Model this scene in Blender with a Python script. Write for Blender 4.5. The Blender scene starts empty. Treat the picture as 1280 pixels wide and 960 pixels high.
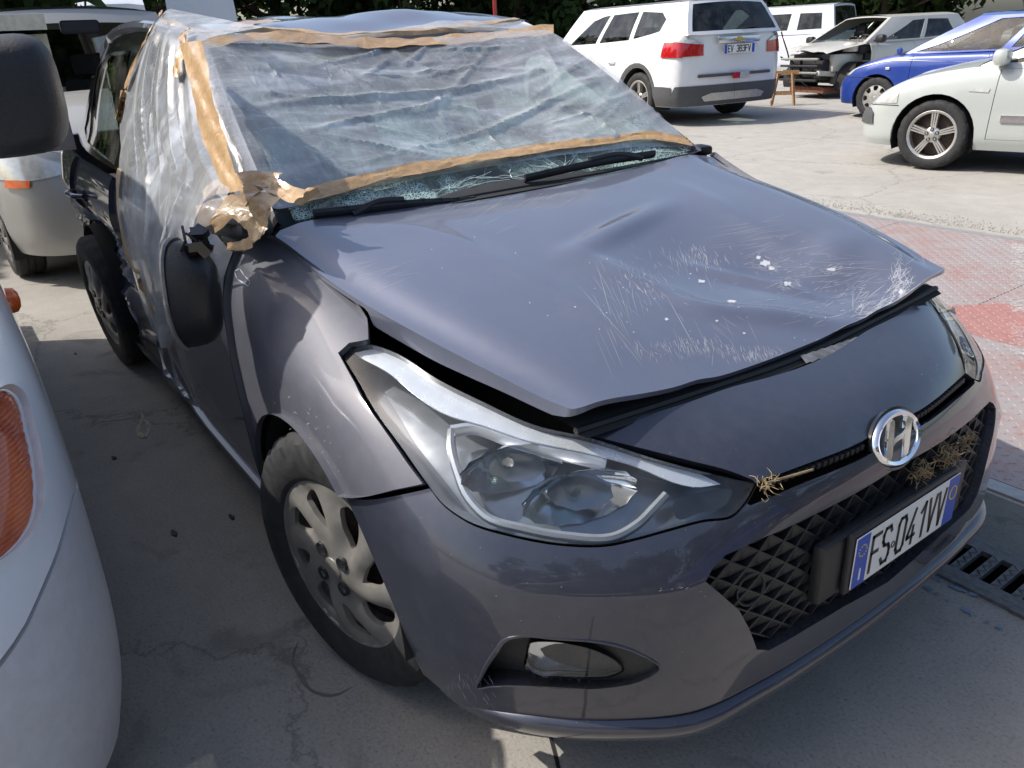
import bpy, bmesh, math, random
import numpy as np
from mathutils import Vector, Matrix
from mathutils.geometry import delaunay_2d_cdt
from mathutils.bvhtree import BVHTree

# ------------------------------------------------------------------ camera, sky, sun, exposure
# Units are metres; x runs along the grey car towards its nose, y to its left, z up.
scene = bpy.context.scene
COL = scene.collection
CAM = np.array([0.6134, -1.3221, 1.3552])
YAW, PITCH, ROLL, FOC = 2.5328, -0.4180, -0.0493, 975.1
def cam_axes():
    cy, sy, cp, sp = math.cos(YAW), math.sin(YAW), math.cos(PITCH), math.sin(PITCH)
    fwd = np.array([cy*cp, sy*cp, sp]); right = np.array([sy, -cy, 0.]); up = np.cross(right, fwd)
    cr, sr = math.cos(ROLL), math.sin(ROLL)
    return cr*right + sr*up, -sr*right + cr*up, fwd
AR, AU, AF = cam_axes()
cd = bpy.data.cameras.new('camera'); cam = bpy.data.objects.new('camera', cd); COL.objects.link(cam)
cd.sensor_width = 36.; cd.lens = FOC/1280*36.; cd.clip_start = .02; cd.clip_end = 500.
m = Matrix.Identity(4)
for i, a in enumerate((AR, AU, -AF)):
    for k in range(3): m[k][i] = a[k]
for k in range(3): m[k][3] = CAM[k]
cam.matrix_world = m
scene.camera = cam

SUN_DIR = Vector((-.44, -.55, .74)).normalized()          # towards the sun
world = bpy.data.worlds.new('World'); scene.world = world; world.use_nodes = True
wn = world.node_tree.nodes; bg = wn['Background']
sky = wn.new('ShaderNodeTexSky'); sky.sky_type = 'NISHITA'; sky.sun_disc = False
sky.sun_elevation = math.asin(SUN_DIR.z); sky.sun_rotation = math.atan2(SUN_DIR.x, SUN_DIR.y)
sky.air_density = 1.0; sky.dust_density = 3.0; sky.ozone_density = 1.0
world.node_tree.links.new(sky.outputs[0], bg.inputs[0]); bg.inputs[1].default_value = .15
sd = bpy.data.lights.new('sun', 'SUN'); sd.energy = 3.9; sd.angle = math.radians(.53); sd.color = (1, .955, .88)
sun = bpy.data.objects.new('sun', sd); COL.objects.link(sun); sun.rotation_euler = SUN_DIR.to_track_quat('Z', 'Y').to_euler()
scene.view_settings.view_transform = 'Standard'; scene.view_settings.look = 'None'
scene.view_settings.exposure = .48; scene.view_settings.gamma = 1.
scene.view_settings.use_curve_mapping = False
scene.render.engine = 'CYCLES'
scene.cycles.max_bounces = 10; scene.cycles.transparent_max_bounces = 24
scene.render.resolution_x = 1024; scene.render.resolution_y = 768

random.seed(7); rng = np.random.default_rng(7)
# ------------------------------------------------------------------ helpers: objects
def obj(name, verts, faces, mat, parent=None, smooth=False, normals=None, mats=None, fm=None):
    me = bpy.data.meshes.new(name)
    me.from_pydata([tuple(map(float, v)) for v in verts], [], [tuple(map(int, f)) for f in faces])
    for mm in (mats or [mat]): me.materials.append(mm)
    if fm is not None: me.polygons.foreach_set('material_index', list(fm))
    if smooth: me.polygons.foreach_set('use_smooth', [True]*len(me.polygons))
    me.update()
    if normals is not None:
        try: me.normals_split_custom_set_from_vertices([tuple(n) for n in normals])
        except Exception: pass
    o = bpy.data.objects.new(name, me); COL.objects.link(o)
    if parent is not None:
        o.parent = parent
    return o
def thing(name, label, cat, loc=(0, 0, 0), rz=0., group=None):
    o = bpy.data.objects.new(name, None); COL.objects.link(o); o.empty_display_size = .1
    o.location = loc; o.rotation_euler = (0, 0, rz); return tag(o, label, cat, group)
def tag(o, label=None, cat=None, group=None, kind=None):
    if label: o['label'] = label
    if cat: o['category'] = cat
    if group: o['group'] = group
    if kind: o['kind'] = kind
    return o
class MB:                                           # collects shapes into one mesh
    def __init__(s): s.v = []; s.f = []
    def add(s, v, f):
        b = len(s.v); s.v += [tuple(map(float, p)) for p in v]; s.f += [tuple(int(i)+b for i in q) for q in f]; return s
    def box(s, c, d, rot=None, bev=0.):
        c = np.array(c, float); d = np.array(d, float)/2
        if bev <= 0:
            P = np.array([[x, y, z] for x in (-1, 1) for y in (-1, 1) for z in (-1, 1)], float)*d
            F = [(0, 1, 3, 2), (4, 6, 7, 5), (0, 4, 5, 1), (2, 3, 7, 6), (0, 2, 6, 4), (1, 5, 7, 3)]
        else:
            bm = bmesh.new(); bmesh.ops.create_cube(bm, size=1.)
            for v in bm.verts: v.co = Vector((v.co.x*2*d[0], v.co.y*2*d[1], v.co.z*2*d[2]))
            bmesh.ops.bevel(bm, geom=list(bm.edges), offset=bev, segments=2, profile=.5, affect='EDGES')
            bm.verts.index_update(); P = np.array([v.co[:] for v in bm.verts]); F = [[v.index for v in f.verts] for f in bm.faces]; bm.free()
        if rot is not None: P = P @ np.array(rot).T
        return s.add(P+c, F)
    def tube(s, pts, r, n=8, cap=True, flat=1.):
        pts = np.array(pts, float); k = len(pts); r = np.broadcast_to(np.array(r, float), (k,))
        V = []; up = None
        for i in range(k):
            t = pts[min(i+1, k-1)]-pts[max(i-1, 0)]; t /= np.linalg.norm(t)+1e-12
            if up is None: up = np.array([0, 0, 1.]) if abs(t[2]) < .9 else np.array([1., 0, 0])
            a = np.cross(t, up); a /= np.linalg.norm(a)+1e-12; b = np.cross(a, t); up = b
            for j in range(n):
                q = 2*math.pi*j/n; V.append(pts[i]+r[i]*(math.cos(q)*a+flat*math.sin(q)*b))
        F = [(i*n+j, i*n+(j+1) % n, (i+1)*n+(j+1) % n, (i+1)*n+j) for i in range(k-1) for j in range(n)]
        if cap: F += [tuple(range(n-1, -1, -1)), tuple((k-1)*n+j for j in range(n))]
        return s.add(V, F)
    def grid(s, G):                                 # G: rows x cols x 3
        G = np.array(G, float); a, b = G.shape[:2]
        return s.add(G.reshape(-1, 3), [(i*b+j, i*b+j+1, (i+1)*b+j+1, (i+1)*b+j) for i in range(a-1) for j in range(b-1)])
    def lathe(s, prof, n=32, M=None, closed=False):  # prof (r, h) about the y axis
        V = []; k = len(prof)
        for i in range(n):
            q = 2*math.pi*i/n
            for r, h in prof: V.append((r*math.cos(q), h, r*math.sin(q)))
        V = np.array(V)
        kk = k if closed else k-1
        F = [(i*k+j, i*k+(j+1) % k, ((i+1) % n)*k+(j+1) % k, ((i+1) % n)*k+j) for i in range(n) for j in range(kk)]
        if M is not None: V = V @ np.array(M)[:3, :3].T + np.array(M)[:3, 3]
        return s.add(V, F)
    def prism(s, poly, a, b, axis=1):               # polygon extruded along an axis
        n = len(poly); V = []
        for h in (a, b):
            for p, q in poly: V.append({0: (h, p, q), 1: (p, h, q), 2: (p, q, h)}[axis])
        F = [tuple(range(n)), tuple(range(2*n-1, n-1, -1))]+[(i, (i+1) % n, n+(i+1) % n, n+i) for i in range(n)]
        return s.add(V, F)
    def flipy(s):
        s.v = [(x, -y, z) for x, y, z in s.v]; s.f = [tuple(reversed(f)) for f in s.f]; return s
    def build(s, name, mat, parent=None, smooth=False, kind=None, recalc=True):
        o = obj(name, s.v, s.f, mat, parent, smooth)
        if recalc:
            bm = bmesh.new(); bm.from_mesh(o.data); bmesh.ops.recalc_face_normals(bm, faces=bm.faces); bm.to_mesh(o.data); bm.free()
        if smooth: o.data.set_sharp_from_angle(angle=math.radians(38))
        if kind: o['kind'] = kind
        return o
def rot_axis(axis, a):
    return np.array(Matrix.Rotation(a, 3, Vector(axis)))
def copy_tree(o, parent=None):
    c = o.copy(); COL.objects.link(c); c.parent = parent
    for ch in list(o.children): copy_tree(ch, c)
    return c
# ------------------------------------------------------------------ helpers: spline surfaces and panels cut from them
def spline_w(t, q):
    t = np.asarray(t, float); q = np.clip(np.asarray(q, float), t[0], t[-1]); n = len(t)
    T, h = tangents(t)
    k = np.clip(np.searchsorted(t, q, 'right')-1, 0, n-2); H = h[k]; s = (q-t[k])/H
    W = np.zeros((len(q), n)); r = np.arange(len(q))
    h00 = 2*s**3-3*s**2+1; h10 = s**3-2*s**2+s; h01 = -2*s**3+3*s**2; h11 = s**3-s**2
    W[r, k] += h00; W[r, k+1] += h01
    W += (h10*H)[:, None]*T[k]+(h11*H)[:, None]*T[k+1]
    return W
_tc = {}
def tangents(t):
    key = t.tobytes()
    if key in _tc: return _tc[key]
    n = len(t); T = np.zeros((n, n)); h = np.diff(t)
    T[0, 0], T[0, 1] = -1/h[0], 1/h[0]; T[-1, -2], T[-1, -1] = -1/h[-1], 1/h[-1]
    for i in range(1, n-1):
        a, b = h[i-1], h[i]; wa, wb = b/(a+b), a/(a+b)
        T[i, i-1] -= wa/a; T[i, i] += wa/a-wb/b; T[i, i+1] += wb/b
    _tc[key] = (T, h); return T, h
def spline(pts, n=60, closed=False):
    P = np.array(pts, float)
    if closed: P = np.vstack([P[-2:], P, P[:3]])
    t = np.concatenate([[0], np.cumsum(np.linalg.norm(np.diff(P, axis=0), axis=1)+1e-9)])
    a, b = (t[2], t[-3]) if closed else (t[0], t[-1])
    q = np.linspace(a, b, n+1 if closed else n)
    if closed: q = q[:-1]
    return spline_w(t, q) @ P
class Surf:
    """A smooth surface through a grid of points; its parameters run in metres."""
    def __init__(s, G, disp=None, res=.025, right=False):
        s.G = np.array(G, float)
        if right: s.G[..., 1] *= -1
        d = np.linalg.norm(np.diff(s.G, axis=1), axis=2).mean(0); s.tu = np.concatenate([[0], np.cumsum(d)])
        d = np.linalg.norm(np.diff(s.G, axis=0), axis=2).mean(1); s.tv = np.concatenate([[0], np.cumsum(d)])
        s.disp = disp; s.res = res; s.bvh = None
    def raw(s, u, v):
        return np.einsum('ki,ijc,kj->kc', spline_w(s.tv, v), s.G, spline_w(s.tu, u))
    def P(s, u, v):
        u = np.atleast_1d(np.asarray(u, float)); v = np.atleast_1d(np.asarray(v, float))
        p = s.raw(u, v)
        if s.disp is not None: p = s.disp(s, p, u, v)
        return p
    def N(s, u, v, e=.002):
        u = np.atleast_1d(np.asarray(u, float)); v = np.atleast_1d(np.asarray(v, float))
        u0, u1 = np.maximum(u-e, 0), np.minimum(u+e, s.tu[-1]); v0, v1 = np.maximum(v-e, 0), np.minimum(v+e, s.tv[-1])
        n = np.cross(s.P(u1, v)-s.P(u0, v), s.P(u, v1)-s.P(u, v0))
        return n/(np.linalg.norm(n, axis=1, keepdims=True)+1e-15)
    def rawN(s, u, v, e=.004):
        u0, u1 = np.maximum(u-e, 0), np.minimum(u+e, s.tu[-1]); v0, v1 = np.maximum(v-e, 0), np.minimum(v+e, s.tv[-1])
        n = np.cross(s.raw(u1, v)-s.raw(u0, v), s.raw(u, v1)-s.raw(u, v0))
        return n/(np.linalg.norm(n, axis=1, keepdims=True)+1e-15)
    def tess(s):
        if s.bvh is None:
            nu = max(3, int(s.tu[-1]/s.res)); nv = max(3, int(s.tv[-1]/s.res))
            s.qu = np.linspace(0, s.tu[-1], nu); s.qv = np.linspace(0, s.tv[-1], nv)
            U, V = np.meshgrid(s.qu, s.qv); p = s.P(U.ravel(), V.ravel())
            F = [(i*nu+j, i*nu+j+1, (i+1)*nu+j+1, (i+1)*nu+j) for i in range(nv-1) for j in range(nu-1)]
            s.nu = nu; s.tp = p.reshape(nv, nu, 3); s.bvh = BVHTree.FromPolygons([tuple(x) for x in p], F)
        return s.bvh
    def hit(s, o, d):
        o = np.asarray(o, float); d = np.asarray(d, float)
        r = s.tess().ray_cast(Vector(o), Vector(d))
        if r[0] is None:                            # nearest point to the ray, so traced outlines never break
            best = None
            for t in np.linspace(.2, 6, 200):
                q = s.bvh.find_nearest(Vector(o+t*d/np.linalg.norm(d)))
                if best is None or q[3] < best[3]: best = q
            r = best
        k = r[2]; i, j = divmod(k, s.nu-1); loc = np.array(r[0]); T = s.tp
        q00, q01, q10, q11 = T[i, j], T[i, j+1], T[i+1, j], T[i+1, j+1]; a, b = .5, .5
        for _ in range(3):
            p = q00*(1-a)*(1-b)+q01*a*(1-b)+q10*(1-a)*b+q11*a*b
            pu = (q01-q00)*(1-b)+(q11-q10)*b; pv = (q10-q00)*(1-a)+(q11-q01)*a; e = loc-p
            A, B, D = pu@pu, pu@pv, pv@pv; det = A*D-B*B+1e-18; x, y = pu@e, pv@e
            a += (D*x-B*y)/det; b += (A*y-B*x)/det
        a, b = min(max(a, 0), 1), min(max(b, 0), 1)
        return float(s.qu[j]+a*(s.qu[j+1]-s.qu[j])), float(s.qv[i]+b*(s.qv[i+1]-s.qv[i]))
    def px(s, x, y):                                # where the line of sight through a photo point meets the surface
        return s.hit(CAM, AF+AR*((x-640)/FOC)+AU*((480-y)/FOC))
    def trace(s, pts): return [s.px(*p[:2]) for p in pts]
def at(px, py, x=None, y=None, z=None):
    d = AF+AR*((px-640)/FOC)+AU*((480-py)/FOC)
    t = (x-CAM[0])/d[0] if x is not None else (y-CAM[1])/d[1] if y is not None else (z-CAM[2])/d[2]
    return CAM+t*d
def inside(poly, q):
    poly = np.asarray(poly); x, y = q[:, 0], q[:, 1]; r = np.zeros(len(q), bool)
    x0, y0 = poly[:, 0], poly[:, 1]; x1, y1 = np.roll(x0, -1), np.roll(y0, -1)
    for a, b, c, d in zip(x0, y0, x1, y1):
        if b == d: continue
        k = ((b > y) != (d > y)) & (x < (c-a)*(y-b)/(d-b)+a); r ^= k
    return r
def resample(loop, step):
    out = []; L = np.asarray(loop, float)
    for a, b in zip(L, np.roll(L, -1, axis=0)):
        n = max(1, int(math.ceil(np.linalg.norm(b-a)/step)))
        for i in range(n): out.append(a+(b-a)*i/n)
    return np.array(out)
def seg_dist(q, loop):
    d = np.full(len(q), 1e9); L = np.asarray(loop)
    for a, b in zip(L, np.roll(L, -1, axis=0)):
        ab = b-a; t = np.clip(((q-a)@ab)/(ab@ab+1e-15), 0, 1); d = np.minimum(d, np.linalg.norm(q-(a+t[:, None]*ab), axis=1))
    return d
def cdt(loop, holes=(), res=.03):
    loops = [resample(l, res*.8) for l in [loop, *holes]]
    V = [tuple(p) for l in loops for p in l]; E = []; b = 0
    for l in loops:
        n = len(l); E += [(b+i, b+(i+1) % n) for i in range(n)]; b += n
    mn, mx = loops[0].min(0), loops[0].max(0)
    gx, gy = np.meshgrid(np.arange(mn[0], mx[0], res), np.arange(mn[1], mx[1], res*.87))
    gx[1::2] += res/2; q = np.stack([gx.ravel(), gy.ravel()], 1)
    if len(q):
        k = inside(loops[0], q)
        for h in loops[1:]: k &= ~inside(h, q)
        q = q[k]
        for l in loops:
            if len(q): q = q[seg_dist(q, l) > res*.45]
        V += [tuple(p) for p in q]
    r = delaunay_2d_cdt([Vector(p) for p in V], E, [], 0, 1e-7)
    ov = np.array([p[:] for p in r[0]]); F = np.array([f for f in r[2] if len(f) == 3])
    c = ov[F].mean(1); k = inside(loops[0], c)
    for h in loops[1:]: k &= ~inside(h, c)
    F = F[k]; used = np.unique(F); mp = -np.ones(len(ov), int); mp[used] = np.arange(len(used))
    ov = ov[used]; F = mp[F]
    a = ov[F[:, 1]]-ov[F[:, 0]]; b2 = ov[F[:, 2]]-ov[F[:, 0]]
    neg = a[:, 0]*b2[:, 1]-a[:, 1]*b2[:, 0] < 0; F[neg] = F[neg][:, ::-1]
    return ov, F
def boundary(F):
    cnt = {}
    for f in F:
        for i in range(3): cnt[(f[i], f[(i+1) % 3])] = 1
    return [e for e in cnt if (e[1], e[0]) not in cnt]
def panel(name, surf, loop, mat, parent, holes=(), res=.03, thick=.012, off=0., out=1, mirror=False, extra=None, hem=.0):
    """Cut a panel out of a surface: skin with the surface's own normals plus a returned edge all round."""
    uv, F = cdt(np.array(loop), [np.array(h) for h in holes], res)
    P = surf.P(uv[:, 0], uv[:, 1]); N = surf.N(uv[:, 0], uv[:, 1])*out
    if out < 0: F = F[:, ::-1]
    P = P+N*off
    if extra is not None: P = extra(P, N, uv)
    V = list(P); NN = list(N); faces = [tuple(f) for f in F]
    if thick:
        B = boundary(F); ids = sorted({i for e in B for i in e}); k = {}
        nb = {i: np.zeros(3) for i in ids}
        for a, b in B:
            t = P[b]-P[a]
            for i in (a, b): nb[i] += np.cross(t, N[i])
        for i in ids:
            e = nb[i]/(np.linalg.norm(nb[i])+1e-12)
            k[i] = (len(V), len(V)+1); V += [P[i], P[i]-N[i]*(thick(P[i]) if callable(thick) else thick)-e*hem]; NN += [e, e]
        faces += [(k[b][0], k[a][0], k[a][1], k[b][1]) for a, b in B]
    V = np.array(V); NN = np.array(NN)
    if mirror: V[:, 1] *= -1; NN[:, 1] *= -1; faces = [tuple(reversed(f)) for f in faces]
    return obj(name, V, faces, mat, parent, True, NN)
def ribbon(name, surf, pts_uv, width, mat, parent, off=.002, wob=0., res=.012, thick=.0015, seed=0, crumple=0.):
    """A strip laid along a line on a surface (tape, seals, scratches)."""
    L = spline(pts_uv, max(4, int(np.linalg.norm(np.diff(np.array(pts_uv), axis=0), axis=1).sum()/res)))
    n = len(L); t = np.gradient(L, axis=0); t /= np.linalg.norm(t, axis=1, keepdims=True)+1e-12
    nn = np.stack([-t[:, 1], t[:, 0]], 1); r = np.random.default_rng(seed)
    m_ = 7 if width > .02 else 3
    w = width*(1+wob*np.interp(np.arange(n), np.linspace(0, n, 12), r.uniform(-1, 1, 12)))
    lift = np.stack([np.interp(np.arange(n), np.linspace(0, n, max(4, n//3)), r.uniform(0, 1, max(4, n//3))) for _ in range(m_)], 1)
    G = []; NR = []
    for j in range(m_):
        q = L+nn*(w*(j/(m_-1)-.5))[:, None]
        p = surf.P(q[:, 0], q[:, 1]); no = surf.N(q[:, 0], q[:, 1])
        sgn = np.sign((no*(CAM-p)).sum(1)); sgn = 1 if np.median(sgn) > 0 else -1
        G.append(p+sgn*no*(off+crumple*lift[:, j])[:, None])
    b = MB().grid(np.array(G)); return b.build(name, mat, parent, True)
_fb = {}
def fbm(P, sc, seed=0, oct_=3):
    """cheap smooth noise from sums of sines"""
    key = (seed, oct_, P.shape[1])
    if key not in _fb:
        r = np.random.default_rng(seed); D, A, PH = [], [], []
        for k in range(oct_):
            for _ in range(4):
                d = r.normal(size=P.shape[1]); d /= np.linalg.norm(d)+1e-9
                D.append(d*(2**k)*r.uniform(.7, 1.4)); A.append(.5**k/4); PH.append(r.uniform(0, 6.28))
        _fb[key] = (np.array(D).T, np.array(A), np.array(PH))
    D, A, PH = _fb[key]
    return np.sin(P@D*sc+PH)@A
# ------------------------------------------------------------------ materials
def nt(name):
    mt = bpy.data.materials.new(name); mt.use_nodes = True
    n = mt.node_tree.nodes; return mt, n, mt.node_tree.links, n['Principled BSDF']
def setp(b, **k):
    for a, v in k.items():
        b.inputs[a.replace('_', ' ')].default_value = v
def noise(n, l, scale, detail=4., rough=.55, coord='Object', dist=0., mapping=None):
    tc = n.new('ShaderNodeTexCoord'); t = n.new('ShaderNodeTexNoise'); t.inputs['Scale'].default_value = scale
    t.inputs['Detail'].default_value = detail; t.inputs['Roughness'].default_value = rough; t.inputs['Distortion'].default_value = dist
    if mapping:
        mp = n.new('ShaderNodeMapping'); mp.inputs['Scale'].default_value = mapping[0]
        if len(mapping) > 1: mp.inputs['Rotation'].default_value = mapping[1]
        l.new(tc.outputs[coord], mp.inputs['Vector']); l.new(mp.outputs[0], t.inputs['Vector'])
    else: l.new(tc.outputs[coord], t.inputs['Vector'])
    return t
def ramp(n, l, src, stops):
    r = n.new('ShaderNodeValToRGB'); e = r.color_ramp.elements
    while len(e) < len(stops): e.new(.5)
    for q, (p, c) in zip(e, stops): q.position = p; q.color = (*c, 1) if len(c) == 3 else c
    l.new(src, r.inputs[0]); return r
def mixc(n, l, fac, a, b):
    x = n.new('ShaderNodeMix'); x.data_type = 'RGBA'
    for s, i in ((fac, 0), (a, 6), (b, 7)):
        if isinstance(s, (int, float)): x.inputs[i].default_value = s
        elif isinstance(s, tuple): x.inputs[i].default_value = (*s, 1)
        else: l.new(s, x.inputs[i])
    return x.outputs[2]
def bump(n, l, src, strength, dist, b):
    u = n.new('ShaderNodeBump'); u.inputs['Strength'].default_value = strength; u.inputs['Distance'].default_value = dist
    l.new(src, u.inputs['Height']); l.new(u.outputs[0], b.inputs['Normal']); return u
def plain(name, c, rough=.5, metal=0., coat=0., var=.12, nscale=30., bmp=0., spec=.5):
    mt, n, l, b = nt(name); setp(b, Roughness=rough, Metallic=metal, Coat_Weight=coat, Coat_Roughness=.05)
    b.inputs['Specular IOR Level'].default_value = spec
    t = noise(n, l, nscale); d = tuple(x*(1-var) for x in c); e = tuple(min(1, x*(1+var)) for x in c)
    r = ramp(n, l, t.outputs['Fac'], [(.3, d), (.7, e)]); l.new(r.outputs[0], b.inputs['Base Color'])
    rr = n.new('ShaderNodeMapRange'); rr.inputs[3].default_value = max(0, rough-.08); rr.inputs[4].default_value = min(1, rough+.1)
    l.new(t.outputs['Fac'], rr.inputs[0]); l.new(rr.outputs[0], b.inputs['Roughness'])
    if bmp: bump(n, l, t.outputs['Fac'], bmp, .004, b)
    return mt
def paint(name, c, metal=.0, rough=.35, coat=1., dust=.15, dustc=(.34, .31, .26), flake=0., specks=0., coat_r=.04):
    """car paint: flake base, clear coat, uneven film of dust and fine specks"""
    mt, n, l, b = nt(name); setp(b, Metallic=metal, Coat_Weight=coat, Coat_Roughness=coat_r)
    t = noise(n, l, 3.2, 8., .62); t2 = noise(n, l, 34., 6., .7)
    mul = n.new('ShaderNodeMath'); mul.operation = 'MULTIPLY'; l.new(t.outputs['Fac'], mul.inputs[0]); l.new(t2.outputs['Fac'], mul.inputs[1])
    f = ramp(n, l, mul.outputs[0], [(.16, (0, 0, 0)), (.42, (dust,)*3)])
    col = mixc(n, l, f.outputs[0], tuple(c), dustc)
    if specks:
        vo = n.new('ShaderNodeTexVoronoi'); vo.inputs['Scale'].default_value = 55.; tc = n.new('ShaderNodeTexCoord'); l.new(tc.outputs['Object'], vo.inputs['Vector'])
        big = noise(n, l, 6., 2.)
        th = n.new('ShaderNodeMath'); th.operation = 'MULTIPLY_ADD'; th.inputs[1].default_value = .16; th.inputs[2].default_value = -.045; l.new(big.outputs['Fac'], th.inputs[0])
        ls = n.new('ShaderNodeMath'); ls.operation = 'LESS_THAN'; l.new(vo.outputs['Distance'], ls.inputs[0]); l.new(th.outputs[0], ls.inputs[1])
        ms = n.new('ShaderNodeMath'); ms.operation = 'MULTIPLY'; ms.inputs[1].default_value = specks; l.new(ls.outputs[0], ms.inputs[0])
        col = mixc(n, l, ms.outputs[0], col, (.45, .44, .42))
    l.new(col, b.inputs['Base Color'])
    rr = n.new('ShaderNodeMapRange'); rr.inputs[3].default_value = rough; rr.inputs[4].default_value = min(1, rough+.3); l.new(f.outputs[0], rr.inputs[0]); l.new(rr.outputs[0], b.inputs['Roughness'])
    r3 = n.new('ShaderNodeMapRange'); r3.inputs[3].default_value = coat; r3.inputs[4].default_value = coat*.7; l.new(f.outputs[0], r3.inputs[0]); l.new(r3.outputs[0], b.inputs['Coat Weight'])
    if flake:
        fl = n.new('ShaderNodeTexNoise'); fl.inputs['Scale'].default_value = 900.; fl.inputs['Detail'].default_value = 1.
        tc2 = n.new('ShaderNodeTexCoord'); l.new(tc2.outputs['Object'], fl.inputs['Vector'])
        bump(n, l, fl.outputs['Fac'], flake, .0006, b)
    return mt
def fresnel(n, l, ior):
    """reflectance of a thin pane, the same from both of its faces"""
    fr = n.new('ShaderNodeFresnel'); ge = n.new('ShaderNodeNewGeometry'); mr = n.new('ShaderNodeMapRange'); mr.inputs[3].default_value = ior; mr.inputs[4].default_value = 1/ior
    l.new(ge.outputs['Backfacing'], mr.inputs[0]); l.new(mr.outputs[0], fr.inputs[0]); return fr
def glassy(name, tint, refl=1., rough=.0, dirt=.06, ior=1.5):
    mt, n, l, b = nt(name); n.remove(b); out = n['Material Output']
    tr = n.new('ShaderNodeBsdfTransparent'); tr.inputs[0].default_value = (*tint, 1)
    gl = n.new('ShaderNodeBsdfGlossy'); gl.inputs['Roughness'].default_value = rough; gl.inputs[0].default_value = (refl, refl, refl, 1)
    fr = fresnel(n, l, ior)
    m1 = n.new('ShaderNodeMixShader'); l.new(fr.outputs[0], m1.inputs[0]); l.new(tr.outputs[0], m1.inputs[1]); l.new(gl.outputs[0], m1.inputs[2])
    df = n.new('ShaderNodeBsdfDiffuse'); df.inputs[0].default_value = (.45, .44, .4, 1)
    t = noise(n, l, 7., 6.); r = ramp(n, l, t.outputs['Fac'], [(.4, (0, 0, 0)), (.75, (dirt*2,)*3)])
    m2 = n.new('ShaderNodeMixShader'); l.new(r.outputs[0], m2.inputs[0]); l.new(m1.outputs[0], m2.inputs[1]); l.new(df.outputs[0], m2.inputs[2])
    l.new(m2.outputs[0], out.inputs[0]); return mt
def emit_free_white(name, c): return plain(name, c, .4)

M = {}
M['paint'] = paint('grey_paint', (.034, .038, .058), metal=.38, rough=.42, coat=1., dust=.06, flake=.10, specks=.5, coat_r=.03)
M['hood'] = paint('grey_paint_skylit', (.150, .164, .222), metal=.42, rough=.45, coat=1., dust=.12, dustc=(.30, .29, .28), flake=.10, specks=.45, coat_r=.05)  # same grey paint, lightened and blued to hold sky reflection and sun
M['wing'] = paint('grey_paint_lit_dusty', (.084, .087, .110), metal=.28, rough=.56, coat=.45, dust=.10, flake=.10, specks=.5, coat_r=.08)  # same grey paint with the sunlit tone in its base, plus slight dust
M['under'] = plain('dark_underside', (.012, .012, .013), .8)
M['blackp'] = plain('black_plastic', (.018, .018, .020), .48, bmp=.15, nscale=120., var=.35)
M['gloss'] = plain('gloss_black', (.008, .008, .009), .12, coat=.6)
M['rubber'] = plain('black_rubber', (.014, .014, .015), .72, nscale=60., var=.4)
M['seal'] = plain('rubber_seal', (.010, .010, .011), .55)
M['chrome'] = plain('chrome', (.82, .83, .85), .06, 1., var=.05)
M['chromed'] = plain('dull_chrome', (.62, .62, .63), .22, 1., var=.1)
M['reflect'] = plain('reflector', (.72, .73, .75), .10, 1., var=.08)
M['lens'] = glassy('clear_lens', (.93, .95, .96), 1., .01, .03)
M['glass'] = glassy('car_glass', (.42, .50, .48), 1., .0, .05)
M['glassd'] = glassy('dark_glass', (.10, .12, .12), 1., .0, .05)
M['glassc'] = glassy('clear_car_glass', (.72, .80, .78), 1., .0, .05)
M['interior'] = plain('interior_dark', (.022, .023, .026), .8)
M['seat'] = plain('seat_fabric', (.035, .036, .04), .9, var=.3, nscale=80.)
M['beige'] = plain('beige_cloth', (.70, .64, .50), .9)
M['white'] = plain('plate_white', (.74, .74, .71), .35, var=.05)
M['blue'] = plain('plate_blue', (.02, .07, .42), .35, var=.08)
M['ink'] = plain('plate_ink', (.012, .012, .014), .4)
M['yellow'] = plain('plate_yellow', (.75, .55, .05), .4)
M['orange'] = plain('amber_lens', (.72, .13, .015), .12, coat=.8, var=.2, nscale=14.)
M['red'] = plain('red_lens', (.42, .012, .015), .1, coat=.8, var=.25)
M['redp'] = plain('red_paint', (.30, .03, .025), .35, coat=.5)
M['rust'] = plain('rusty_steel', (.16, .06, .035), .8, var=.5, nscale=18., bmp=.3)
M['steel'] = plain('bare_steel', (.28, .27, .26), .5, .6, var=.3)
M['alum'] = plain('alloy', (.50, .49, .46), .36, .75, var=.12, nscale=20.)
M['cover'] = plain('wheel_cover', (.30, .285, .26), .38, .55, var=.22, nscale=14.)
M['disc'] = plain('rusty_hub', (.05, .035, .028), .75, .2, var=.5)
M['lav'] = plain('lavender', (.3, .3, .33), .4)
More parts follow.
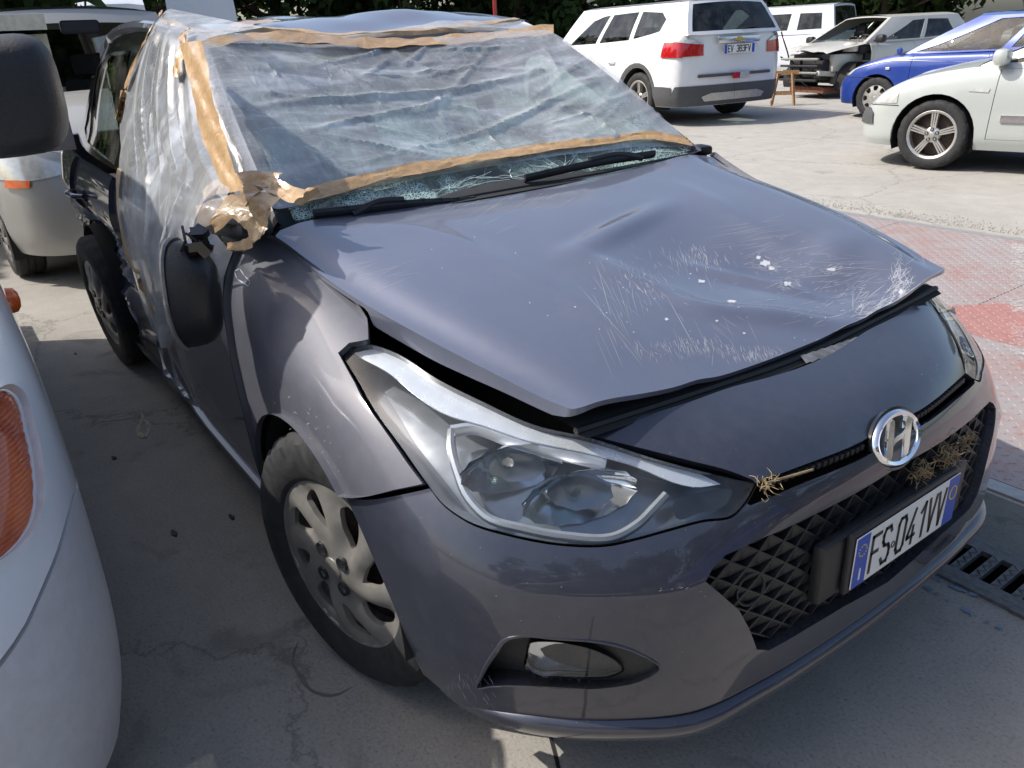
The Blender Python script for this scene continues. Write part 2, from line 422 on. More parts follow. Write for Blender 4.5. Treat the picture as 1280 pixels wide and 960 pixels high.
# ------------------------------------------------------------------ ground, steel deck, drain
def concrete(name, base, dark, sc=1., stain=.5, agg=.25):
    mt, n, l, b = nt(name)
    big = noise(n, l, .55*sc, 5., .6, dist=.6); mid = noise(n, l, 5*sc, 6., .65); fine = noise(n, l, 120., 4., .7); streak = noise(n, l, 1.1*sc, 5., .6, mapping=((.35, 2.2, 1.), (0, 0, .9)))
    c1 = ramp(n, l, mid.outputs['Fac'], [(.25, tuple(x*.82 for x in base)), (.75, tuple(x*1.10 for x in base))])
    f1 = ramp(n, l, big.outputs['Fac'], [(.42, (0, 0, 0)), (.68, (stain,)*3)])
    c = mixc(n, l, f1.outputs[0], c1.outputs[0], dark)
    f2 = ramp(n, l, streak.outputs['Fac'], [(.5, (0, 0, 0)), (.75, (.35,)*3)]); c = mixc(n, l, f2.outputs[0], c, tuple(x*.72 for x in base))
    f3 = ramp(n, l, fine.outputs['Fac'], [(.35, (.0,)*3), (.72, (agg,)*3)]); c = mixc(n, l, f3.outputs[0], c, tuple(min(1, x*1.5) for x in base))
    f4 = ramp(n, l, fine.outputs['Fac'], [(.28, (agg*1.4,)*3), (.42, (0, 0, 0))]); c = mixc(n, l, f4.outputs[0], c, tuple(x*.4 for x in base))
    oil = noise(n, l, 1.9*sc, 4., .55, dist=1.2); fo_ = ramp(n, l, oil.outputs['Fac'], [(.60, (0, 0, 0)), (.70, (.45,)*3)]); c = mixc(n, l, fo_.outputs[0], c, tuple(x*.45 for x in base))
    vo = n.new('ShaderNodeTexVoronoi'); vo.feature = 'DISTANCE_TO_EDGE'; vo.inputs['Scale'].default_value = .7; wq = n.new('ShaderNodeMix'); wq.data_type = 'RGBA'; wq.inputs[0].default_value = .22; tq = n.new('ShaderNodeTexCoord'); l.new(tq.outputs['Object'], wq.inputs[6]); l.new(mid.outputs['Color'], wq.inputs[7]); l.new(wq.outputs[2], vo.inputs['Vector'])
    fc_ = ramp(n, l, vo.outputs['Distance'], [(.0, (.55,)*3), (.006, (0, 0, 0))]); c = mixc(n, l, fc_.outputs[0], c, tuple(x*.35 for x in base))
    l.new(c, b.inputs['Base Color']); setp(b, Roughness=.9); b.inputs['Specular IOR Level'].default_value = .3
    mx = n.new('ShaderNodeMath'); mx.operation = 'ADD'; l.new(fine.outputs['Fac'], mx.inputs[0]); l.new(mid.outputs['Fac'], mx.inputs[1]); bump(n, l, mx.outputs[0], .35, .006, b)
    return mt
M['conc'] = concrete('yard_concrete', (.355, .338, .308), (.25, .235, .215))
M['conc2'] = concrete('stained_concrete', (.285, .265, .235), (.18, .17, .152), 1.6, .6, .5)
M['conc3'] = concrete('damp_concrete', (.15, .15, .135), (.09, .095, .085), 3., .7, .3)
def sheet(name, poly, z, mat, parent=None, kind='structure'):
    o = MB().add([(x, y, z) for x, y in poly], [tuple(range(len(poly)))]).build(name, mat, parent)
    if kind and parent is None: o['kind'] = kind
    return o
gx0, gx1, gy0, gy1 = -3.05, 1.25, .572, .765                # the drain pit is left open
MB().add([(-150, -150, -.012), (150, -150, -.012), (150, gy0, -.012), (gx1, gy0, -.012), (gx0, gy0, -.012), (-150, gy0, -.012), (-150, gy1, -.012), (gx0, gy1, -.012), (gx1, gy1, -.012), (150, gy1, -.012), (150, 150, -.012), (-150, 150, -.012)],
         [(0, 1, 2, 3, 4, 5), (5, 4, 7, 6), (3, 2, 9, 8), (6, 7, 8, 9, 10, 11)]).build('ground', M['conc'])['kind'] = 'structure'
# worn slab the grey car stands on, with a ragged joint line towards the yard
rg_ = np.random.default_rng(3)
edge = [(x, .548+.004*math.sin(x*9)) for x in np.linspace(-9.5, 2.6, 40)]
sheet('pavement', [(2.6, -6), *edge[::-1], (-9.5, -6)], -.008, M['conc2'])
jm = MB(); J = spline([(-.9, -.30, -.0065), (-.55, -.51, -.0065), (-.34, -.60, -.0065), (.1, -.86, -.0065), (.8, -1.25, -.0065)], 50)
jm.grid([J+[.003, .003, 0], J-[.003, .003, 0]]).build('slab_joint', M['under'])['kind'] = 'structure'
sheet('drain_surround', [(-6.5, .78), (-6.5, 1.055), (2.6, 1.055), (2.6, .78)], -.007, M['conc3'])
# drain channel with cast grates; each grate has eight open slots, ridges between them
M['iron'] = plain('cast_iron', (.12, .12, .118), .6, .5, var=.3, nscale=60., bmp=.3)
drain = thing('drain_channel', 'long black cast iron slotted drain beside the front bumper', 'drain', (-.1, .67, 0))
def dl(b, name, mat, par): o = b.build(name, mat, par); return o
fr = MB()
for y in (-.118, .104): fr.box((-.8, y, -.008), (4.4, .022, .02))
fr.build('channel_frame', M['iron'], drain)
cf = MB(); cf.box((-.8, 0, -.16), (4.4, .22, .01))
for y in (-.102, .100): cf.box((-.8, y, -.09), (4.3, .006, .15))
cf.build('channel_floor', M['under'], drain)
mg = MB(); pit = .052; N_ = 9
xs = [(-N_/2+i)*pit for i in range(N_+1)]
mg.box((0, -.083, -.006), (N_*pit+.016, .036, .016)); mg.box((0, .083, -.006), (N_*pit+.016, .036, .016))
for x in xs: mg.box((x, 0, -.006), (.024, .13, .016))
for x in xs:                                                # zigzag tread ridges on the bars
    P = [(x+.008*(1 if k % 2 else -1), -.062+k*.0155, .0025) for k in range(9)]; mg.tube(P, .002, 4)
grate = mg.build('grate', M['iron'], drain)
for k in range(-5, 2):
    o = grate if k == -5 else grate.copy()
    if k != -5: COL.objects.link(o)
    o.parent = drain; o.location = (k*(N_*pit+.022)+.12, -.007, .0)
for k, x in enumerate((-.17, .18)): MB().box((x, -.128, -.001), (.05, .012, .008)).build('grate_latch', M['iron'], drain)
# faded blue paint dashes beside the drain
M['bluep'] = plain('faded_blue_paint', (.15, .21, .28), .8, var=.4, nscale=50.)
def paint_line(name, pts, w, z, mat, seed, label, cat='paint mark', gaps=.35):
    P = spline(pts, 60); t = np.gradient(P, axis=0); nn = np.stack([-t[:, 1], t[:, 0], 0*t[:, 0]], 1); nn /= np.linalg.norm(nn, axis=1, keepdims=True)+1e-9
    b = MB(); r = np.random.default_rng(seed)
    for k in range(59):
        if r.random() < gaps: continue
        a, c = P[k], P[k+1]; w0, w1 = w*r.uniform(.4, 1.), w*r.uniform(.4, 1.)
        b.add([a-nn[k]*w0/2, a+nn[k]*w0/2, c+nn[k+1]*w1/2, c-nn[k+1]*w1/2], [(0, 1, 2, 3)])
    o = b.build(name, mat); o.location.z = z; o['kind'] = 'structure'; return o
paint_line('paint_line', [(-.35, .49, 0), (-.13, .474, 0), (0, .46, 0), (.10, .461, 0)], .016, -.004, M['bluep'], 1, '', gaps=.45)
paint_line('paint_line', [(-.20, .535, 0), (-.06, .53, 0), (0, .543, 0), (.09, .552, 0), (.2, .55, 0)], .02, -.004, M['bluep'], 2, '', gaps=.4)
# red chequered steel deck (weighbridge) with frame and worn paint
def deck_paint():
    mt, n, l, b = nt('worn_red_paint'); t = noise(n, l, 2.6, 8., .72, dist=.4); t2 = noise(n, l, 40., 5., .7)
    a = n.new('ShaderNodeMath'); a.operation = 'MULTIPLY_ADD'; a.inputs[1].default_value = .35; l.new(t2.outputs['Fac'], a.inputs[0]); l.new(t.outputs['Fac'], a.inputs[2])
    r = ramp(n, l, a.outputs[0], [(.46, (.30, .15, .135)), (.58, (.31, .215, .20)), (.72, (.31, .275, .27))]); l.new(r.outputs[0], b.inputs['Base Color']); setp(b, Roughness=.62, Metallic=.12)
    bump(n, l, t2.outputs['Fac'], .3, .003, b); return mt
M['deck'] = deck_paint(); M['deckred'] = plain('fresh_red_paint', (.33, .155, .135), .6, var=.15, nscale=20.)
deck = thing('weighbridge_deck', 'worn red chequer plate steel deck flush with the ground beyond the drain', 'steel deck', (-1., 2.7, 0))
dk = []
for i in range(-4, 3):
    for j in range(2):
        x0, x1 = i*1.25-.1, (i+1)*1.25-.106; y0, y1 = (-1.555, .10) if j == 0 else (.106, 1.55)
        MB().box(((x0+x1)/2, (y0+y1)/2, -.012), (x1-x0, y1-y0, .016)).build('deck_plate', M['deck'], deck)
MB().add([(-.20, -.02, -.0032), (-.02, .22, -.0032), (.9, .26, -.0032), (.9, -.37, -.0032), (.02, -.33, -.0032)], [(0, 4, 3, 2, 1)]).build('repaired_plate', M['deckred'], deck)
lug = MB(); k = 0
for iy, y in enumerate(np.arange(-1.53, 1.53, .038)):
    for ix, x in enumerate(np.arange(-1.7, 1.5, .038)):
        d = ((ix+iy) % 2)*2-1; c, s_ = math.cos(.78*d), math.sin(.78*d); a, w = .016, .0045
        lug.add([(x-c*a, y-s_*a, -.004), (x+s_*w, y-c*w, -.004), (x+c*a, y+s_*a, -.004), (x-s_*w, y+c*w, -.004), (x-c*a*.5, y-s_*a*.5, -.0012), (x+c*a*.5, y+s_*a*.5, -.0012)], [(0, 1, 4), (1, 5, 4), (1, 2, 5), (2, 3, 5), (3, 4, 5), (3, 0, 4)])
lug.build('tread_lugs', M['deck'], deck, kind='stuff', recalc=False)
M['framest'] = plain('galvanised_edge', (.36, .36, .35), .5, .5, var=.15)
MB().box((-1., -1.592, -.008), (9, .062, .010)).build('deck_frame', M['framest'], deck); MB().box((-1., 1.585, -.008), (9, .06, .010)).build('deck_frame', M['framest'], deck)
M['whitep'] = plain('worn_white_paint', (.50, .47, .45), .7, var=.15)
def worn_line():
    mt, n, l, b = nt('worn_white_line'); out = n['Material Output']; t = noise(n, l, 38., 5., .7); t2 = noise(n, l, 3., 3.); setp(b, Roughness=.7); b.inputs['Base Color'].default_value = (.52, .50, .48, 1)
    mu = n.new('ShaderNodeMath'); mu.operation = 'MULTIPLY'; l.new(t.outputs['Fac'], mu.inputs[0]); l.new(t2.outputs['Fac'], mu.inputs[1]); r = ramp(n, l, mu.outputs[0], [(.22, (0, 0, 0)), (.36, (.75,)*3)])
    tr = n.new('ShaderNodeBsdfTransparent'); mx = n.new('ShaderNodeMixShader'); l.new(r.outputs[0], mx.inputs[0]); l.new(tr.outputs[0], mx.inputs[1]); l.new(b.outputs[0], mx.inputs[2]); l.new(mx.outputs[0], out.inputs[0]); return mt
o = MB().add([(-1.575, 4.24, .0006), (-1.505, 4.24, .0006), (-.64, 2.26, .0006), (-.71, 2.26, .0006)], [(0, 3, 2, 1)]).build('white_line', worn_line()); o['kind'] = 'structure'
# loose gravel along the far edge of the deck
gv = MB(); r_ = np.random.default_rng(8)
for k in range(1600):
    x, y = r_.uniform(-4.5, .5), 4.42+abs(r_.normal())*.13; s_ = r_.uniform(.003, .008)
    gv.add([(x-s_, y, -.01), (x, y-s_, -.01), (x+s_, y, -.01), (x, y+s_, -.01), (x, y, -.01+s_)], [(0, 1, 4), (1, 2, 4), (2, 3, 4), (3, 0, 4)])
M['gravel'] = plain('gravel', (.30, .275, .24), .9, var=.4, nscale=90.)
tag(gv.build('gravel', M['gravel'], recalc=False), 'loose pale gravel along the far edge of the deck', 'gravel', kind='stuff')
# scraps on the ground between the van and the car
M['scrap'] = plain('black_scrap', (.015, .015, .016), .6)
for (px_, py_), lab in (((217, 665), 'small black plastic scrap lying in the middle of the gap'), ((290, 645), 'small black plastic splinter beside the front wheel'), ((142, 571), 'curled black rubber scrap nearest the rear wheel'), ((94, 441), 'tiny black chip on the pale ground behind the van')):
    c = at(px_, py_, z=0.); r2 = np.random.default_rng(int(px_)); b = MB(); P = [c+[.026*math.cos(t)*r2.uniform(.3, 1), .010*math.sin(t)*r2.uniform(.4, 1), -.006] for t in np.linspace(0, 6.28, 9)[:-1]]
    b.add(P+[p+np.array([0, 0, r2.uniform(.001, .005)]) for p in P], [tuple(range(8, 16))]+[(i, (i+1) % 8, 8+(i+1) % 8, 8+i) for i in range(8)]); tag(b.build('plastic_scrap', M['scrap']), lab, 'scrap', 'black scraps on the ground')
# pale spill and wet ring marks on the slab
M['spill'] = plain('dried_spill', (.36, .32, .24), .85, var=.3, nscale=25.); M['wet'] = plain('damp_ring', (.12, .115, .105), .6, var=.25)
def blot(name, pts, w, mat, z):
    P = spline(pts, 40); P[:, 2] = z; t = np.gradient(P, axis=0); nn = np.stack([-t[:, 1], t[:, 0], 0*t[:, 0]], 1); nn /= np.linalg.norm(nn, axis=1, keepdims=True)+1e-9
    w_ = w*(.75+.25*np.sin(np.arange(40)*.45+len(pts)))*np.sin(np.linspace(.15, 2.99, 40)); o = MB().grid([P-nn*w_[:, None]/2, P+nn*w_[:, None]/2]).build(name, mat); o['kind'] = 'structure'
g0 = lambda a, b: at(a, b, z=0.)
blot('ground_stain', [g0(175,512), g0(178,522), g0(172,534), g0(180,545), g0(186,532), g0(178,520)], .022, M['spill'], -.0055)
blot('ground_stain', [g0(122,525), g0(140,523), g0(160,521), g0(172,519)], .014, M['spill'], -.0055)
blot('ground_stain', [g0(372,800), g0(364,822), g0(375,842), g0(392,862), g0(418,866), g0(440,856)], .012, M['wet'], -.0055)
# ------------------------------------------------------------------ the grey car: surfaces
def bumpfn(x, c, w): return np.exp(-((x-c)/w)**2)
def sstep(a, b, x): t = np.clip((x-a)/(b-a), 0, 1); return t*t*(3-2*t)
# plan contours of the lower body from the nose round to the tail, given per height as (x, y)
TAIL = [(-1.6, .0), (-2.1, .0), (-2.6, .0), (-3.0, .0), (-3.4, .0), (-3.7, -.012), (-3.88, -.07)]
def contour(front, ys, zs, xe, tail_w):
    side = [(x, ys+d) for x, d in TAIL]
    rear = [(xe+.05, tail_w), (xe, tail_w*.55), (xe-.01, 0)]
    return front+side+rear
FR = {
 .20: [(-.012,0),(-.017,.2),(-.028,.36),(-.055,.513),(-.119,.607),(-.195,.692),(-.268,.752),(-.345,.79),(-.47,.810),(-.65,.812),(-.8,.812),(-1.0,.81),(-1.18,.806)],
 .30: [(.002,0),(-.003,.2),(-.016,.36),(-.048,.515),(-.105,.61),(-.18,.70),(-.26,.768),(-.345,.812),(-.475,.840),(-.65,.848),(-.8,.850),(-1.0,.848),(-1.18,.842)],
 .42: [(.004,0),(0,.2),(-.014,.36),(-.050,.52),(-.102,.613),(-.174,.706),(-.257,.78),(-.347,.827),(-.485,.857),(-.65,.864),(-.8,.866),(-1.0,.864),(-1.18,.858)],
 .54: [(-.008,0),(-.013,.2),(-.030,.36),(-.070,.515),(-.120,.61),(-.19,.705),(-.272,.785),(-.368,.835),(-.50,.862),(-.65,.868),(-.8,.869),(-1.0,.867),(-1.18,.862)],
 .635: [(-.030,0),(-.038,.2),(-.070,.362),(-.125,.505),(-.180,.60),(-.252,.695),(-.338,.775),(-.44,.829),(-.55,.857),(-.68,.866),(-.82,.868),(-1.0,.868),(-1.18,.865)],
 .70: [(-.105,0),(-.108,.2),(-.140,.36),(-.205,.505),(-.262,.60),(-.335,.69),(-.42,.764),(-.51,.815),(-.615,.845),(-.73,.858),(-.85,.864),(-1.01,.866),(-1.18,.866)],
 .755: [(-.34,0),(-.335,.2),(-.315,.36),(-.325,.50),(-.37,.59),(-.435,.672),(-.51,.742),(-.595,.795),(-.69,.828),(-.79,.846),(-.89,.856),(-1.03,.862),(-1.18,.864)],
 .815: [(-.56,0),(-.55,.2),(-.53,.35),(-.52,.47),(-.545,.555),(-.585,.628),(-.64,.69),(-.70,.745),(-.775,.787),(-.85,.815),(-.93,.836),(-1.05,.852),(-1.19,.860)],
 .875: [(-.78,0),(-.775,.2),(-.77,.35),(-.77,.46),(-.775,.54),(-.785,.60),(-.80,.655),(-.83,.70),(-.87,.742),(-.92,.775),(-.98,.806),(-1.08,.833),(-1.20,.848)],
 .935: [(-1.0,0),(-1.0,.2),(-1.0,.35),(-1.0,.46),(-1.0,.54),(-1.0,.60),(-1.005,.65),(-1.015,.69),(-1.03,.72),(-1.05,.745),(-1.08,.77),(-1.14,.80),(-1.22,.822)],
 .985: [(-1.15,0),(-1.15,.2),(-1.15,.35),(-1.15,.46),(-1.15,.54),(-1.15,.60),(-1.152,.65),(-1.155,.69),(-1.162,.715),(-1.172,.735),(-1.185,.752),(-1.21,.77),(-1.25,.783)],
}
SY = {.20: .802, .30: .842, .42: .858, .54: .863, .635: .866, .70: .868, .755: .867, .815: .863, .875: .853, .935: .832, .985: .800}
def dent_side(s, p, u, v):
    """crumpled rear door and quarter, dented front door foot: the skin is pushed in and folded"""
    x, z = p[:, 0], p[:, 2]
    w = sstep(-2.28, -2.55, x)*sstep(-3.95, -3.6, x)*sstep(.86, .66, z)*sstep(.18, .32, z)
    q = np.stack([x*1.0, z*.75], 1)
    ridge = np.abs(np.sin((x*.8+z*1.9)*9+1.3*np.sin(z*11)))**.8
    d = w*(.055+.03*fbm(q, 9., 3)+.035*ridge)
    w2 = sstep(-1.75, -2.1, x)*sstep(-2.45, -2.3, x)*sstep(.62, .45, z)*sstep(.2, .3, z)
    d = d+w2*(.015+.02*fbm(q, 14., 5))
    p = p.copy(); p[:, 1] -= np.sign(p[:, 1])*d
    return p
rows = []
for z in FR:
    r = contour(FR[z], SY[z], z, -3.99+(.06 if z < .35 else 0)-(.0 if z < .8 else -.05*(z-.8)/.18), .74 if z > .3 else .68)
    rows.append([(a, b, z+(.03*sstep(-1.5, -3.6, a) if z > .9 else 0.)) for a, b in r])
TUB = Surf(rows, right=True, disp=dent_side, res=.02)
TUBL = Surf(rows, right=True, res=.02)                      # undamaged side, mirrored when used

# bonnet: rows from the front edge to the cowl, columns from right to left
HY = np.array([-1, -.975, -.9, -.72, -.5, -.25, 0, .25, .5, .72, .9, .975, 1.])
def hrow(x0, x1, hw, z0, z1, drop, xo=0.):
    """x0 centre, x1 at the edge, half width, centre height, shoulder height, edge drop"""
    r = []
    for t in HY:
        a = abs(t); x = x0+(x1-x0)*a**2.2
        z = z0+(z1-z0)*(a**2.0)-drop*sstep(.86, 1., a)
        r.append((x, t*hw, z))
    return r
HOODG = [hrow(-.262,-.272,.590,.747,.806,.010), hrow(-.300,-.305,.602,.763,.816,.016), hrow(-.42,-.41,.636,.812,.846,.022), hrow(-.60,-.585,.680,.868,.885,.026), hrow(-.80,-.775,.712,.912,.917,.026),
         hrow(-1.0,-.97,.728,.942,.950,.026), hrow(-1.12,-1.09,.736,.955,.975,.024), hrow(-1.195,-1.150,.741,.957,.992,.018)]
def hood_dent(s, p, u, v):
    x, y = p[:, 0], p[:, 1]; p = p.copy(); d = np.zeros(len(p))
    def g(cx, cy, ax, ay, rot, dep):
        c, q = math.cos(rot), math.sin(rot); a = (x-cx)*c+(y-cy)*q; b = -(x-cx)*q+(y-cy)*c
        return dep*np.exp(-(np.abs(a/ax)**2.4+np.abs(b/ay)**2.4))
    d -= g(-.60, .10, .16, .22, .45, .036)
    d -= g(-.45, .26, .14, .15, .2, .030)
    d += g(-.365, .03, .030, .17, -.55, .016)
    d += g(-.80, .02, .035, .20, .30, .014)
    d += g(-.56, -.13, .16, .035, .35, .010)
    d -= g(-.35, .34, .06, .10, -.3, .016)
    d += g(-.47, .43, .05, .09, .3, .010)
    d += g(-.50, .16, .022, .13, -.9, .014)
    d += .0022*fbm(np.stack([x, y], 1), 9., 11)*sstep(.75, .45, np.abs(y))
    # faint styling creases running back from the lamps
    for sgn in (-1, 1):
        l = y-sgn*(.30+.16*(-x-.3)); d += .0045*np.exp(-(l/.04)**2)*sstep(-1.1, -.9, x)
    p[:, 2] += d
    return p
HOOD = Surf(HOODG, disp=hood_dent, res=.02)

# windscreen: rows from cowl to roof header, columns right to left
WY = np.linspace(-1, 1, 9)
def wrow(xc, xe, hw, zc, ze): return [(xc+(xe-xc)*abs(t)**2, t*hw, zc+(ze-zc)*abs(t)**2) for t in WY]
def ws_dent(s, p, u, v):
    x, y = p[:, 0], p[:, 1]; p = p.copy()
    h = sstep(-1.30, -1.45, x)*sstep(-1.9, -1.72, x)
    p[:, 2] -= .035*h*np.exp(-((y-.05)/.34)**2)
    p[:, 2] -= .02*sstep(-1.7, -1.9, x)*np.exp(-((y+.05)/.3)**2)
    return p
WSG = [wrow(-1.235,-1.175,.70,.968,.985), wrow(-1.34,-1.28,.69,1.04,1.055), wrow(-1.50,-1.44,.665,1.15,1.16), wrow(-1.68,-1.62,.635,1.262,1.27), wrow(-1.86,-1.80,.60,1.352,1.358), wrow(-1.93,-1.87,.59,1.376,1.378)]
WS = Surf(WSG, disp=ws_dent, res=.03)
# greenhouse side (right): rows belt to gutter, columns A pillar to tail
GX = [0, .12, .3, .5, .7, .88, 1.]
def grow(xa, xb, ya, yb, yc, z, zc):
    return [(xa+(xb-xa)*t, ya+(yb-ya)*math.sin(t*math.pi/2 if t < .5 else math.pi/4+(t-.5)*0)-(yc*max(0, t-.55)**2), z+(zc-z)*t) for t in GX]
SIDEG = [grow(-1.19,-3.86,.775,.825,.5,.965,1.02), grow(-1.32,-3.84,.735,.80,.5,1.03,1.07), grow(-1.50,-3.80,.705,.765,.5,1.14,1.16), grow(-1.69,-3.74,.672,.725,.5,1.25,1.25), grow(-1.86,-3.66,.637,.675,.5,1.34,1.33), grow(-1.95,-3.60,.612,.635,.5,1.385,1.37)]
for k, r in enumerate(SIDEG):                               # the gutter arches up over the doors
    w = (0, .0, .15, .4, .8, 1.)[k]
    SIDEG[k] = [(x, y, z+.062*w*math.sin(math.pi*min(1, t*1.15))) for (x, y, z), t in zip(r, GX)]
SIDE = Surf(SIDEG, right=True, res=.03)
# roof: rows front to back, columns right to left; pressed down behind the header and rippled
def rrow(x, hw, zc, ze): return [(x-.03*(1-abs(t)**2), t*hw, zc+(ze-zc)*abs(t)**2.2) for t in WY]
def roof_dent(s, p, u, v):
    x, y = p[:, 0], p[:, 1]; p = p.copy()
    p[:, 2] += .012*fbm(np.stack([x, y*1.2], 1), 6., 21)*sstep(.6, .4, np.abs(y))
    p[:, 2] -= .03*np.exp(-((x+2.05)/.14)**2)*np.exp(-((y+.1)/.28)**2)
    p[:, 2] += .030*np.exp(-((x+2.30)/.16)**2)*np.exp(-((y-.28)/.24)**2)
    return p
ROOFG = [rrow(-1.87,.59,1.378,1.380), rrow(-2.0,.605,1.412,1.408), rrow(-2.25,.615,1.440,1.440), rrow(-2.7,.615,1.455,1.446), rrow(-3.2,.60,1.435,1.425), rrow(-3.6,.575,1.395,1.370), rrow(-3.72,.56,1.345,1.32)]
ROOF = Surf(ROOFG, disp=roof_dent, res=.03)
# full-width nose surface: right half as TUB, left half its mirror image
def mirror_rows(rows, n): return [[(x, -y, z) for x, y, z in r[:n]][::-1]+[(x, y, z) for x, y, z in r[1:n]] for r in rows]
NC = 13
NOSE = Surf(mirror_rows(rows, NC), res=.02); NOSE.tv = TUB.tv
hu = TUB.tu[:NC]; NOSE.tu = np.concatenate([hu[-1]-hu[::-1], hu[-1]+hu[1:]]); U0 = hu[-1]
def SD(x, z): return TUB.hit((x, -2.5, z), (0, 1, 0))       # side view position on the right flank
def FV(y, z): return TUB.hit((1.5, -abs(y), z), (-1, 0, 0)) # front view position
def nose(uv): return [(U0-u, v) for u, v in uv]             # right half -> full surface
def both(uv): return [(U0-u, v) for u, v in uv]+[(U0+u, v) for u, v in uv[::-1]]
def left(uv): return [(U0+u, v) for u, v in uv]
def smooth_uv(uv, n=60): return [tuple(p) for p in spline(uv, n)]
def loopify(uv, n=90): return [tuple(p) for p in spline(uv, n, closed=True)]

car = thing('damaged_car', 'wrecked dark grey hatchback with dented bonnet and windscreen wrapped in taped plastic film', 'car')

# ---- traced outlines on the right half
HL_TOP = TUB.trace([(429,446),(439,436),(464,431),(489,439),(545,473),(607,504),(670,532),(732,546),(820,574),(880,590),(944,604)])
HL_LOW = TUB.trace([(944,604),(932,626),(916,643),(876,650),(831,662),(795,672),(757,680),(701,679),(639,668),(576,646),(551,627),(536,607),(514,576),(482,532),(451,482),(429,446)])
HL = smooth_uv(HL_TOP, 50)[:-1]+smooth_uv(HL_LOW[:9], 40)[:-1]+smooth_uv(HL_LOW[8:], 34)[:-1]
GR_TOP = TUB.trace([(882,727),(891,710),(907,694),(954,672),(1016,644),(1085,607),(1128,580)])+[FV(0, .600)]
GR_BOT = TUB.trace([(882,727),(899,741),(924,763),(936,785),(946,812)])+TUB.trace([(961,813),(1005,788),(1055,758)])+[FV(0, .322)]
FOG = loopify(TUB.trace([(597,860),(602,845),(619,816),(640,795),(660,793),(687,796),(750,802),(797,816),(825,836),(800,852),(760,860),(719,862),(656,859),(615,858)]), 80)
SL_TOP = smooth_uv(TUB.trace([(944,604),(975,592),(1010,579),(1047,565)])+[FV(.10, .655), FV(0, .660)], 20)
SL_BOT = smooth_uv(TUB.trace([(938,632),(963,622),(1005,604),(1047,587)])+[FV(.10, .632), FV(0, .636)], 20)
PAN_TOP = smooth_uv(TUB.trace([(730,541),(785,525),(841,509),(911,485),(960,472)])+[TUB.px(1003, 459)], 24)
PAN_TOP[-1] = (0., PAN_TOP[-1][1])
ARC, ARR, AXX = (-.82, .297), .358, -.80
def arch_pts(a0, a1, n=26, c=ARC, r=ARR): return [SD(c[0]+r*math.cos(t), c[1]+r*math.sin(t)) for t in np.linspace(math.radians(a0), math.radians(a1), n)]
g = .0035                                                  # shut-line half gap

# ---- bumper cover with grille and fog openings
seam_in = TUB.px(536, 608); seam_out = SD(ARC[0]+ARR*math.cos(math.radians(53)), ARC[1]+ARR*math.sin(math.radians(53)))
bot = smooth_uv([SD(-.470, .215)]+[FV(y, z) for y, z in ((.80, .222), (.77, .245), (.70, .256), (.61, .262), (.513, .266), (.36, .268), (.2, .268), (0., .268))], 40)
bot[-1] = (0., bot[-1][1])
low = [HL_LOW[i] for i in range(12)]
half = SL_BOT[::-1]+[(u, v-.004) for u, v in smooth_uv(low[1:], 50)]+[(seam_in[0], seam_in[1]-g), (seam_out[0], seam_out[1]-g)]+arch_pts(52, -14, 20)+bot
half = [p for i, p in enumerate(half) if i == 0 or np.hypot(p[0]-half[i-1][0], p[1]-half[i-1][1]) > .0015]
GR = [(0., GR_TOP[-1][1])]+GR_TOP[:-1][::-1]+GR_BOT[1:-1]+[(0., GR_BOT[-1][1])]
GRl = [(U0-u, v) for u, v in GR]+[(U0+u, v) for u, v in GR[1:-1][::-1]]
def bump_shape(P, N, uv):
    """character line below the lamps and the scooped cheek round the fog lamp"""
    y, z = np.abs(P[:, 1]), P[:, 2]
    ridge = .008*np.exp(-((z-(.475+.10*(.72-y)))/.022)**2)*sstep(.48, .56, y)*sstep(.86, .76, y)
    return P+N*ridge[:, None]
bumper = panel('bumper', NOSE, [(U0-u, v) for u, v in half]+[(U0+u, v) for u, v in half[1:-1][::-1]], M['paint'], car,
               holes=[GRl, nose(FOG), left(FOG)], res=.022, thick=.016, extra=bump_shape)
# splitter lip along the foot of the bumper
def plan_line(z, n=90):
    v = float(np.interp(z, list(FR), NOSE.tv)); us = np.linspace(U0-.93, U0+.93, n)
    P = NOSE.P(us, np.full(n, v)); t = np.gradient(P, axis=0); nn = np.stack([t[:, 1], -t[:, 0], 0*t[:, 0]], 1); nn /= np.linalg.norm(nn, axis=1, keepdims=True)
    return P, nn, us
P0, NN0, us = plan_line(.20)
prof = [(-.050, .268), (-.006, .262), (.012, .256), (.019, .247), (.020, .236), (.006, .206), (-.004, .199), (-.06, .196)]
tap = sstep(.93, .72, np.abs(us-U0))
G = [[P0[i]*[1, 1, 0]+NN0[i]*(d*(tap[i] if d > 0 else 1)-(.0 if d > 0 else .0))+np.array([0, 0, z-(1-tap[i])*max(0, z-.225)]) for i in range(len(P0))] for d, z in prof]
MB().grid(G).build('bumper_lip', M['paint'], car, True)
# upper front panel carrying the badge
pan = PAN_TOP[::-1]+[(u, v+.003) for u, v in smooth_uv(TUB.trace([(736,545),(794,560),(864,578),(911,590),(942,602)]), 20)]+SL_TOP
pan = [p for i, p in enumerate(pan) if i == 0 or np.hypot(p[0]-pan[i-1][0], p[1]-pan[i-1][1]) > .0015]
panel('front_panel', NOSE, [(U0-u, v) for u, v in pan]+[(U0+u, v) for u, v in pan[1:-1][::-1]], M['paint'], car, res=.022, thick=.016)
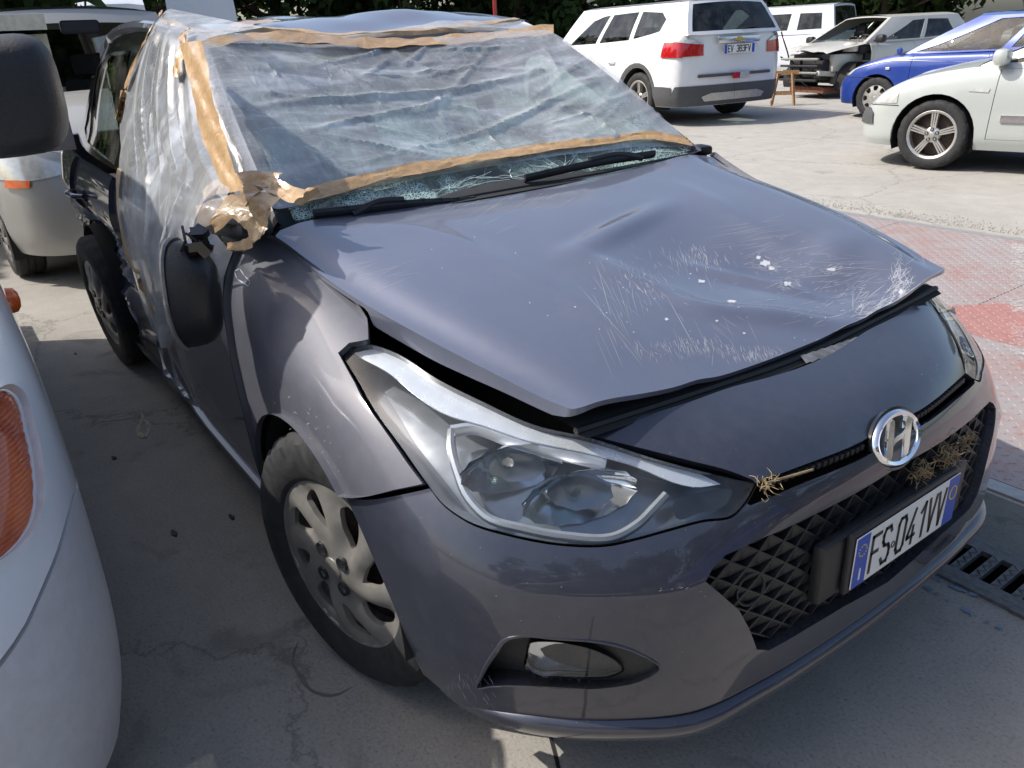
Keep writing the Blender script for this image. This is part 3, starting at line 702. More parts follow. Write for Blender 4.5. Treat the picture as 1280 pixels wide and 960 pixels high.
# black slot between panel and bumper, with its row of teeth
sl = [(u, v+.012) for u, v in SL_TOP]+[(u, v-.014) for u, v in SL_BOT[::-1]]
sl = [(U0-u, v) for u, v in sl]+[(U0+u, v) for u, v in sl[::-1]]
panel('upper_grille', NOSE, [p for i, p in enumerate(sl) if np.hypot(p[0]-sl[i-1][0], p[1]-sl[i-1][1]) > .0015], M['blackp'], car, res=.03, thick=0, off=-.022)
tm = MB()
for k in range(46):
    t = (k+.5)/46*2-1; u = abs(t)*SL_TOP[0][0]*.97
    if u < .09: continue
    vt = np.interp(u, [p[0] for p in SL_TOP[::-1]], [p[1] for p in SL_TOP[::-1]]); vb = np.interp(u, [p[0] for p in SL_BOT[::-1]], [p[1] for p in SL_BOT[::-1]])
    uu = U0+math.copysign(u, t); a = NOSE.P([uu], [vt-.002])[0]; b = NOSE.P([uu], [vt*.55+vb*.45])[0]; n_ = NOSE.N([uu], [vt])[0]
    tm.box((a+b)/2-n_*.010, (.014, .010, .010))
tm.build('slot_teeth', M['blackp'], bpy.data.objects['upper_grille'], kind='stuff')
# ---- lower grille: recess wall, staggered lattice of pointed tabs
def loop3(uv, S, off): q = np.array(uv); return S.P(q[:, 0], q[:, 1])+S.N(q[:, 0], q[:, 1])*off
def wall(name, uv, S, o0, o1, mat, parent, step=.012):
    q = resample(uv, step); a = S.P(q[:, 0], q[:, 1]); n_ = S.N(q[:, 0], q[:, 1]); a0 = a+n_*np.broadcast_to(o0, (len(q),))[:, None]; a1 = a+n_*np.broadcast_to(o1, (len(q),))[:, None]
    G = np.array([np.vstack([a0, a0[:1]]), np.vstack([a1, a1[:1]])]); return MB().grid(G).build(name, mat, parent, True)
wall('grille_surround', GRl, NOSE, -.002, -.060, M['blackp'], car)
lm = MB(); cw, chh = .054, .044; gp = np.array(GRl)
u0_, u1_ = gp[:, 0].min(), gp[:, 0].max(); v0_, v1_ = gp[:, 1].min(), gp[:, 1].max()
k = 0; cells = []
v = v0_-.02
while v < v1_+.05:
    u = u0_-cw+(cw/2 if k % 2 else 0)
    while u < u1_+cw: cells.append((u, v)); u += cw
    v += chh/2*1.0; k += 1
def np3(u, v, off): u = min(max(u, 0), NOSE.tu[-1]); return NOSE.P([u], [v])[0]+NOSE.N([u], [v])[0]*off
inn = lambda u, v: inside(gp, np.array([[u, v]]))[0]
for u, v in cells:
    if not inn(u, v): continue
    d1 = .018; d2 = .030
    A = np3(u, v+chh/2, -d1); B = np3(u+cw/2, v, -d1); Cc = np3(u, v-chh/2, -d1); D = np3(u-cw/2, v, -d1)
    for p, q in ((A, B), (B, Cc), (Cc, D), (D, A)):        # ribs of each lozenge
        w = (q-p); n_ = NOSE.N([u], [v])[0]; s_ = np.cross(w, n_); s_ /= np.linalg.norm(s_); s_ *= .0016
        lm.add([p-s_, p+s_, q+s_, q-s_, p-s_-n_*.030, p+s_-n_*.030, q+s_-n_*.030, q-s_-n_*.030], [(0, 1, 2, 3), (0, 4, 5, 1), (1, 5, 6, 2), (2, 6, 7, 3), (3, 7, 4, 0)])
    E_ = np3(u, v-.010, -d2+.002)                           # sloping tab that closes the upper half
    lm.add([A, B, D, E_], [(0, 3, 1), (0, 2, 3)])
    lm.add([A-[.004, 0, 0], B-[.004, 0, 0], D-[.004, 0, 0], E_-[.004, 0, 0]], [(0, 1, 3), (0, 3, 2)])
lm.build('grille', M['blackp'], car, recalc=False)
panel('grille_backing', NOSE, GRl, M['under'], car, res=.05, thick=0, off=-.062)
# towing-eye cover in the grille
q = TUB.px(949, 744); qc = NOSE.P([U0-q[0]], [q[1]])[0]; qn = NOSE.N([U0-q[0]], [q[1]])[0]; qa = np.cross(qn, [0, 0, 1.]); qa /= np.linalg.norm(qa); qb = np.cross(qa, qn)
MB().tube([qc-qn*.021+qa*.030*math.cos(t)+qb*.030*math.sin(t) for t in np.linspace(0, 2*math.pi, 28)], .0025, 5, False).build('tow_eye_cover', M['blackp'], car, True)
# ---- number plate
PX, PZ, PW, PH = .021, .459, .36, .11
hb = MB().box((PX-.030, 0, PZ-.008), (.026, .50, .125), bev=.008).build('plate_bracket', M['blackp'], car, True)
np_ = MB().box((PX-.009, 0, PZ), (.012, PW+.022, PH+.022), bev=.004).build('number_plate_frame', M['blackp'], car, True)
pl = MB().box((PX, 0, PZ), (.002, PW, PH)).build('number_plate', M['white'], car)
for sgn in (-1, 1):
    MB().box((PX+.0013, sgn*(PW/2-.021), PZ), (.0012, .040, PH-.002)).build('blue_band', M['blue'], pl)
# characters, narrow block strokes (plate reads left to right for someone facing the car: +y is their right)
STRK = {'F': [[(0,0),(0,1),(1,1)],[(0,.52),(.8,.52)]], 'S': [[(1,.86),(.8,1),(.2,1),(0,.84),(0,.66),(.2,.53),(.8,.47),(1,.34),(1,.16),(.8,0),(.2,0),(0,.14)]],
 '0': [[(.2,0),(0,.14),(0,.86),(.2,1),(.8,1),(1,.86),(1,.14),(.8,0),(.2,0)]], '4': [[(.75,1),(0,.3),(0,.22),(1,.22)],[(.72,.5),(.72,0)]], '1': [[(.1,.78),(.6,1),(.6,0)]],
 'V': [[(0,1),(.5,0),(1,1)]], 'E': [[(1,0),(0,0),(0,1),(1,1)],[(0,.52),(.8,.52)]], '3': [[(0,.9),(.2,1),(.8,1),(1,.86),(1,.64),(.8,.53),(.4,.53)],[(.8,.53),(1,.4),(1,.14),(.8,0),(.2,0),(0,.12)]],
 '8': [[(.2,.53),(0,.66),(0,.86),(.2,1),(.8,1),(1,.86),(1,.66),(.8,.53),(.2,.53),(0,.4),(0,.14),(.2,0),(.8,0),(1,.14),(1,.4),(.8,.53)]],
 '5': [[(1,1),(.05,1),(0,.55),(.75,.6),(1,.45),(1,.15),(.8,0),(.2,0),(0,.12)]], 'I': [[(.5,0),(.5,1)]]}
def stroke_text(b, ch, o, ex, ez, w, h, t, n_, th):
    """ch drawn with square strokes in the plane spanned by ex, ez from corner o"""
    o, ex, ez, n_ = (np.array(q, float) for q in (o, ex, ez, n_))
    for pl_ in STRK[ch]:
        P = [o+ex*(a*w)+ez*(c*h) for a, c in pl_]
        for p, q in zip(P[:-1], P[1:]):
            d = q-p; L = np.linalg.norm(d); d /= L; s_ = np.cross(d, n_)*t/2; p2, q2 = p-d*t/2, q+d*t/2
            V = [p2-s_, p2+s_, q2+s_, q2-s_]; b.add(V+[x+n_*th for x in V], [(0, 3, 2, 1), (4, 5, 6, 7), (0, 1, 5, 4), (1, 2, 6, 5), (2, 3, 7, 6), (3, 0, 4, 7)])
pos = [('F', -.126), ('S', -.089), ('0', -.038), ('4', .000), ('1', .040), ('V', .071), ('V', .106)]
for ch, y in pos:
    b = MB(); stroke_text(b, ch, (PX+.0013, y, PZ-.040), (0, 1, 0), (0, 0, 1), .0245, .077, .0072, (1, 0, 0), .0008); b.build('character', M['ink'], pl)
cm = MB(); A = [(PX+.0016, -.051+.0055*math.cos(t), PZ-.012+.0065*math.sin(t)) for t in np.linspace(0, 2*math.pi, 12)]; cm.tube(A, .0011, 5, False).build('plate_stamp', M['ink'], pl)
cm = MB()
for k in range(12):
    t = k*math.pi/6; cm.box((PX+.0022, -(PW/2-.021)+.012*math.cos(t), PZ+.024+.012*math.sin(t)), (.0004, .003, .003))
cm.build('star_ring', M['yellow'], pl)
b = MB(); stroke_text(b, 'I', (PX+.002, -(PW/2-.013), PZ-.040), (0, 1, 0), (0, 0, 1), .012, .026, .004, (1, 0, 0), .0004); b = MB().box((PX+.0022, -(PW/2-.021), PZ-.028), (.0004, .005, .026)); b.build('country_letter', M['white'], pl)
MB().tube([(PX+.0022, (PW/2-.021)+.013*math.cos(t), PZ+.018+.015*math.sin(t)) for t in np.linspace(0, 2*math.pi, 20)], .0012, 5, False).build('year_disc', M['yellow'], pl)
# ---- badge: chrome oval and slanted letter on a black oval
eu = U0; ev = TUB.px(1115, 547)[1]; ec = NOSE.P([eu], [ev])[0]; en = np.array([.93, 0, .37]); en /= np.linalg.norm(en); ez = np.array([-en[2], 0, en[0]]); ey = np.array([0, 1., 0])
ec = np.array([-.032, 0, .634])
bd = MB(); A = [ec+ey*.081*math.cos(t)+ez*.058*math.sin(t) for t in np.linspace(0, 2*math.pi, 48)[:-1]]
bd.add([a-en*.006 for a in A]+[a+en*.001 for a in A]+[ec+en*.002], [(i, (i+1) % 47, 47+(i+1) % 47, 47+i) for i in range(47)]+[(47+i, 47+(i+1) % 47, 94) for i in range(47)])
badge = bd.build('badge', M['gloss'], car, True)
rg = MB(); n1 = 64
R_ = [[ec+ey*(.074-r*.55)*math.cos(t)+ez*(.051-r*.55)*math.sin(t)+en*(.001+h*.8) for t in np.linspace(0, 2*math.pi, n1)] for r, h in ((-.004, 0), (-.002, .006), (.006, .011), (.018, .008), (.022, 0))]
rg.grid(R_).build('chrome_ring', M['chrome'], badge, True)
def letter(poly):
    poly = [((a+.22*c)*.88, c*.87) for a, c in poly]; n = len(poly); P = [ec+ey*a+ez*c for a, c in poly]; c0 = sum(P)/n
    b = MB(); b.add([p+en*.001 for p in P]+[p*.88+c0*.12+en*.008 for p in P], [tuple(range(2*n-1, n-1, -1)), *[(i, (i+1) % n, n+(i+1) % n, n+i) for i in range(n)]]); return b
hm = MB()
for pts in ([(-.058,-.026),(-.050,-.036),(-.040,-.042),(-.030,-.030),(-.022,-.006),(-.014,.020),(-.008,.044),(-.016,.048),(-.028,.044),(-.036,.028),(-.046,.002)],
            [(.058,.026),(.050,.036),(.040,.042),(.030,.030),(.022,.006),(.014,-.020),(.008,-.044),(.016,-.048),(.028,-.044),(.036,-.028),(.046,-.002)],
            [(-.030,-.012),(-.014,-.006),(.012,-.004),(.028,.006),(.030,.016),(.014,.009),(-.012,.007),(-.028,.002)]):
    q = letter(pts); hm.add(q.v, q.f)
hm.build('badge_letter', M['chrome'], badge)
# ---- fog lamps (right as traced, left mirrored)
for sgn, fu in ((-1, nose), (1, left)):
    f = fu(FOG); fa = np.array(f); cu = fa[:, 0].mean()
    w_ = lambda q: np.clip((np.abs(np.asarray(q)-U0)-np.abs(fa[:, 0]-U0).min())/(np.ptp(fa[:, 0])), 0, 1)
    rs = resample(f, .012); wall('fog_lamp_surround', f, NOSE, -.001, -.006-.038*w_(rs[:, 0]), M['blackp'], car)
    ins = panel('fog_lamp_insert', NOSE, f, M['blackp'], car, res=.02, thick=0, extra=lambda P, N, uv: P-N*(.006+.038*w_(uv[:, 0]))[:, None])
    lp = loopify(TUB.trace([(664,808),(659,822),(659,838),(672,847),(700,849),(735,850),(762,848),(778,840),(768,829),(745,817),(715,809),(690,806)]), 60); lp = fu(lp)
    fr = np.array(lp); c0 = fr.mean(0)
    wall('fog_lamp_rim', [tuple(c0+(p-c0)*1.05) for p in fr], NOSE, -.004, -.05, M['gloss'], ins)
    panel('fog_lamp_reflector', NOSE, lp, M['reflect'], ins, res=.015, thick=0, extra=lambda P, N, uv: P-N*(.018+.03*np.exp(-(((uv-c0)/[.045, .02])**2).sum(1)))[:, None])
    panel('fog_lamp_lens', NOSE, lp, M['lens'], ins, res=.02, thick=.01, off=-.006)
    bz = np.array(f); bz = np.vstack([bz[-6:], bz[:52]]) if True else bz; bp = NOSE.P(bz[:, 0], bz[:, 1])+NOSE.N(bz[:, 0], bz[:, 1])*.0005
    MB().tube(bp, np.concatenate([np.linspace(.001, .0055, 20), np.linspace(.0055, .001, len(bp)-20)]), 6).build('fog_lamp_bezel', M['paint'], ins, True)
    dm = MB()
    for k in range(9):
        a = c0+np.array([-.055+.0135*k, 0.]); vv = fr[:, 1].min()-.010-.003*abs(k-4)
        p = NOSE.P([a[0]], [vv])[0]; n_ = NOSE.N([a[0]], [vv])[0]; p = p-n_*(.002+.038*float(w_(a[0])))
        dm.add([p+ey*.006, p-ey*.006, p-[0, 0, .007]+n_*.006], [(0, 1, 2)])
    dm.build('insert_teeth', M['gloss'], ins, recalc=False)
# ---- headlamps
M['lampbody'] = plain('lamp_body', (.24, .26, .285), .22, .6, coat=.5)
M['brow'] = plain('lamp_brow', (.62, .64, .67), .25, .4, var=.05)  # pale tone of the band takes in sky mirrored by the lens top
M['guide'] = plain('light_guide', (.42, .44, .47), .15, .5, coat=.6, var=.05)
def bowl(c, ax, r, dep, sq=1.):
    """faceted parabolic reflector opening along ax"""
    q = np.array(Vector(ax).to_track_quat('Y', 'Z').to_matrix()); b = MB(); n = 28; k = 7; V = []
    for i in range(k):
        rr = r*(i/(k-1))**.8+.004
        for j in range(n):
            t = 2*math.pi*j/n; f = 1+.05*(j % 2); V.append(np.array(c)+q@np.array([rr*math.cos(t)*f*1.45, dep*(rr/r)**2-dep, rr*math.sin(t)*sq*f]))
    b.add(V, [(i*n+j, i*n+(j+1) % n, (i+1)*n+(j+1) % n, (i+1)*n+j) for i in range(k-1) for j in range(n)]); return b
BROW = smooth_uv(HL_TOP[1:-1], 40)+smooth_uv(TUB.trace([(905,603),(868,606),(845,600),(800,580),(740,562),(660,545),(600,525),(555,512),(520,490),(480,458),(446,441)]), 40)
GUIDE = [smooth_uv(TUB.trace([(560,528),(559,550),(566,585),(580,620),(602,644),(650,660),(710,671),(765,673),(800,655),(822,632),(838,614)]), 50), smooth_uv(TUB.trace([(560,528),(590,524),(640,541),(700,557),(760,571)]), 24)]
HLc = np.array(HL).mean(0)
for sgn, fu in ((-1, nose), (1, left)):
    h = fu(HL); ha = np.array(h)
    lamp = panel('headlamp', NOSE, h, M['lampbody'], car, res=.03, thick=0, off=-.075)
    tag(lamp, 'scratched clear headlamp over the front wheel on the van side' if sgn < 0 else 'far side headlamp seen edge on beside the red deck')
    wall('lamp_rim', h, NOSE, .000, -.078, M['gloss'], lamp)
    wall('lamp_seal', [tuple(HLc*[0, 1]+[ha[:, 0].mean(), 0]+(p-HLc*[0, 1]-[ha[:, 0].mean(), 0])*1.012) for p in ha], NOSE, .0005, -.02, M['seal'], lamp)
    panel('lamp_brow', NOSE, fu(BROW), M['brow'], lamp, res=.02, thick=.004, off=-.014)
    for gd in GUIDE:
        g_ = np.array(fu(gd)); p = NOSE.P(g_[:, 0], g_[:, 1]); n_ = NOSE.N(g_[:, 0], g_[:, 1])
        MB().tube(p-n_*.030, .0085, 8, True, 1.5).build('light_guide', M['guide'], lamp, True)
    ax = np.array([.90, sgn*.30, .12])
    for (px_, py_, r, dep, offs) in ((635, 572, .058, .07, .040), (725, 612, .066, .07, .036)):
        q = TUB.px(px_, py_); uu = U0+sgn*q[0]; c = NOSE.P([uu], [q[1]])[0]-NOSE.N([uu], [q[1]])[0]*offs
        rf = bowl(c, ax, r, dep, .66).build('reflector', M['reflect'], lamp, True)
        MB().lathe([(.001, .012), (.011, .012), (.013, 0), (.011, -.04)], 14, np.vstack([np.column_stack([np.array(Vector(ax).to_track_quat('Y', 'Z').to_matrix()), c-ax*.03]), [0, 0, 0, 1]])).build('bulb', M['glassc'], rf, True)
    q = TUB.px(880, 625); uu = U0+sgn*q[0]
    wm = fu(loopify(TUB.trace([(845,633),(858,617),(885,612),(922,612),(915,628),(880,640),(850,646)]), 30))
    panel('marker_reflector', NOSE, wm, M['gloss'], lamp, res=.02, thick=0, off=-.020)
    panel('lamp_lens', NOSE, h, M['lens'], lamp, res=.022, thick=.006, off=-.0015)
# ---- bonnet (skin, folded edge) and the dark frame below it
hw = HOOD.tu[-1]; hv = HOOD.tv[-1]
hl = [(0.002, 0.), (hw-.002, 0.), (hw, hv*.33), (hw, hv*.66), (hw-.001, hv-.02), (hw-.02, hv), (hw*.5, hv), (.02, hv), (0.001, hv-.02), (0., hv*.66), (0., hv*.33)]
def hood_flange(p):                                        # folded edge; deeper along the lamp on the right
    return .011+(.030-.018*float(sstep(-.6, -.3, p[0])))*float(sstep(-.755, -.735, p[0]))*float(sstep(-.50, -.60, p[1]))*float(sstep(-.26, -.30, p[0]))
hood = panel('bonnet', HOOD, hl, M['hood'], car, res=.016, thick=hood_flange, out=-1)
if (HOOD.N([hw/2], [hv/2])[0][2] > 0):
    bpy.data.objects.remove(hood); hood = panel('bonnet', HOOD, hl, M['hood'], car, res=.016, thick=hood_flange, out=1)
HS = 1 if HOOD.N([hw/2], [hv/2])[0][2] > 0 else -1
tag(hood, 'dented and heavily scratched grey bonnet')
panel('bonnet_inner_frame', HOOD, [(.03, .03), (hw-.03, .03), (hw-.03, hv-.05), (.03, hv-.05)], M['under'], hood, res=.06, thick=0, off=-HS*.024)
# lock platform and ledge seen in the gap below the bonnet lip
bar = MB(); L_ = spline([(-.275, -.575, .742), (-.262, -.3, .732), (-.255, 0, .722), (-.262, .3, .732), (-.275, .575, .742)], 40)
bar.grid([L_+[.012, 0, -.004], L_+[-.01, 0, .010], L_+[-.05, 0, .012], L_+[-.20, 0, .02]]).build('lock_platform', M['under'], car, True)
bar = MB(); bar.tube(L_+[-.004, 0, .006], .007, 6).build('bonnet_seal', M['seal'], car, True)
# torn-off foil strip sticking out under the bonnet lip
sp = spline([at(1000, 447, x=-.255), at(1040, 434, x=-.245), at(1080, 420, x=-.240), at(1128, 404, x=-.238)], 40); fm_ = MB()
wv = np.array([.0012*math.sin(i*2.1) for i in range(40)])
fm_.grid([sp+np.stack([0*wv, 0*wv, wv+.004], 1), sp+np.stack([0*wv+.008, 0*wv, -wv-.002], 1), sp+np.stack([0*wv+.016, 0*wv, wv*1.5-.008], 1)]).build('seal_strip', M['steel'], car)
# ---- front wings
def wing(name, S, mirror, par, mat):
    top = TUB.trace([(306,297),(325,296),(347,302),(372,320),(398,340),(430,366),(452,390),(461,404)])
    hlo = TUB.trace([(463,430),(440,434),(427,446),(448,483),(479,532),(511,577),(533,606)])
    sm = [(u, v+.0035) for u, v in TUB.trace([(500,615),(470,621)])]
    rear = [SD(-1.172, z) for z in (.26, .35, .45, .55, .65, .75, .84, .90)]
    lp = smooth_uv(top, 26)+hlo+sm+[(seam_out[0], seam_out[1]+g)]+arch_pts(54, 176, 40)+[SD(-1.175, .25)]+rear
    o = panel(name, S, lp, mat, par, res=.022, thick=.014, mirror=mirror)
    return o
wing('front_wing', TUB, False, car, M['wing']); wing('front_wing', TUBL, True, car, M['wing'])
# wheel-arch lips and liners
def liner(cx, y0, sgn, r=.352):
    b = MB(); A = np.linspace(math.radians(-4), math.radians(186), 30)
    b.grid([[(cx+(r+.004)*math.cos(t), sgn*y, ARC[1]+(r+.004)*math.sin(t)) for t in A] for y in (y0-.012, y0-.05, y0-.32)])
    b.add([(cx+(r+.004)*math.cos(t), sgn*(y0-.32), ARC[1]+(r+.004)*math.sin(t)) for t in A]+[(cx, sgn*(y0-.32), .2)], [(i, i+1, 30) for i in range(29)]); return b
for sgn in (-1, 1):
    liner(ARC[0], .862, sgn).build('wheel_arch_liner', M['under'], car, True); liner(-3.38, .845, sgn, .36).build('wheel_arch_liner', M['under'], car, True)
# ---- doors, sill, rear quarter
RAX = (-3.38, .300)
BX = -2.45
def belt(x): return .955+.03*sstep(-1.5, -3.6, x)
M['sill'] = plain('dark_sill', (.022, .022, .025), .6, var=.4)  # colour darkened and dulled so the sill shows no bright reflected band
def door_parts(S, mirror):
    fd = [SD(-1.180, z) for z in (.30, .42, .55, .68, .80, .88, .93)]+[SD(x, belt(x)) for x in (-1.3, -1.6, -2.0, -2.3, BX+.006)]+[SD(BX+.006, z) for z in (.9, .75, .6, .45, .33)]+[SD(-2.36, .285), SD(-1.6, .27), SD(-1.23, .27)]
    d = panel('front_door', S, fd, M['paint'], car, res=.024, thick=.014, mirror=mirror)
    ra = [SD(RAX[0]+.375*math.cos(t), RAX[1]+.375*math.sin(t)) for t in np.radians(np.linspace(12, 86, 14))]
    rd = [SD(BX-.004, z) for z in (.30, .45, .6, .75, .9)]+[SD(BX-.004, belt(BX)), SD(-2.8, belt(-2.8)), SD(-3.15, belt(-3.15)), SD(-3.28, .88), SD(-3.30, .76), SD(-3.28, .69)]+ra[::-1]+[SD(-2.9, .27), SD(-2.6, .27)]
    d2 = panel('rear_door', S, rd, M['paint'], car, res=.02, thick=.014, mirror=mirror)
    if not mirror: tag(d2, 'crumpled black-scuffed rear door')
    q = [SD(-3.31, .70), SD(-3.31, .78), SD(-3.29, .885), SD(-3.16, belt(-3.16)+.001), SD(-3.5, 1.0), (TUB.tu[-4], TUB.tv[-1]), (TUB.tu[-1], TUB.tv[-1]), (TUB.tu[-1], .18), (TUB.tu[-4], .14)]+[SD(RAX[0]+.375*math.cos(t), RAX[1]+.375*math.sin(t)) for t in np.radians(np.linspace(176, 84, 20))]
    d3 = panel('rear_quarter', S, q, M['paint'], car, res=.03, thick=.014, mirror=mirror)
    sl_ = [SD(-1.185, .205), SD(-1.20, .262), SD(-1.6, .263), SD(-2.36, .278), SD(-2.9, .262), SD(-3.0, .205)]
    panel('sill', S, sl_, M['sill'], car, res=.04, thick=.02, mirror=mirror)
    return d, d2, d3
DR = door_parts(TUB, False); DL = door_parts(TUBL, True)
# door handles
def handle(x, z, sgn, par):
    y = sgn*.868; b = MB(); b.tube([(x-.095, y, z), (x-.07, y+sgn*.030, z+.002), (x, y+sgn*.036, z+.004), (x+.07, y+sgn*.030, z+.002), (x+.095, y, z)], [.010, .013, .014, .013, .010], 8, True, .8)
    o = b.build('door_handle', M['paint'], par, True)
    MB().box((x, y-sgn*.012, z), (.17, .02, .05), bev=.008).build('handle_recess', M['blackp'], par, True)
handle(-3.10, .845, -1, DR[1]); handle(-2.33, .83, 1, DL[0]); handle(-3.10, .845, 1, DL[1])
# ---- floor pan and inner tub, so that no daylight shows through the gaps
MB().box((-2.0, 0, .23), (3.3, 1.50, .06)).build('floor_pan', M['under'], car)
MB().box((-.72, 0, .50), (.80, .98, .44)).build('engine_block', M['under'], car)
MB().box((-1.20, 0, .60), (.05, 1.46, .72)).build('bulkhead', M['under'], car)
MB().box((-.30, 0, .52), (.06, .92, .34)).build('crash_beam', M['under'], car)
for sgn in (-1, 1):
    MB().box((-2.2, sgn*.70, .56), (2.1, .10, .66)).build('door_inner', M['interior'], car)
# ---- cowl, windscreen, pillars
MB().grid([spline([(-1.135, -.735, .966), (-1.170, -.4, .940), (-1.185, 0, .932), (-1.170, .4, .940), (-1.135, .735, .966)], 30), spline([(-1.20, -.73, .968), (-1.255, -.4, .955), (-1.27, 0, .95), (-1.255, .4, .955), (-1.20, .73, .968)], 30), spline([(-1.22, -.72, 1.0), (-1.27, -.4, .98), (-1.29, 0, .975), (-1.27, .4, .98), (-1.22, .72, 1.0)], 30)]).build('cowl', M['blackp'], car, True)
def cracked_glass():
    mt, n, l, b = nt('shattered_glass'); n.remove(b); out = n['Material Output']
    tr = n.new('ShaderNodeBsdfTransparent'); tr.inputs[0].default_value = (.70, .80, .78, 1)
    gl = n.new('ShaderNodeBsdfGlossy'); gl.inputs['Roughness'].default_value = .03
    fr = fresnel(n, l, 1.5)
    m1 = n.new('ShaderNodeMixShader'); l.new(fr.outputs[0], m1.inputs[0]); l.new(tr.outputs[0], m1.inputs[1]); l.new(gl.outputs[0], m1.inputs[2])
    tc = n.new('ShaderNodeTexCoord'); df = n.new('ShaderNodeBsdfDiffuse'); df.inputs[0].default_value = (.66, .88, .83, 1)
    facs = []
    for sc, w, dis in ((6., .008, .35), (40., .05, .25), (150., .22, 0.)):
        wp = n.new('ShaderNodeTexNoise'); wp.inputs['Scale'].default_value = 5.; l.new(tc.outputs['Object'], wp.inputs['Vector'])
        va = n.new('ShaderNodeMix'); va.data_type = 'RGBA'; va.inputs[0].default_value = dis; l.new(tc.outputs['Object'], va.inputs[6]); l.new(wp.outputs['Color'], va.inputs[7])
        vo = n.new('ShaderNodeTexVoronoi'); vo.feature = 'DISTANCE_TO_EDGE'; vo.inputs['Scale'].default_value = sc; l.new(va.outputs[2], vo.inputs['Vector'])
        r = ramp(n, l, vo.outputs['Distance'], [(0, (1, 1, 1)), (w, (0, 0, 0))]); facs.append(r.outputs[0])
    big = noise(n, l, 4.5, 6., .65, dist=.8); msk = ramp(n, l, big.outputs['Fac'], [(.40, (.0, .0, .0)), (.66, (1, 1, 1))])
    sx = n.new('ShaderNodeSeparateXYZ'); l.new(tc.outputs['Object'], sx.inputs[0]); gr = n.new('ShaderNodeMapRange'); gr.inputs[1].default_value = -1.72; gr.inputs[2].default_value = -1.50; l.new(sx.outputs[0], gr.inputs[0])
    mk = n.new('ShaderNodeMath'); mk.operation = 'MULTIPLY'; l.new(msk.outputs[0], mk.inputs[0]); l.new(gr.outputs[0], mk.inputs[1]); msk = mk
    mm_ = n.new('ShaderNodeMath'); mm_.operation = 'MULTIPLY'; l.new(facs[2], mm_.inputs[0]); l.new(msk.outputs[0], mm_.inputs[1])
    m2_ = n.new('ShaderNodeMath'); m2_.operation = 'MULTIPLY'; l.new(facs[1], m2_.inputs[0]); l.new(msk.outputs[0], m2_.inputs[1])
    mx = n.new('ShaderNodeMath'); mx.operation = 'MAXIMUM'; l.new(m2_.outputs[0], mx.inputs[0]); l.new(mm_.outputs[0], mx.inputs[1])
    ms = n.new('ShaderNodeMath'); ms.operation = 'MULTIPLY'; ms.inputs[1].default_value = .55; l.new(facs[0], ms.inputs[0])
    mz = n.new('ShaderNodeMath'); mz.operation = 'MAXIMUM'; l.new(ms.outputs[0], mz.inputs[0]); l.new(mx.outputs[0], mz.inputs[1])
    m9 = n.new('ShaderNodeMath'); m9.operation = 'MULTIPLY'; m9.inputs[1].default_value = .8; l.new(mz.outputs[0], m9.inputs[0])
    m3 = n.new('ShaderNodeMixShader'); l.new(m9.outputs[0], m3.inputs[0]); l.new(m1.outputs[0], m3.inputs[1]); l.new(df.outputs[0], m3.inputs[2])
    l.new(m3.outputs[0], out.inputs[0]); return mt
M['crack'] = cracked_glass()
ww, wv_ = WS.tu[-1], WS.tv[-1]
ws = panel('windscreen', WS, [(.03, .0), (ww-.03, 0.), (ww-.03, wv_), (.03, wv_)], M['crack'], car, res=.03, thick=.006, out=1 if WS.N([.6], [.4])[0][2] > 0 else -1)
tag(ws, 'shattered greenish windscreen')
WSS = 1 if WS.N([ww/2], [wv_/2])[0][2] > 0 else -1
# long bright cracks near the foot of the screen
crk = MB(); rr_ = np.random.default_rng(4)
for (cx, cy) in ((640, 222), (705, 212), (560, 235), (860, 190)):
    for k in range(9):
        a = rr_.uniform(0, 6.28); L = rr_.uniform(15, 60)
        pts = [(cx+L*t*math.cos(a)*1.2+rr_.normal()*2, cy+L*t*math.sin(a)*.6+rr_.normal()*1.2) for t in np.linspace(0, 1, 5)]
        pp = []
        for q in pts:
            u, v = WS.px(*q)
            if v > .005: pp.append(WS.P([u], [v])[0]+WSS*WS.N([u], [v])[0]*.002)
        if len(pp) > 2: crk.tube(pp, .0007, 4)
M['crackline'] = plain('crack_line', (.70, .80, .78), .3)
crk.build('crack_lines', M['crackline'], ws, kind='stuff')
# A pillars, header and roof
def pillar(sgn):
    a = np.array([(-1.165, .738, .972), (-1.30, .715, 1.055), (-1.47, .690, 1.155), (-1.65, .660, 1.262), (-1.83, .625, 1.352), (-1.93, .605, 1.388)])
    b = a+np.array([-.035, -.045, .0]); c = a+np.array([-.06, .018, -.025]); d = a+np.array([.0, -.02, .018])
    S = [np.array(spline(q, 24))*[1, sgn, 1] for q in (b, d, a, c)]; return MB().grid(S)
for sgn in (-1, 1): pillar(sgn).build('windscreen_pillar', M['paint'], car, True)
rw_, rv_ = ROOF.tu[-1], ROOF.tv[-1]
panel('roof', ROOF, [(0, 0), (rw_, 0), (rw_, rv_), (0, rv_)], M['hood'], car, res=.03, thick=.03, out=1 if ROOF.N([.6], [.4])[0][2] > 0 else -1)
ROS = 1 if ROOF.N([rw_/2], [rv_/2])[0][2] > 0 else -1
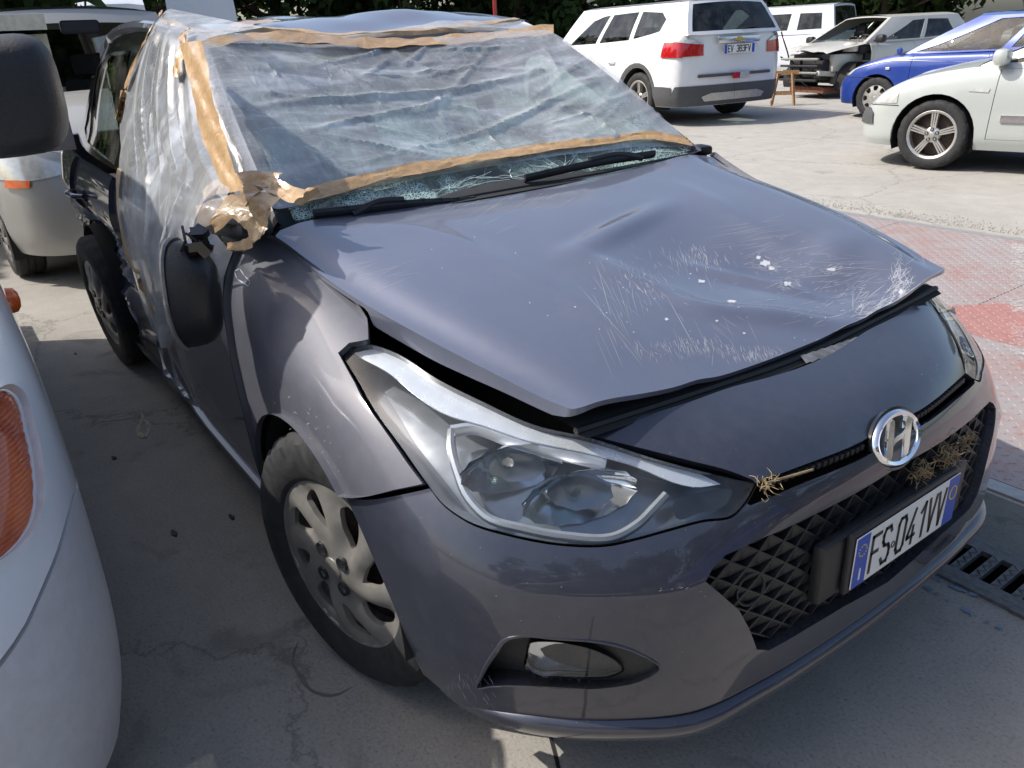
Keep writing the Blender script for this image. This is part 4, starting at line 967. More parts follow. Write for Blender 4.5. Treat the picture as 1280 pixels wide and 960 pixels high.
# side glass and frames
def SG(x, z): return SIDE.hit((x, -2.5, z), (0, 1, 0))
sw, sv = SIDE.tu[-1], SIDE.tv[-1]
SDL = Surf(SIDE.G.copy()*[1, -1, 1], res=.03)
FG = [SG(-1.36, 1.0), SG(-1.60, 1.14), SG(-1.86, 1.28), SG(-2.02, 1.345), SG(-2.36, 1.375), SG(-2.40, 1.2), SG(-2.41, 1.005)]
RGL = [SG(-2.53, 1.005), SG(-2.53, 1.2), SG(-2.52, 1.372), SG(-2.9, 1.365), SG(-3.12, 1.32), SG(-3.19, 1.15), SG(-3.20, 1.035)]
QG = [SG(-3.25, 1.04), SG(-3.235, 1.16), SG(-3.20, 1.27), SG(-3.34, 1.17), SG(-3.48, 1.07)]
for sgn, mir in ((-1, False), (1, True)):
    os_ = np.sign(SIDE.N([sw*.4], [sv*.5])[0][1])*-1
    gh = panel('side_frame', SIDE, [(0, 0), (sw, 0), (sw, sv), (0, sv)], M['gloss'], car, holes=[FG, RGL, QG], res=.04, thick=.02, out=os_, mirror=mir)
    panel('door_glass', SIDE, RGL, M['glass'], gh, res=.06, thick=0, out=os_, off=-.006, mirror=mir)
    panel('quarter_glass', SIDE, QG, M['glass'], gh, res=.06, thick=0, out=os_, off=-.006, mirror=mir)
    if mir: panel('door_glass', SIDE, FG, M['glass'], gh, res=.06, thick=0, out=os_, off=-.006, mirror=mir)
    rl = MB(); e = SIDE.P(np.linspace(0, sw, 40), np.full(40, sv)); e[:, 1] *= (1 if sgn < 0 else -1); rl.tube(e+[0, -sgn*.006, .006], .020, 8).build('roof_rail', M['paint'], car, True)
MB().box((-3.70, 0, 1.18), (.04, 1.1, .36), rot=rot_axis((0, 1, 0), .25)).build('tailgate_glass', M['glassd'], car)
# ---- interior
MB().box((-1.42, 0, .90), (.44, 1.36, .16), bev=.05).build('dashboard', M['interior'], car, True)
for y in (-.36, .36):
    st = MB(); st.box((-2.35, y, .62), (.16, .46, .62), rot_axis((0, 1, 0), -.25), bev=.06).box((-2.10, y, .42), (.50, .48, .16), bev=.05)
    o = st.build('seat', M['seat'], car, True); MB().box((-2.44, y, 1.06), (.09, .25, .17), rot_axis((0, 1, 0), -.2), bev=.035).build('headrest', M['beige'], o, True)
MB().box((-3.05, 0, .66), (.18, 1.2, .7), rot_axis((0, 1, 0), -.25), bev=.05).build('rear_seat', M['seat'], car, True)
MB().tube([(-1.62+.08*math.sin(t)*.5, .36+.185*math.cos(t), .90+.17*math.sin(t)) for t in np.linspace(0, 2*math.pi, 30)], .015, 8, False).build('steering_wheel', M['interior'], car, True)
for y in (-.34, .34): MB().box((-1.93, y, 1.335), (.15, .38, .015), rot_axis((0, 1, 0), .35), bev=.005).build('sun_visor', M['beige'], car, True)
# ---- wheels
def tyre(R, w, rim, n=96, tread=True):
    prof = [(rim, -.46*w), (rim+.012, -.50*w), (rim+(R-rim)*.45, -.52*w), (rim+(R-rim)*.8, -.49*w), (R-.010, -.44*w), (R, -.38*w), (R, -.13*w), (R-.008, -.12*w), (R-.008, -.08*w), (R, -.07*w),
            (R, .07*w), (R-.008, .08*w), (R-.008, .12*w), (R, .13*w), (R, .38*w), (R-.010, .44*w), (rim+(R-rim)*.8, .49*w), (rim+(R-rim)*.45, .52*w), (rim+.012, .50*w), (rim, .46*w)]
    b = MB().lathe(prof, n*2)
    if tread:
        k = len(prof); V = np.array(b.v)
        for i in range(n*2):
            if i % 4 == 0:
                for j in (4, 5, 6, 13, 14, 15):
                    p = V[i*k+j]; r = math.hypot(p[0], p[2]); f = (r-.007)/r; V[i*k+j] = (p[0]*f, p[1], p[2]*f)
        b.v = [tuple(p) for p in V]
    return b
def disc_with_holes(r0, r1, holes, dome, res, th, name, mat, parent):
    """wheel face in the x-z plane facing -y, pierced by openings"""
    c = [(r1*math.cos(t), r1*math.sin(t)) for t in np.linspace(0, 2*math.pi, 72)[:-1]]
    uv, F = cdt(np.array(c), [np.array(h) for h in holes], res); r = np.hypot(uv[:, 0], uv[:, 1]); y = dome(r, np.arctan2(uv[:, 1], uv[:, 0]))
    P = np.stack([uv[:, 0], y, uv[:, 1]], 1); V = list(P); faces = [tuple(f) for f in F[:, ::1]]
    for a, b in boundary(F):
        k = len(V); V += [P[a], P[b], P[a]+[0, th, 0], P[b]+[0, th, 0]]; faces.append((k, k+2, k+3, k+1))
    o = obj(name, V, faces, mat, parent, True); o.data.set_sharp_from_angle(angle=math.radians(40)); return o
def wheel(parent, loc, steer=0., spin=0., camber=0., R=.311, w=.185, rim=.203, style='cover', n=48, mirror=False, face=None, cap=True, mats=None):
    """a wheel as a part of its vehicle: tyre, rim barrel, face"""
    e = bpy.data.objects.new('wheel', None); COL.objects.link(e); e.parent = parent; e.empty_display_size = .05
    e.location = loc; e.rotation_euler = (camber, 0, steer+(math.pi if mirror else 0))
    tyre(R, w, rim, n).build('tyre', M['tyre'], e, True)
    MB().lathe([(rim+.002, -.46*w), (rim-.004, -.45*w), (rim-.012, -.38*w), (rim-.022, .3*w), (rim+.002, .46*w)], 40).build('rim', M['steel'] if style != 'alloy' else M['alum'], e, True)
    MB().lathe([(.001, -.05*w), (rim*.55, -.12*w), (rim*.9, .0), (rim-.015, .02)], 32).build('wheel_disc', M['disc'], e, True)
    fm_ = face or M['cover']; ro = rim+.004; holes = []
    S, Cc = math.sin, math.cos
    def sh(pts, a): return [(r*Cc(t+a+spin), r*S(t+a+spin)) for r, t in pts]
    if style == 'cover':                                    # eight curved slots between pairs of blades
        for k in range(8):
            a = k*math.pi/4; q = 1. if k % 2 else .8
            pts = [(.098, -.10), (.118, -.20*q), (.150, -.24*q), (.172, -.16*q), (.178, .03), (.168, .17*q), (.140, .20*q), (.112, .13*q)]
            holes.append([tuple(p) for p in spline(sh([(r, t+(r-.13)*3.2) for r, t in pts], a), 28, closed=True)])
        dome = lambda r, t: -.40*w-.026*np.cos(np.clip(r/ro, 0, 1)*1.4)+.009*np.cos(8*(t-spin)-(r-.13)*25.6)*sstep(.05, .13, r)*sstep(.197, .175, r)-.004*np.cos(4*(t-spin)-(r-.13)*12.8)*sstep(.03, .09, r)*sstep(.2, .16, r)-.004*sstep(.186, .196, r)
    elif style == 'spoke8':
        for k in range(8):
            a = k*math.pi/4; holes.append([tuple(p) for p in spline(sh([(.11, -.12), (.17, -.20), (.175, .0), (.17, .20), (.11, .12)], a), 20, closed=True)])
        dome = lambda r, t: -.38*w-.030*np.cos(np.clip(r/ro, 0, 1)*1.4)
    else:                                                   # ring, hub and five groups of three ribs
        dome = lambda r, t: -.34*w-.020*np.cos(np.clip(r/ro, 0, 1)*1.4)
        q = MB().lathe([(ro, -.47*w), (ro-.006, -.48*w), (ro-.024, -.44*w), (ro-.03, -.30*w), (ro-.022, -.2*w)], 48); q.lathe([(.001, -.42*w), (.055, -.42*w), (.072, -.36*w), (.072, -.1*w)], 28)
        for k in range(5):
            for d in (-.019, 0, .019):
                a = k*2*math.pi/5+spin+.31; dr, tn = np.array([Cc(a), 0, S(a)]), np.array([-S(a), 0, Cc(a)]); p0, p1 = dr*.05+tn*d*.85, dr*(ro-.018)+tn*d*1.25
                V = [p+tn*e*.0072+np.array([0, h, 0]) for p, hh in ((p0, -.42*w), (p1, -.42*w)) for h in (hh, -.15*w) for e in (-1, 1)]; q.add(V, [(0, 1, 5, 4), (0, 4, 6, 2), (1, 3, 7, 5)])
        fc = q.build('alloy_face', fm_ if face else M['alum'], e, True)
    if style != 'alloy': fc = disc_with_holes(0, ro, holes, dome, .016, .012, 'wheel_cover' if style != 'alloy' else 'alloy_face', fm_, e)
    y0 = float(dome(np.array([0.]), np.array([0.]))[0])
    MB().lathe([(.001, y0-.004), (.020, y0-.004), (.027, y0-.002), (.029, y0+.004)], 24).build('centre_cap', fm_ if style != 'alloy' else M['alum'], fc, True)
    if cap and style != 'spoke8':
        nb = 4 if style == 'cover' else 5
        for k in range(nb):
            a = spin+.4+k*2*math.pi/nb; r = .050; q = MB(); q.lathe([(.001, -.016), (.009, -.014), (.0105, .01)], 10, Matrix.Translation((r*Cc(a), y0+.012, r*S(a)))); q.build('wheel_nut', M['chromed'], fc, True)
            q = MB(); q.lathe([(.0105, -.008), (.0165, -.010), (.018, .004)], 14, Matrix.Translation((r*Cc(a), y0+.006, r*S(a)))); q.build('nut_ring', M['blackp'], fc, True)
    return e
M['tyre'] = plain('tyre_rubber', (.020, .020, .021), .75, nscale=40., var=.5, bmp=.2)
M['tyred'] = M['tyre']
wheel(car, (-.80, -.758, .308), steer=.22, spin=.25)
wheel(car, (-.80, .758, .308), steer=.22, mirror=True)
wheel(car, (-3.38, -.775, .308), steer=.05, camber=.06)
wheel(car, (-3.38, .762, .308), mirror=True)
# small oval emblem on the front cap
# ---- wipers
def wiper(name, a, b, piv):
    b_ = MB(); P = spline([a, (np.array(a)+np.array(b))/2+[0, 0, .006], b], 20); b_.tube(P, .006, 6, True, 1.6)
    w_ = b_.build(name, M['blackp'], car, True)
    MB().tube(P-np.array([.004, 0, .012]), .0035, 5).build('wiper_rubber', M['rubber'], w_)
    mid = P[9]; MB().tube(spline([piv, (np.array(piv)+mid)/2+[0, 0, .018], mid+[0, 0, .010]], 12), [.012]*4+[.009]*8, 6).build('wiper_arm', M['blackp'], w_, True)
    for k in range(3, 18, 2): MB().box(P[k]+[0, 0, .005], (.010, .016, .008)).build('wiper_clip', M['blackp'], w_)
def wsp(px_, py_, o): u, v = WS.px(px_, py_); return WS.P([u], [v])[0]+WSS*WS.N([u], [v])[0]*o
wiper('wiper', at(392, 266, x=-1.165), at(610, 249, x=-1.205), at(440, 268, x=-1.175))
wiper('wiper', wsp(655, 240, .022), wsp(815, 199, .026), wsp(800, 218, .02))
# ---- right door mirror, torn off and hanging by its cable, glass side inwards
def mirror_shell():
    ctr = at(246, 372, y=-.955); b = MB(); n = 28; k = 9; V = []
    up = np.array([.05, .06, 1.]); up /= np.linalg.norm(up); lat = np.array([.72, -.62, -.0]); lat /= np.linalg.norm(lat); nrm = np.cross(up, lat)
    if nrm @ (CAM-ctr) < 0: nrm = -nrm
    out = []
    for t in np.linspace(0, 2*math.pi, n+1)[:-1]:
        a, c = math.cos(t), math.sin(t)
        x_ = .053*math.copysign(abs(a)**.75, a)*(1 if c > 0 else 1.0-.35*c*c)-(.016*c*c if c < 0 else 0); z_ = .118*math.copysign(abs(c)**(.62 if c > 0 else .85), c)
        out.append((x_, z_))
    for i in range(k):
        f = i/(k-1); sc = math.cos(f*math.pi/2*.96)**.55; dp = -.045+.095*math.sin(f*math.pi/2)
        for x_, z_ in out: V.append(ctr+lat*(x_*sc+.010*f)+up*(z_*sc+.004*f)+nrm*dp)
    b.add(V, [(i*n+j, i*n+(j+1) % n, (i+1)*n+(j+1) % n, (i+1)*n+j) for i in range(k-1) for j in range(n)]+[tuple((k-1)*n+j for j in range(n))]+[tuple(range(n-1, -1, -1))])
    o = b.build('door_mirror', M['mshell'], car, True); tag(o, 'black door mirror shell torn loose and hanging')
    r = MB(); P = [ctr+lat*x_*1.04+up*z_*1.03-nrm*.038 for x_, z_ in out]; P.append(P[0]); r.tube(P, .005, 6, False).build('mirror_rim', M['steel'], o, True)
    s = MB(); rr = np.random.default_rng(2); top = ctr+up*.108+lat*.018
    for q in range(9): s.box(top+lat*rr.uniform(-.03, .035)+up*rr.uniform(-.012, .032)+nrm*rr.uniform(-.02, .045), rr.uniform(.010, .034, 3), rot_axis(rr.normal(size=3), rr.uniform(0, 3)))
    s.build('broken_bracket', M['gloss'], o)
    s = MB(); s.tube([top+lat*.02, top+lat*.035+up*.025+nrm*.02, top+lat*.0+up*.045], .003, 5); s.tube([top-lat*.01+nrm*.03, top+lat*.02+up*.01+nrm*.05, top+lat*.03+up*.04+nrm*.02], .0025, 5); s.build('mirror_cable', M['seal'], o, True)
    return ctr
M['mshell'] = plain('mirror_plastic', (.010, .0105, .012), .42, bmp=.2, nscale=140., var=.3)
mirror_shell()
# stub of the mirror foot under the tape
ft = MB(); c0 = at(300, 283, y=-.80); ft.box(c0, (.15, .085, .04), rot_axis((0, 0, 1), .25), bev=.014).build('mirror_foot', M['mshell'], car, True)
MB().box((-1.20, .755, .985), (.07, .05, .03), rot_axis((0, 0, 1), -.3), bev=.010).build('mirror_foot', M['mshell'], car, True)
# adhesive residue on the wing, bonnet scratches and chips
def marks(name, S, segs, mat, parent, off, sgn, r=.0006):
    b = MB(); tt = np.linspace(0, 1, 5)
    uv = np.array([S.px(a[0]+(c[0]-a[0])*t, a[1]+(c[1]-a[1])*t) for a, c, w in segs for t in tt])
    N_ = S.N(uv[:, 0], uv[:, 1]); P_ = (S.P(uv[:, 0], uv[:, 1])+sgn*N_*off).reshape(-1, 5, 3); N_ = N_.reshape(-1, 5, 3)
    tp = np.array([.15, .9, 1, .8, .1])[:, None]
    for P, n_, (a, c, w) in zip(P_, N_, segs):
        d = P[-1]-P[0]; L = np.linalg.norm(d)
        if L < 1e-4 or L > .6: continue
        s_ = np.cross(d/L, n_[0])*w/2
        b.grid([P-s_*tp, P+s_*tp])
    return b.build(name, mat, parent, kind='stuff', recalc=False)
M['scr'] = plain('scratch_white', (.34, .35, .39), .6); M['chip'] = plain('bare_filler', (.44, .46, .49), .7)
rs = np.random.default_rng(12); seg = []
def fan(n, cx, cy, sx, sy, ang, da, L0, L1, w0=.0004, w1=.0009):
    for _ in range(n):
        x, y = cx+rs.normal()*sx, cy+rs.normal()*sy; a = math.radians(ang+rs.normal()*da); L = rs.uniform(L0, L1)
        seg.append(((x, y), (x+L*math.cos(a), y+L*math.sin(a)), rs.uniform(w0, w1)))
fan(16, 560, 262, 40, 6, -22, 6, 12, 40); fan(14, 470, 340, 16, 10, -20, 7, 12, 45, .0005, .001); fan(8, 590, 285, 30, 12, -24, 5, 20, 60, .0005, .001)
fan(10, 665, 258, 20, 6, -28, 6, 12, 36)
fan(18, 752, 372, 14, 22, 62, 12, 14, 62); fan(24, 790, 350, 22, 16, 60, 14, 8, 34); fan(22, 860, 318, 22, 10, 68, 16, 6, 28)
fan(14, 880, 400, 26, 14, 55, 18, 10, 46); fan(42, 850, 432, 36, 8, 66, 14, 6, 24); fan(22, 950, 440, 24, 5, 66, 12, 6, 16)
fan(16, 940, 318, 20, 12, -8, 8, 12, 60); fan(26, 1010, 335, 34, 16, -5, 10, 12, 60); fan(34, 1060, 365, 34, 16, -12, 12, 8, 50)
fan(60, 1090, 388, 20, 8, -20, 22, 6, 30, .0008, .0022); fan(44, 1122, 362, 8, 14, -40, 30, 5, 22, .0008, .002); fan(20, 1125, 335, 5, 12, 60, 25, 4, 14)
fan(12, 1030, 410, 30, 10, -12, 14, 8, 40); fan(10, 920, 300, 30, 10, -8, 5, 30, 90, .0005, .001); fan(10, 980, 375, 40, 14, -10, 20, 10, 50)
fan(8, 1155, 315, 4, 8, 55, 10, 5, 12)
seg += [((722,356),(792,435),.0012), ((745,326),(768,412),.001), ((762,325),(790,410),.0008), ((832,368),(876,448),.0010), ((820,310),(854,340),.0008), ((880,286),(985,274),.0008), ((880,298),(975,281),.0009), ((915,334),(1090,335),.0008), ((1180,340),(1150,352),.0008)]
for cx, cy, sx, sy, an, n_ in ((1095, 386, 18, 6, -18, 130), (1122, 362, 6, 12, -35, 90), (956, 329, 9, 5, 30, 50), (984, 355, 8, 4, 20, 50), (1039, 337, 9, 3, 0, 40), (865, 432, 30, 6, 64, 90), (800, 350, 22, 18, 58, 70), (870, 318, 22, 8, 70, 70), (1060, 368, 34, 14, -10, 110), (950, 442, 22, 4, 66, 60), (1120, 335, 4, 12, 55, 40), (975, 340, 40, 20, -8, 60)): fan(n_, cx, cy, sx, sy, an, 14, 2, 11, .0005, .0016)
marks('scratches', HOOD, seg, M['scr'], hood, .0006, HS)
def chips(name, S, lst, mat, parent, sgn, off=.0008):
    b = MB(); q = []
    for cx, cy, rx, ry, sd in lst:
        r2 = np.random.default_rng(sd)
        for t in np.linspace(0, 2*math.pi, 15)[:-1]:
            k = r2.uniform(.55, 1.15); q.append(S.px(cx+rx*k*math.cos(t), cy+ry*k*math.sin(t)))
    q = np.array(q); P = (S.P(q[:, 0], q[:, 1])+sgn*S.N(q[:, 0], q[:, 1])*off).reshape(-1, 14, 3)
    for p in P: b.add(p, [tuple(range(14))])
    return b.build(name, mat, parent, kind='stuff', recalc=False)
ch = [(956,329,7,4,1),(984,355,6,3.5,2),(1039,337,7,2.5,3),(914,377,6,2,4),(876,352,5,2.5,5),(1116,380,7,3,6),(1104,390,7,3,7),(833,399,3,2,8),(896,401,2,1.5,9),(930,417,2,1.5,10),(1033,434,5,1.5,13),(948,322,3,2.5,14),(964,336,4,2.5,15),(1126,365,2.5,5,16)]
for k in range(30): ch.append((rs.uniform(480, 1120), 0, .9, .7, 100+k)); ch[-1] = (ch[-1][0], 270+(ch[-1][0]-480)*.12+rs.uniform(10, 110), rs.uniform(.6, 1.5), rs.uniform(.5, 1.1), 100+k)
chips('paint_chips', HOOD, ch, M['chip'], hood, HS)
TS = np.sign((TUB.N([1.0], [.4])[0]*[0, -1, 0]).sum())
marks('tape_residue', TUB, [((a[0], a[1]), (b[0], b[1]), .003) for a, b in zip([(293,339),(300,336),(306,345),(313,352),(311,358),(305,354),(297,349)], [(300,336),(306,345),(313,352),(311,358),(305,354),(297,349),(293,339)])], M['chip'], car, .0008, TS)
nseg = []
for _ in range(45):
    x, y = rs.uniform(556, 615), rs.uniform(840, 885); nseg.append(((x, y), (x+rs.normal()*2+4, y+rs.uniform(4, 14)), rs.uniform(.0002, .0006)))
for _ in range(60):
    x, y = rs.uniform(820, 880), rs.uniform(735, 760); nseg.append(((x, y), (x+rs.uniform(1, 5), y+rs.normal()*1.5), rs.uniform(.0005, .0015)))
for _ in range(40):
    x, y = rs.uniform(330, 430), 0; y = 440+(x-330)*1.1+rs.uniform(0, 60); nseg.append(((x, y), (x+rs.normal()*2, y+rs.uniform(1, 4)), rs.uniform(.0006, .0016)))
marks('bumper_scuffs', TUB, nseg, M['scr'], car, .0006, TS)
# ------------------------------------------------------------------ plastic film and packing tape
def film(name, lo=.22, hi=.85, sc=1., stretch=(1, 1, 1), rot=(0, 0, 0)):
    mt, n, l, b = nt(name); n.remove(b); out = n['Material Output']
    tr = n.new('ShaderNodeBsdfTransparent'); tr.inputs[0].default_value = (.95, .96, .97, 1)
    df = n.new('ShaderNodeBsdfDiffuse'); df.inputs[0].default_value = (.92, .94, .95, 1)
    tl = n.new('ShaderNodeBsdfTranslucent'); tl.inputs[0].default_value = (.92, .94, .95, 1)
    gl = n.new('ShaderNodeBsdfGlossy'); gl.inputs['Roughness'].default_value = .10
    w1 = noise(n, l, 3.2*sc, 4., .55, dist=.8, mapping=(stretch, rot)); w2 = noise(n, l, 14*sc, 5., .6, dist=1.0, mapping=((stretch[1], stretch[0], 1.), rot))
    vo = n.new('ShaderNodeTexVoronoi'); vo.feature = 'DISTANCE_TO_EDGE'; vo.inputs['Scale'].default_value = 5.5*sc
    mp = n.new('ShaderNodeMix'); mp.data_type = 'RGBA'; mp.inputs[0].default_value = .35; tc = n.new('ShaderNodeTexCoord'); l.new(tc.outputs['Object'], mp.inputs[6]); l.new(w1.outputs['Color'], mp.inputs[7]); l.new(mp.outputs[2], vo.inputs['Vector'])
    cr = ramp(n, l, vo.outputs['Distance'], [(0., (.22,)*3), (.012, (.05,)*3), (.05, (0, 0, 0))])
    r1 = ramp(n, l, w1.outputs['Fac'], [(.30, (lo,)*3), (.52, (lo*1.25,)*3), (.72, (hi,)*3)]); r2 = ramp(n, l, w2.outputs['Fac'], [(.5, (0, 0, 0)), (.85, (.22,)*3)])
    ad = n.new('ShaderNodeMath'); ad.operation = 'ADD'; l.new(r1.outputs[0], ad.inputs[0]); l.new(r2.outputs[0], ad.inputs[1])
    ad2 = n.new('ShaderNodeMath'); ad2.operation = 'ADD'; ad2.use_clamp = True; l.new(ad.outputs[0], ad2.inputs[0]); l.new(cr.outputs[0], ad2.inputs[1])
    cl = n.new('ShaderNodeMath'); cl.operation = 'MINIMUM'; cl.inputs[1].default_value = .92; l.new(ad2.outputs[0], cl.inputs[0])
    a1 = n.new('ShaderNodeMixShader'); a1.inputs[0].default_value = .45; l.new(df.outputs[0], a1.inputs[1]); l.new(tl.outputs[0], a1.inputs[2])
    a2 = n.new('ShaderNodeMixShader'); a2.inputs[0].default_value = .40; l.new(a1.outputs[0], a2.inputs[1]); l.new(gl.outputs[0], a2.inputs[2])
    a3 = n.new('ShaderNodeMixShader'); l.new(cl.outputs[0], a3.inputs[0]); l.new(tr.outputs[0], a3.inputs[1]); l.new(a2.outputs[0], a3.inputs[2])
    l.new(a3.outputs[0], out.inputs[0])
    bu = n.new('ShaderNodeBump'); bu.inputs['Strength'].default_value = .3; bu.inputs['Distance'].default_value = .01; l.new(w2.outputs['Fac'], bu.inputs['Height'])
    for s_ in (df, tl, gl): l.new(bu.outputs[0], s_.inputs['Normal'])
    return mt
M['film'] = film('windscreen_film', .38, .9, 1.3, (2.6, .6, 1.), (0, 0, .5)); M['film2'] = film('side_film', .38, .74, .7, (2.4, 1., .3))
def tape_mat():
    mt, n, l, b = nt('packing_tape'); t = noise(n, l, 24., 6., .7, dist=1.5); r = ramp(n, l, t.outputs['Fac'], [(.3, (.36, .215, .095)), (.55, (.47, .30, .14)), (.8, (.60, .43, .24))])
    l.new(r.outputs[0], b.inputs['Base Color']); setp(b, Roughness=.28, Coat_Weight=.5, Coat_Roughness=.12); bump(n, l, t.outputs['Fac'], .5, .006, b); return mt
M['tape'] = tape_mat()
# sheet over the windscreen: follows the glass, pulled into folds
def crease_field(q, lines):
    d = np.zeros(len(q))
    for (x0, y0, x1, y1, w, h) in lines:
        a = np.array([x0, y0]); ab = np.array([x1, y1])-a; t = np.clip(((q-a)@ab)/(ab@ab), 0, 1); e = np.linalg.norm(q-(a+t[:, None]*ab), axis=1)
        d = d+h*np.maximum(0, 1-e/w)*np.sin(np.clip(t, .02, .98)*math.pi)**.5
    return d
lines = []; rl_ = np.random.default_rng(9)
for _ in range(60):
    x, y = rl_.uniform(.05, ww-.05), rl_.uniform(.05, wv_-.05); a = rl_.normal()*.5+rl_.choice([.15, .15, -.9, 2.2]); L = rl_.uniform(.12, .55); lines.append((x, y, x+L*math.cos(a), y+L*math.sin(a), rl_.uniform(.005, .014), rl_.uniform(.003, .009)))
lines += [(.05, .42, 1.1, .50, .02, .013), (.15, .30, .75, .44, .014, .010), (.5, .22, 1.25, .40, .018, .012), (.3, .70, .45, .45, .02, .012), (.6, .75, .75, .5, .014, .009), (1.1, .2, .75, .6, .014, .009)]
lowv = lambda u: np.interp(u, *zip(*[WS.px(*p) for p in ((352, 262), (385, 256), (460, 235), (600, 211), (700, 195), (800, 184), (872, 177))]))
PIL = np.array([(-1.165, -.738, .972), (-1.30, -.715, 1.055), (-1.47, -.690, 1.155), (-1.65, -.660, 1.262), (-1.83, -.625, 1.352), (-1.93, -.605, 1.392)])
nu_, nv_ = 120, 84; UU = np.linspace(0., ww, nu_); G = []
for k in range(nv_):
    vv = lowv(UU)+(wv_-lowv(UU))*k/(nv_-1); p = WS.P(UU, vv); n_ = WS.N(UU, vv)*WSS; q = np.stack([UU, vv], 1)
    of = .010+.005*fbm(q, 9., 31)+.0025*fbm(q, 30., 32)+crease_field(q, lines); of = of*np.clip(min(k, nv_-1-k)/5, 0, 1)+.003
    row = p+n_*of[:, None]
    # the film turns over the pillar and runs back to the taped edge
    pz = row[0, 2]; po = np.array([np.interp(pz, PIL[:, 2], PIL[:, i]) for i in range(2)]+[pz]); ext = []
    for t in np.linspace(1, 1/8, 8):
        b_ = row[0]*(1-t)+(po+[-.05, -.035, -.02])*t; ext.append(b_+np.array([.018, -.022, .022])*math.sin(t*math.pi)+np.array([0, -1, .3])*.003*math.sin(k*.16+t*4))
    G.append(np.vstack([ext, row]))
for k in range(1, 8):                                      # the same sheet carried on over the front of the roof
    vv = np.full(nu_, .30*k/21); uu = UU/ww*ROOF.tu[-1]; p = ROOF.P(uu, vv); n_ = ROOF.N(uu, vv)*ROS; q = np.stack([UU, vv+2], 1)
    row = p+n_*(.008+.006*fbm(q, 12., 33)+.003*np.abs(np.sin(UU*23+3*np.sin(vv*9))))[:, None]; e = row[0]; G.append(np.vstack([[e+np.array([0, -.012*t, -.004*t*t*.3]) for t in range(8, 0, -1)], row]))
sh = MB().grid(G).build('plastic_sheet', M['film'], None, True, recalc=False); sh.data.materials[0] = M['film']
tag(sh, 'crinkled clear plastic film taped over the shattered windscreen', 'plastic sheet', 'plastic film wrapped round the car')
# sheet hung over the open front door window
SHR = [(-.50, (214, 11), (330, 34)), (-.60, (203, 17), (262, 48)), (-.655, (190, 34), (244, 58)), (-.705, (170, 78), (252, 106)), (-.745, (158, 120), (262, 155)), (-.795, (151, 170), (277, 200)), (-.845, (149, 215), (288, 240)), (-.882, (151, 258), (268, 272)), (-.895, (157, 300), (246, 312)), (-.895, (170, 350), (232, 358)), (-.885, (190, 402), (222, 402)), (-.878, (203, 434), (213, 434))]
SG_ = [[at(a[0]+(b[0]-a[0])*t, a[1]+(b[1]-a[1])*t, y=y-.012*math.sin(t*math.pi)) for t in np.linspace(0, 1, 7)] for y, a, b in SHR]
def sheet_fold(s, p, u, v):
    p = p.copy(); sx = u/s.tu[-1]; sv_ = v/s.tv[-1]; c = .5+.25*sv_
    ph = (sx-c)*(14+16*sv_)
    f = .005*np.sin(ph*1.1+1.5*np.sin(sv_*5))+.002*np.sin(ph*3.1+2*np.sin(sv_*3+1))+.003*fbm(np.stack([sx*2.2, sv_*1.1], 1), 7., 41)
    cr = np.zeros(len(p))
    for x0, s1, w in ((.2, .3, .02), (.42, .12, .016), (.55, -.1, .02), (.68, .05, .015), (.8, -.25, .018), (.33, .5, .014)): cr += .008*np.maximum(0, 1-np.abs(sx-(x0+s1*(sv_-.3)))/w)*sstep(.12, .3, sv_)
    p[:, 1] -= (f+cr)*sstep(.0, .12, sv_)+.002
    return p
SHEET = Surf(SG_, disp=sheet_fold, res=.015)
U_, V_ = np.meshgrid(np.linspace(0, SHEET.tu[-1], 90), np.linspace(0, SHEET.tv[-1], 130)); pp = SHEET.P(U_.ravel(), V_.ravel()).reshape(130, 90, 3)
tag(MB().grid(pp).build('plastic_sheet', M['film2'], None, True, recalc=False), 'milky plastic film hanging in folds over the front door window', 'plastic sheet', 'plastic film wrapped round the car')
# tape
ti = [0]
def tape(S, px_, width, label, crumple=.004, wob=.2, off=.006, raw=False):
    ti[0] += 1; uv = px_ if raw else S.trace(px_)
    return tag(ribbon('packing_tape', S, uv, width, M['tape'], None, off, wob, .009, seed=ti[0], crumple=crumple), label, 'tape', 'brown packing tape on the car')
tape(WS, [(372,254),(420,240),(470,227),(540,213),(600,203),(680,190),(760,180),(820,175),(872,173)], .040, 'long brown tape strip across the foot of the windscreen', .004, .25, .016)
HP = spline([(234, 60, -1.835), (268, 53, -1.845), (300, 47, -1.85), (345, 45, -1.86), (400, 49, -1.865), (450, 53, -1.868), (520, 52, -1.868), (590, 47, -1.862), (640, 42, -1.85), (692, 36, -1.825)], 90)
tag(MB().grid([[at(p[0], p[1]+t*(5.5+1.2*math.sin(i*.31)+.8*math.sin(i*.9)), x=p[2]+.028*t+.012+.001*math.sin(i*.5+t*3)) for i, p in enumerate(HP)] for t in np.linspace(-1, 1, 5)]).build('packing_tape', M['tape'], None, True, recalc=False), 'long brown tape strip along the top edge of the windscreen', 'tape', 'brown packing tape on the car')
def RF(px_): return [ROOF.px(*p) for p in px_]
tape(ROOF, [(238,56),(285,44),(330,40),(370,43),(430,48),(500,47),(560,43),(610,34),(650,24)], .085, 'brown tape strip on the front edge of the roof above the windscreen', .004, .3, .010)
tape(ROOF, [(295,40),(318,34),(345,31)], .06, 'short brown tape tab on the roof corner above the film', .004, .3, .014)
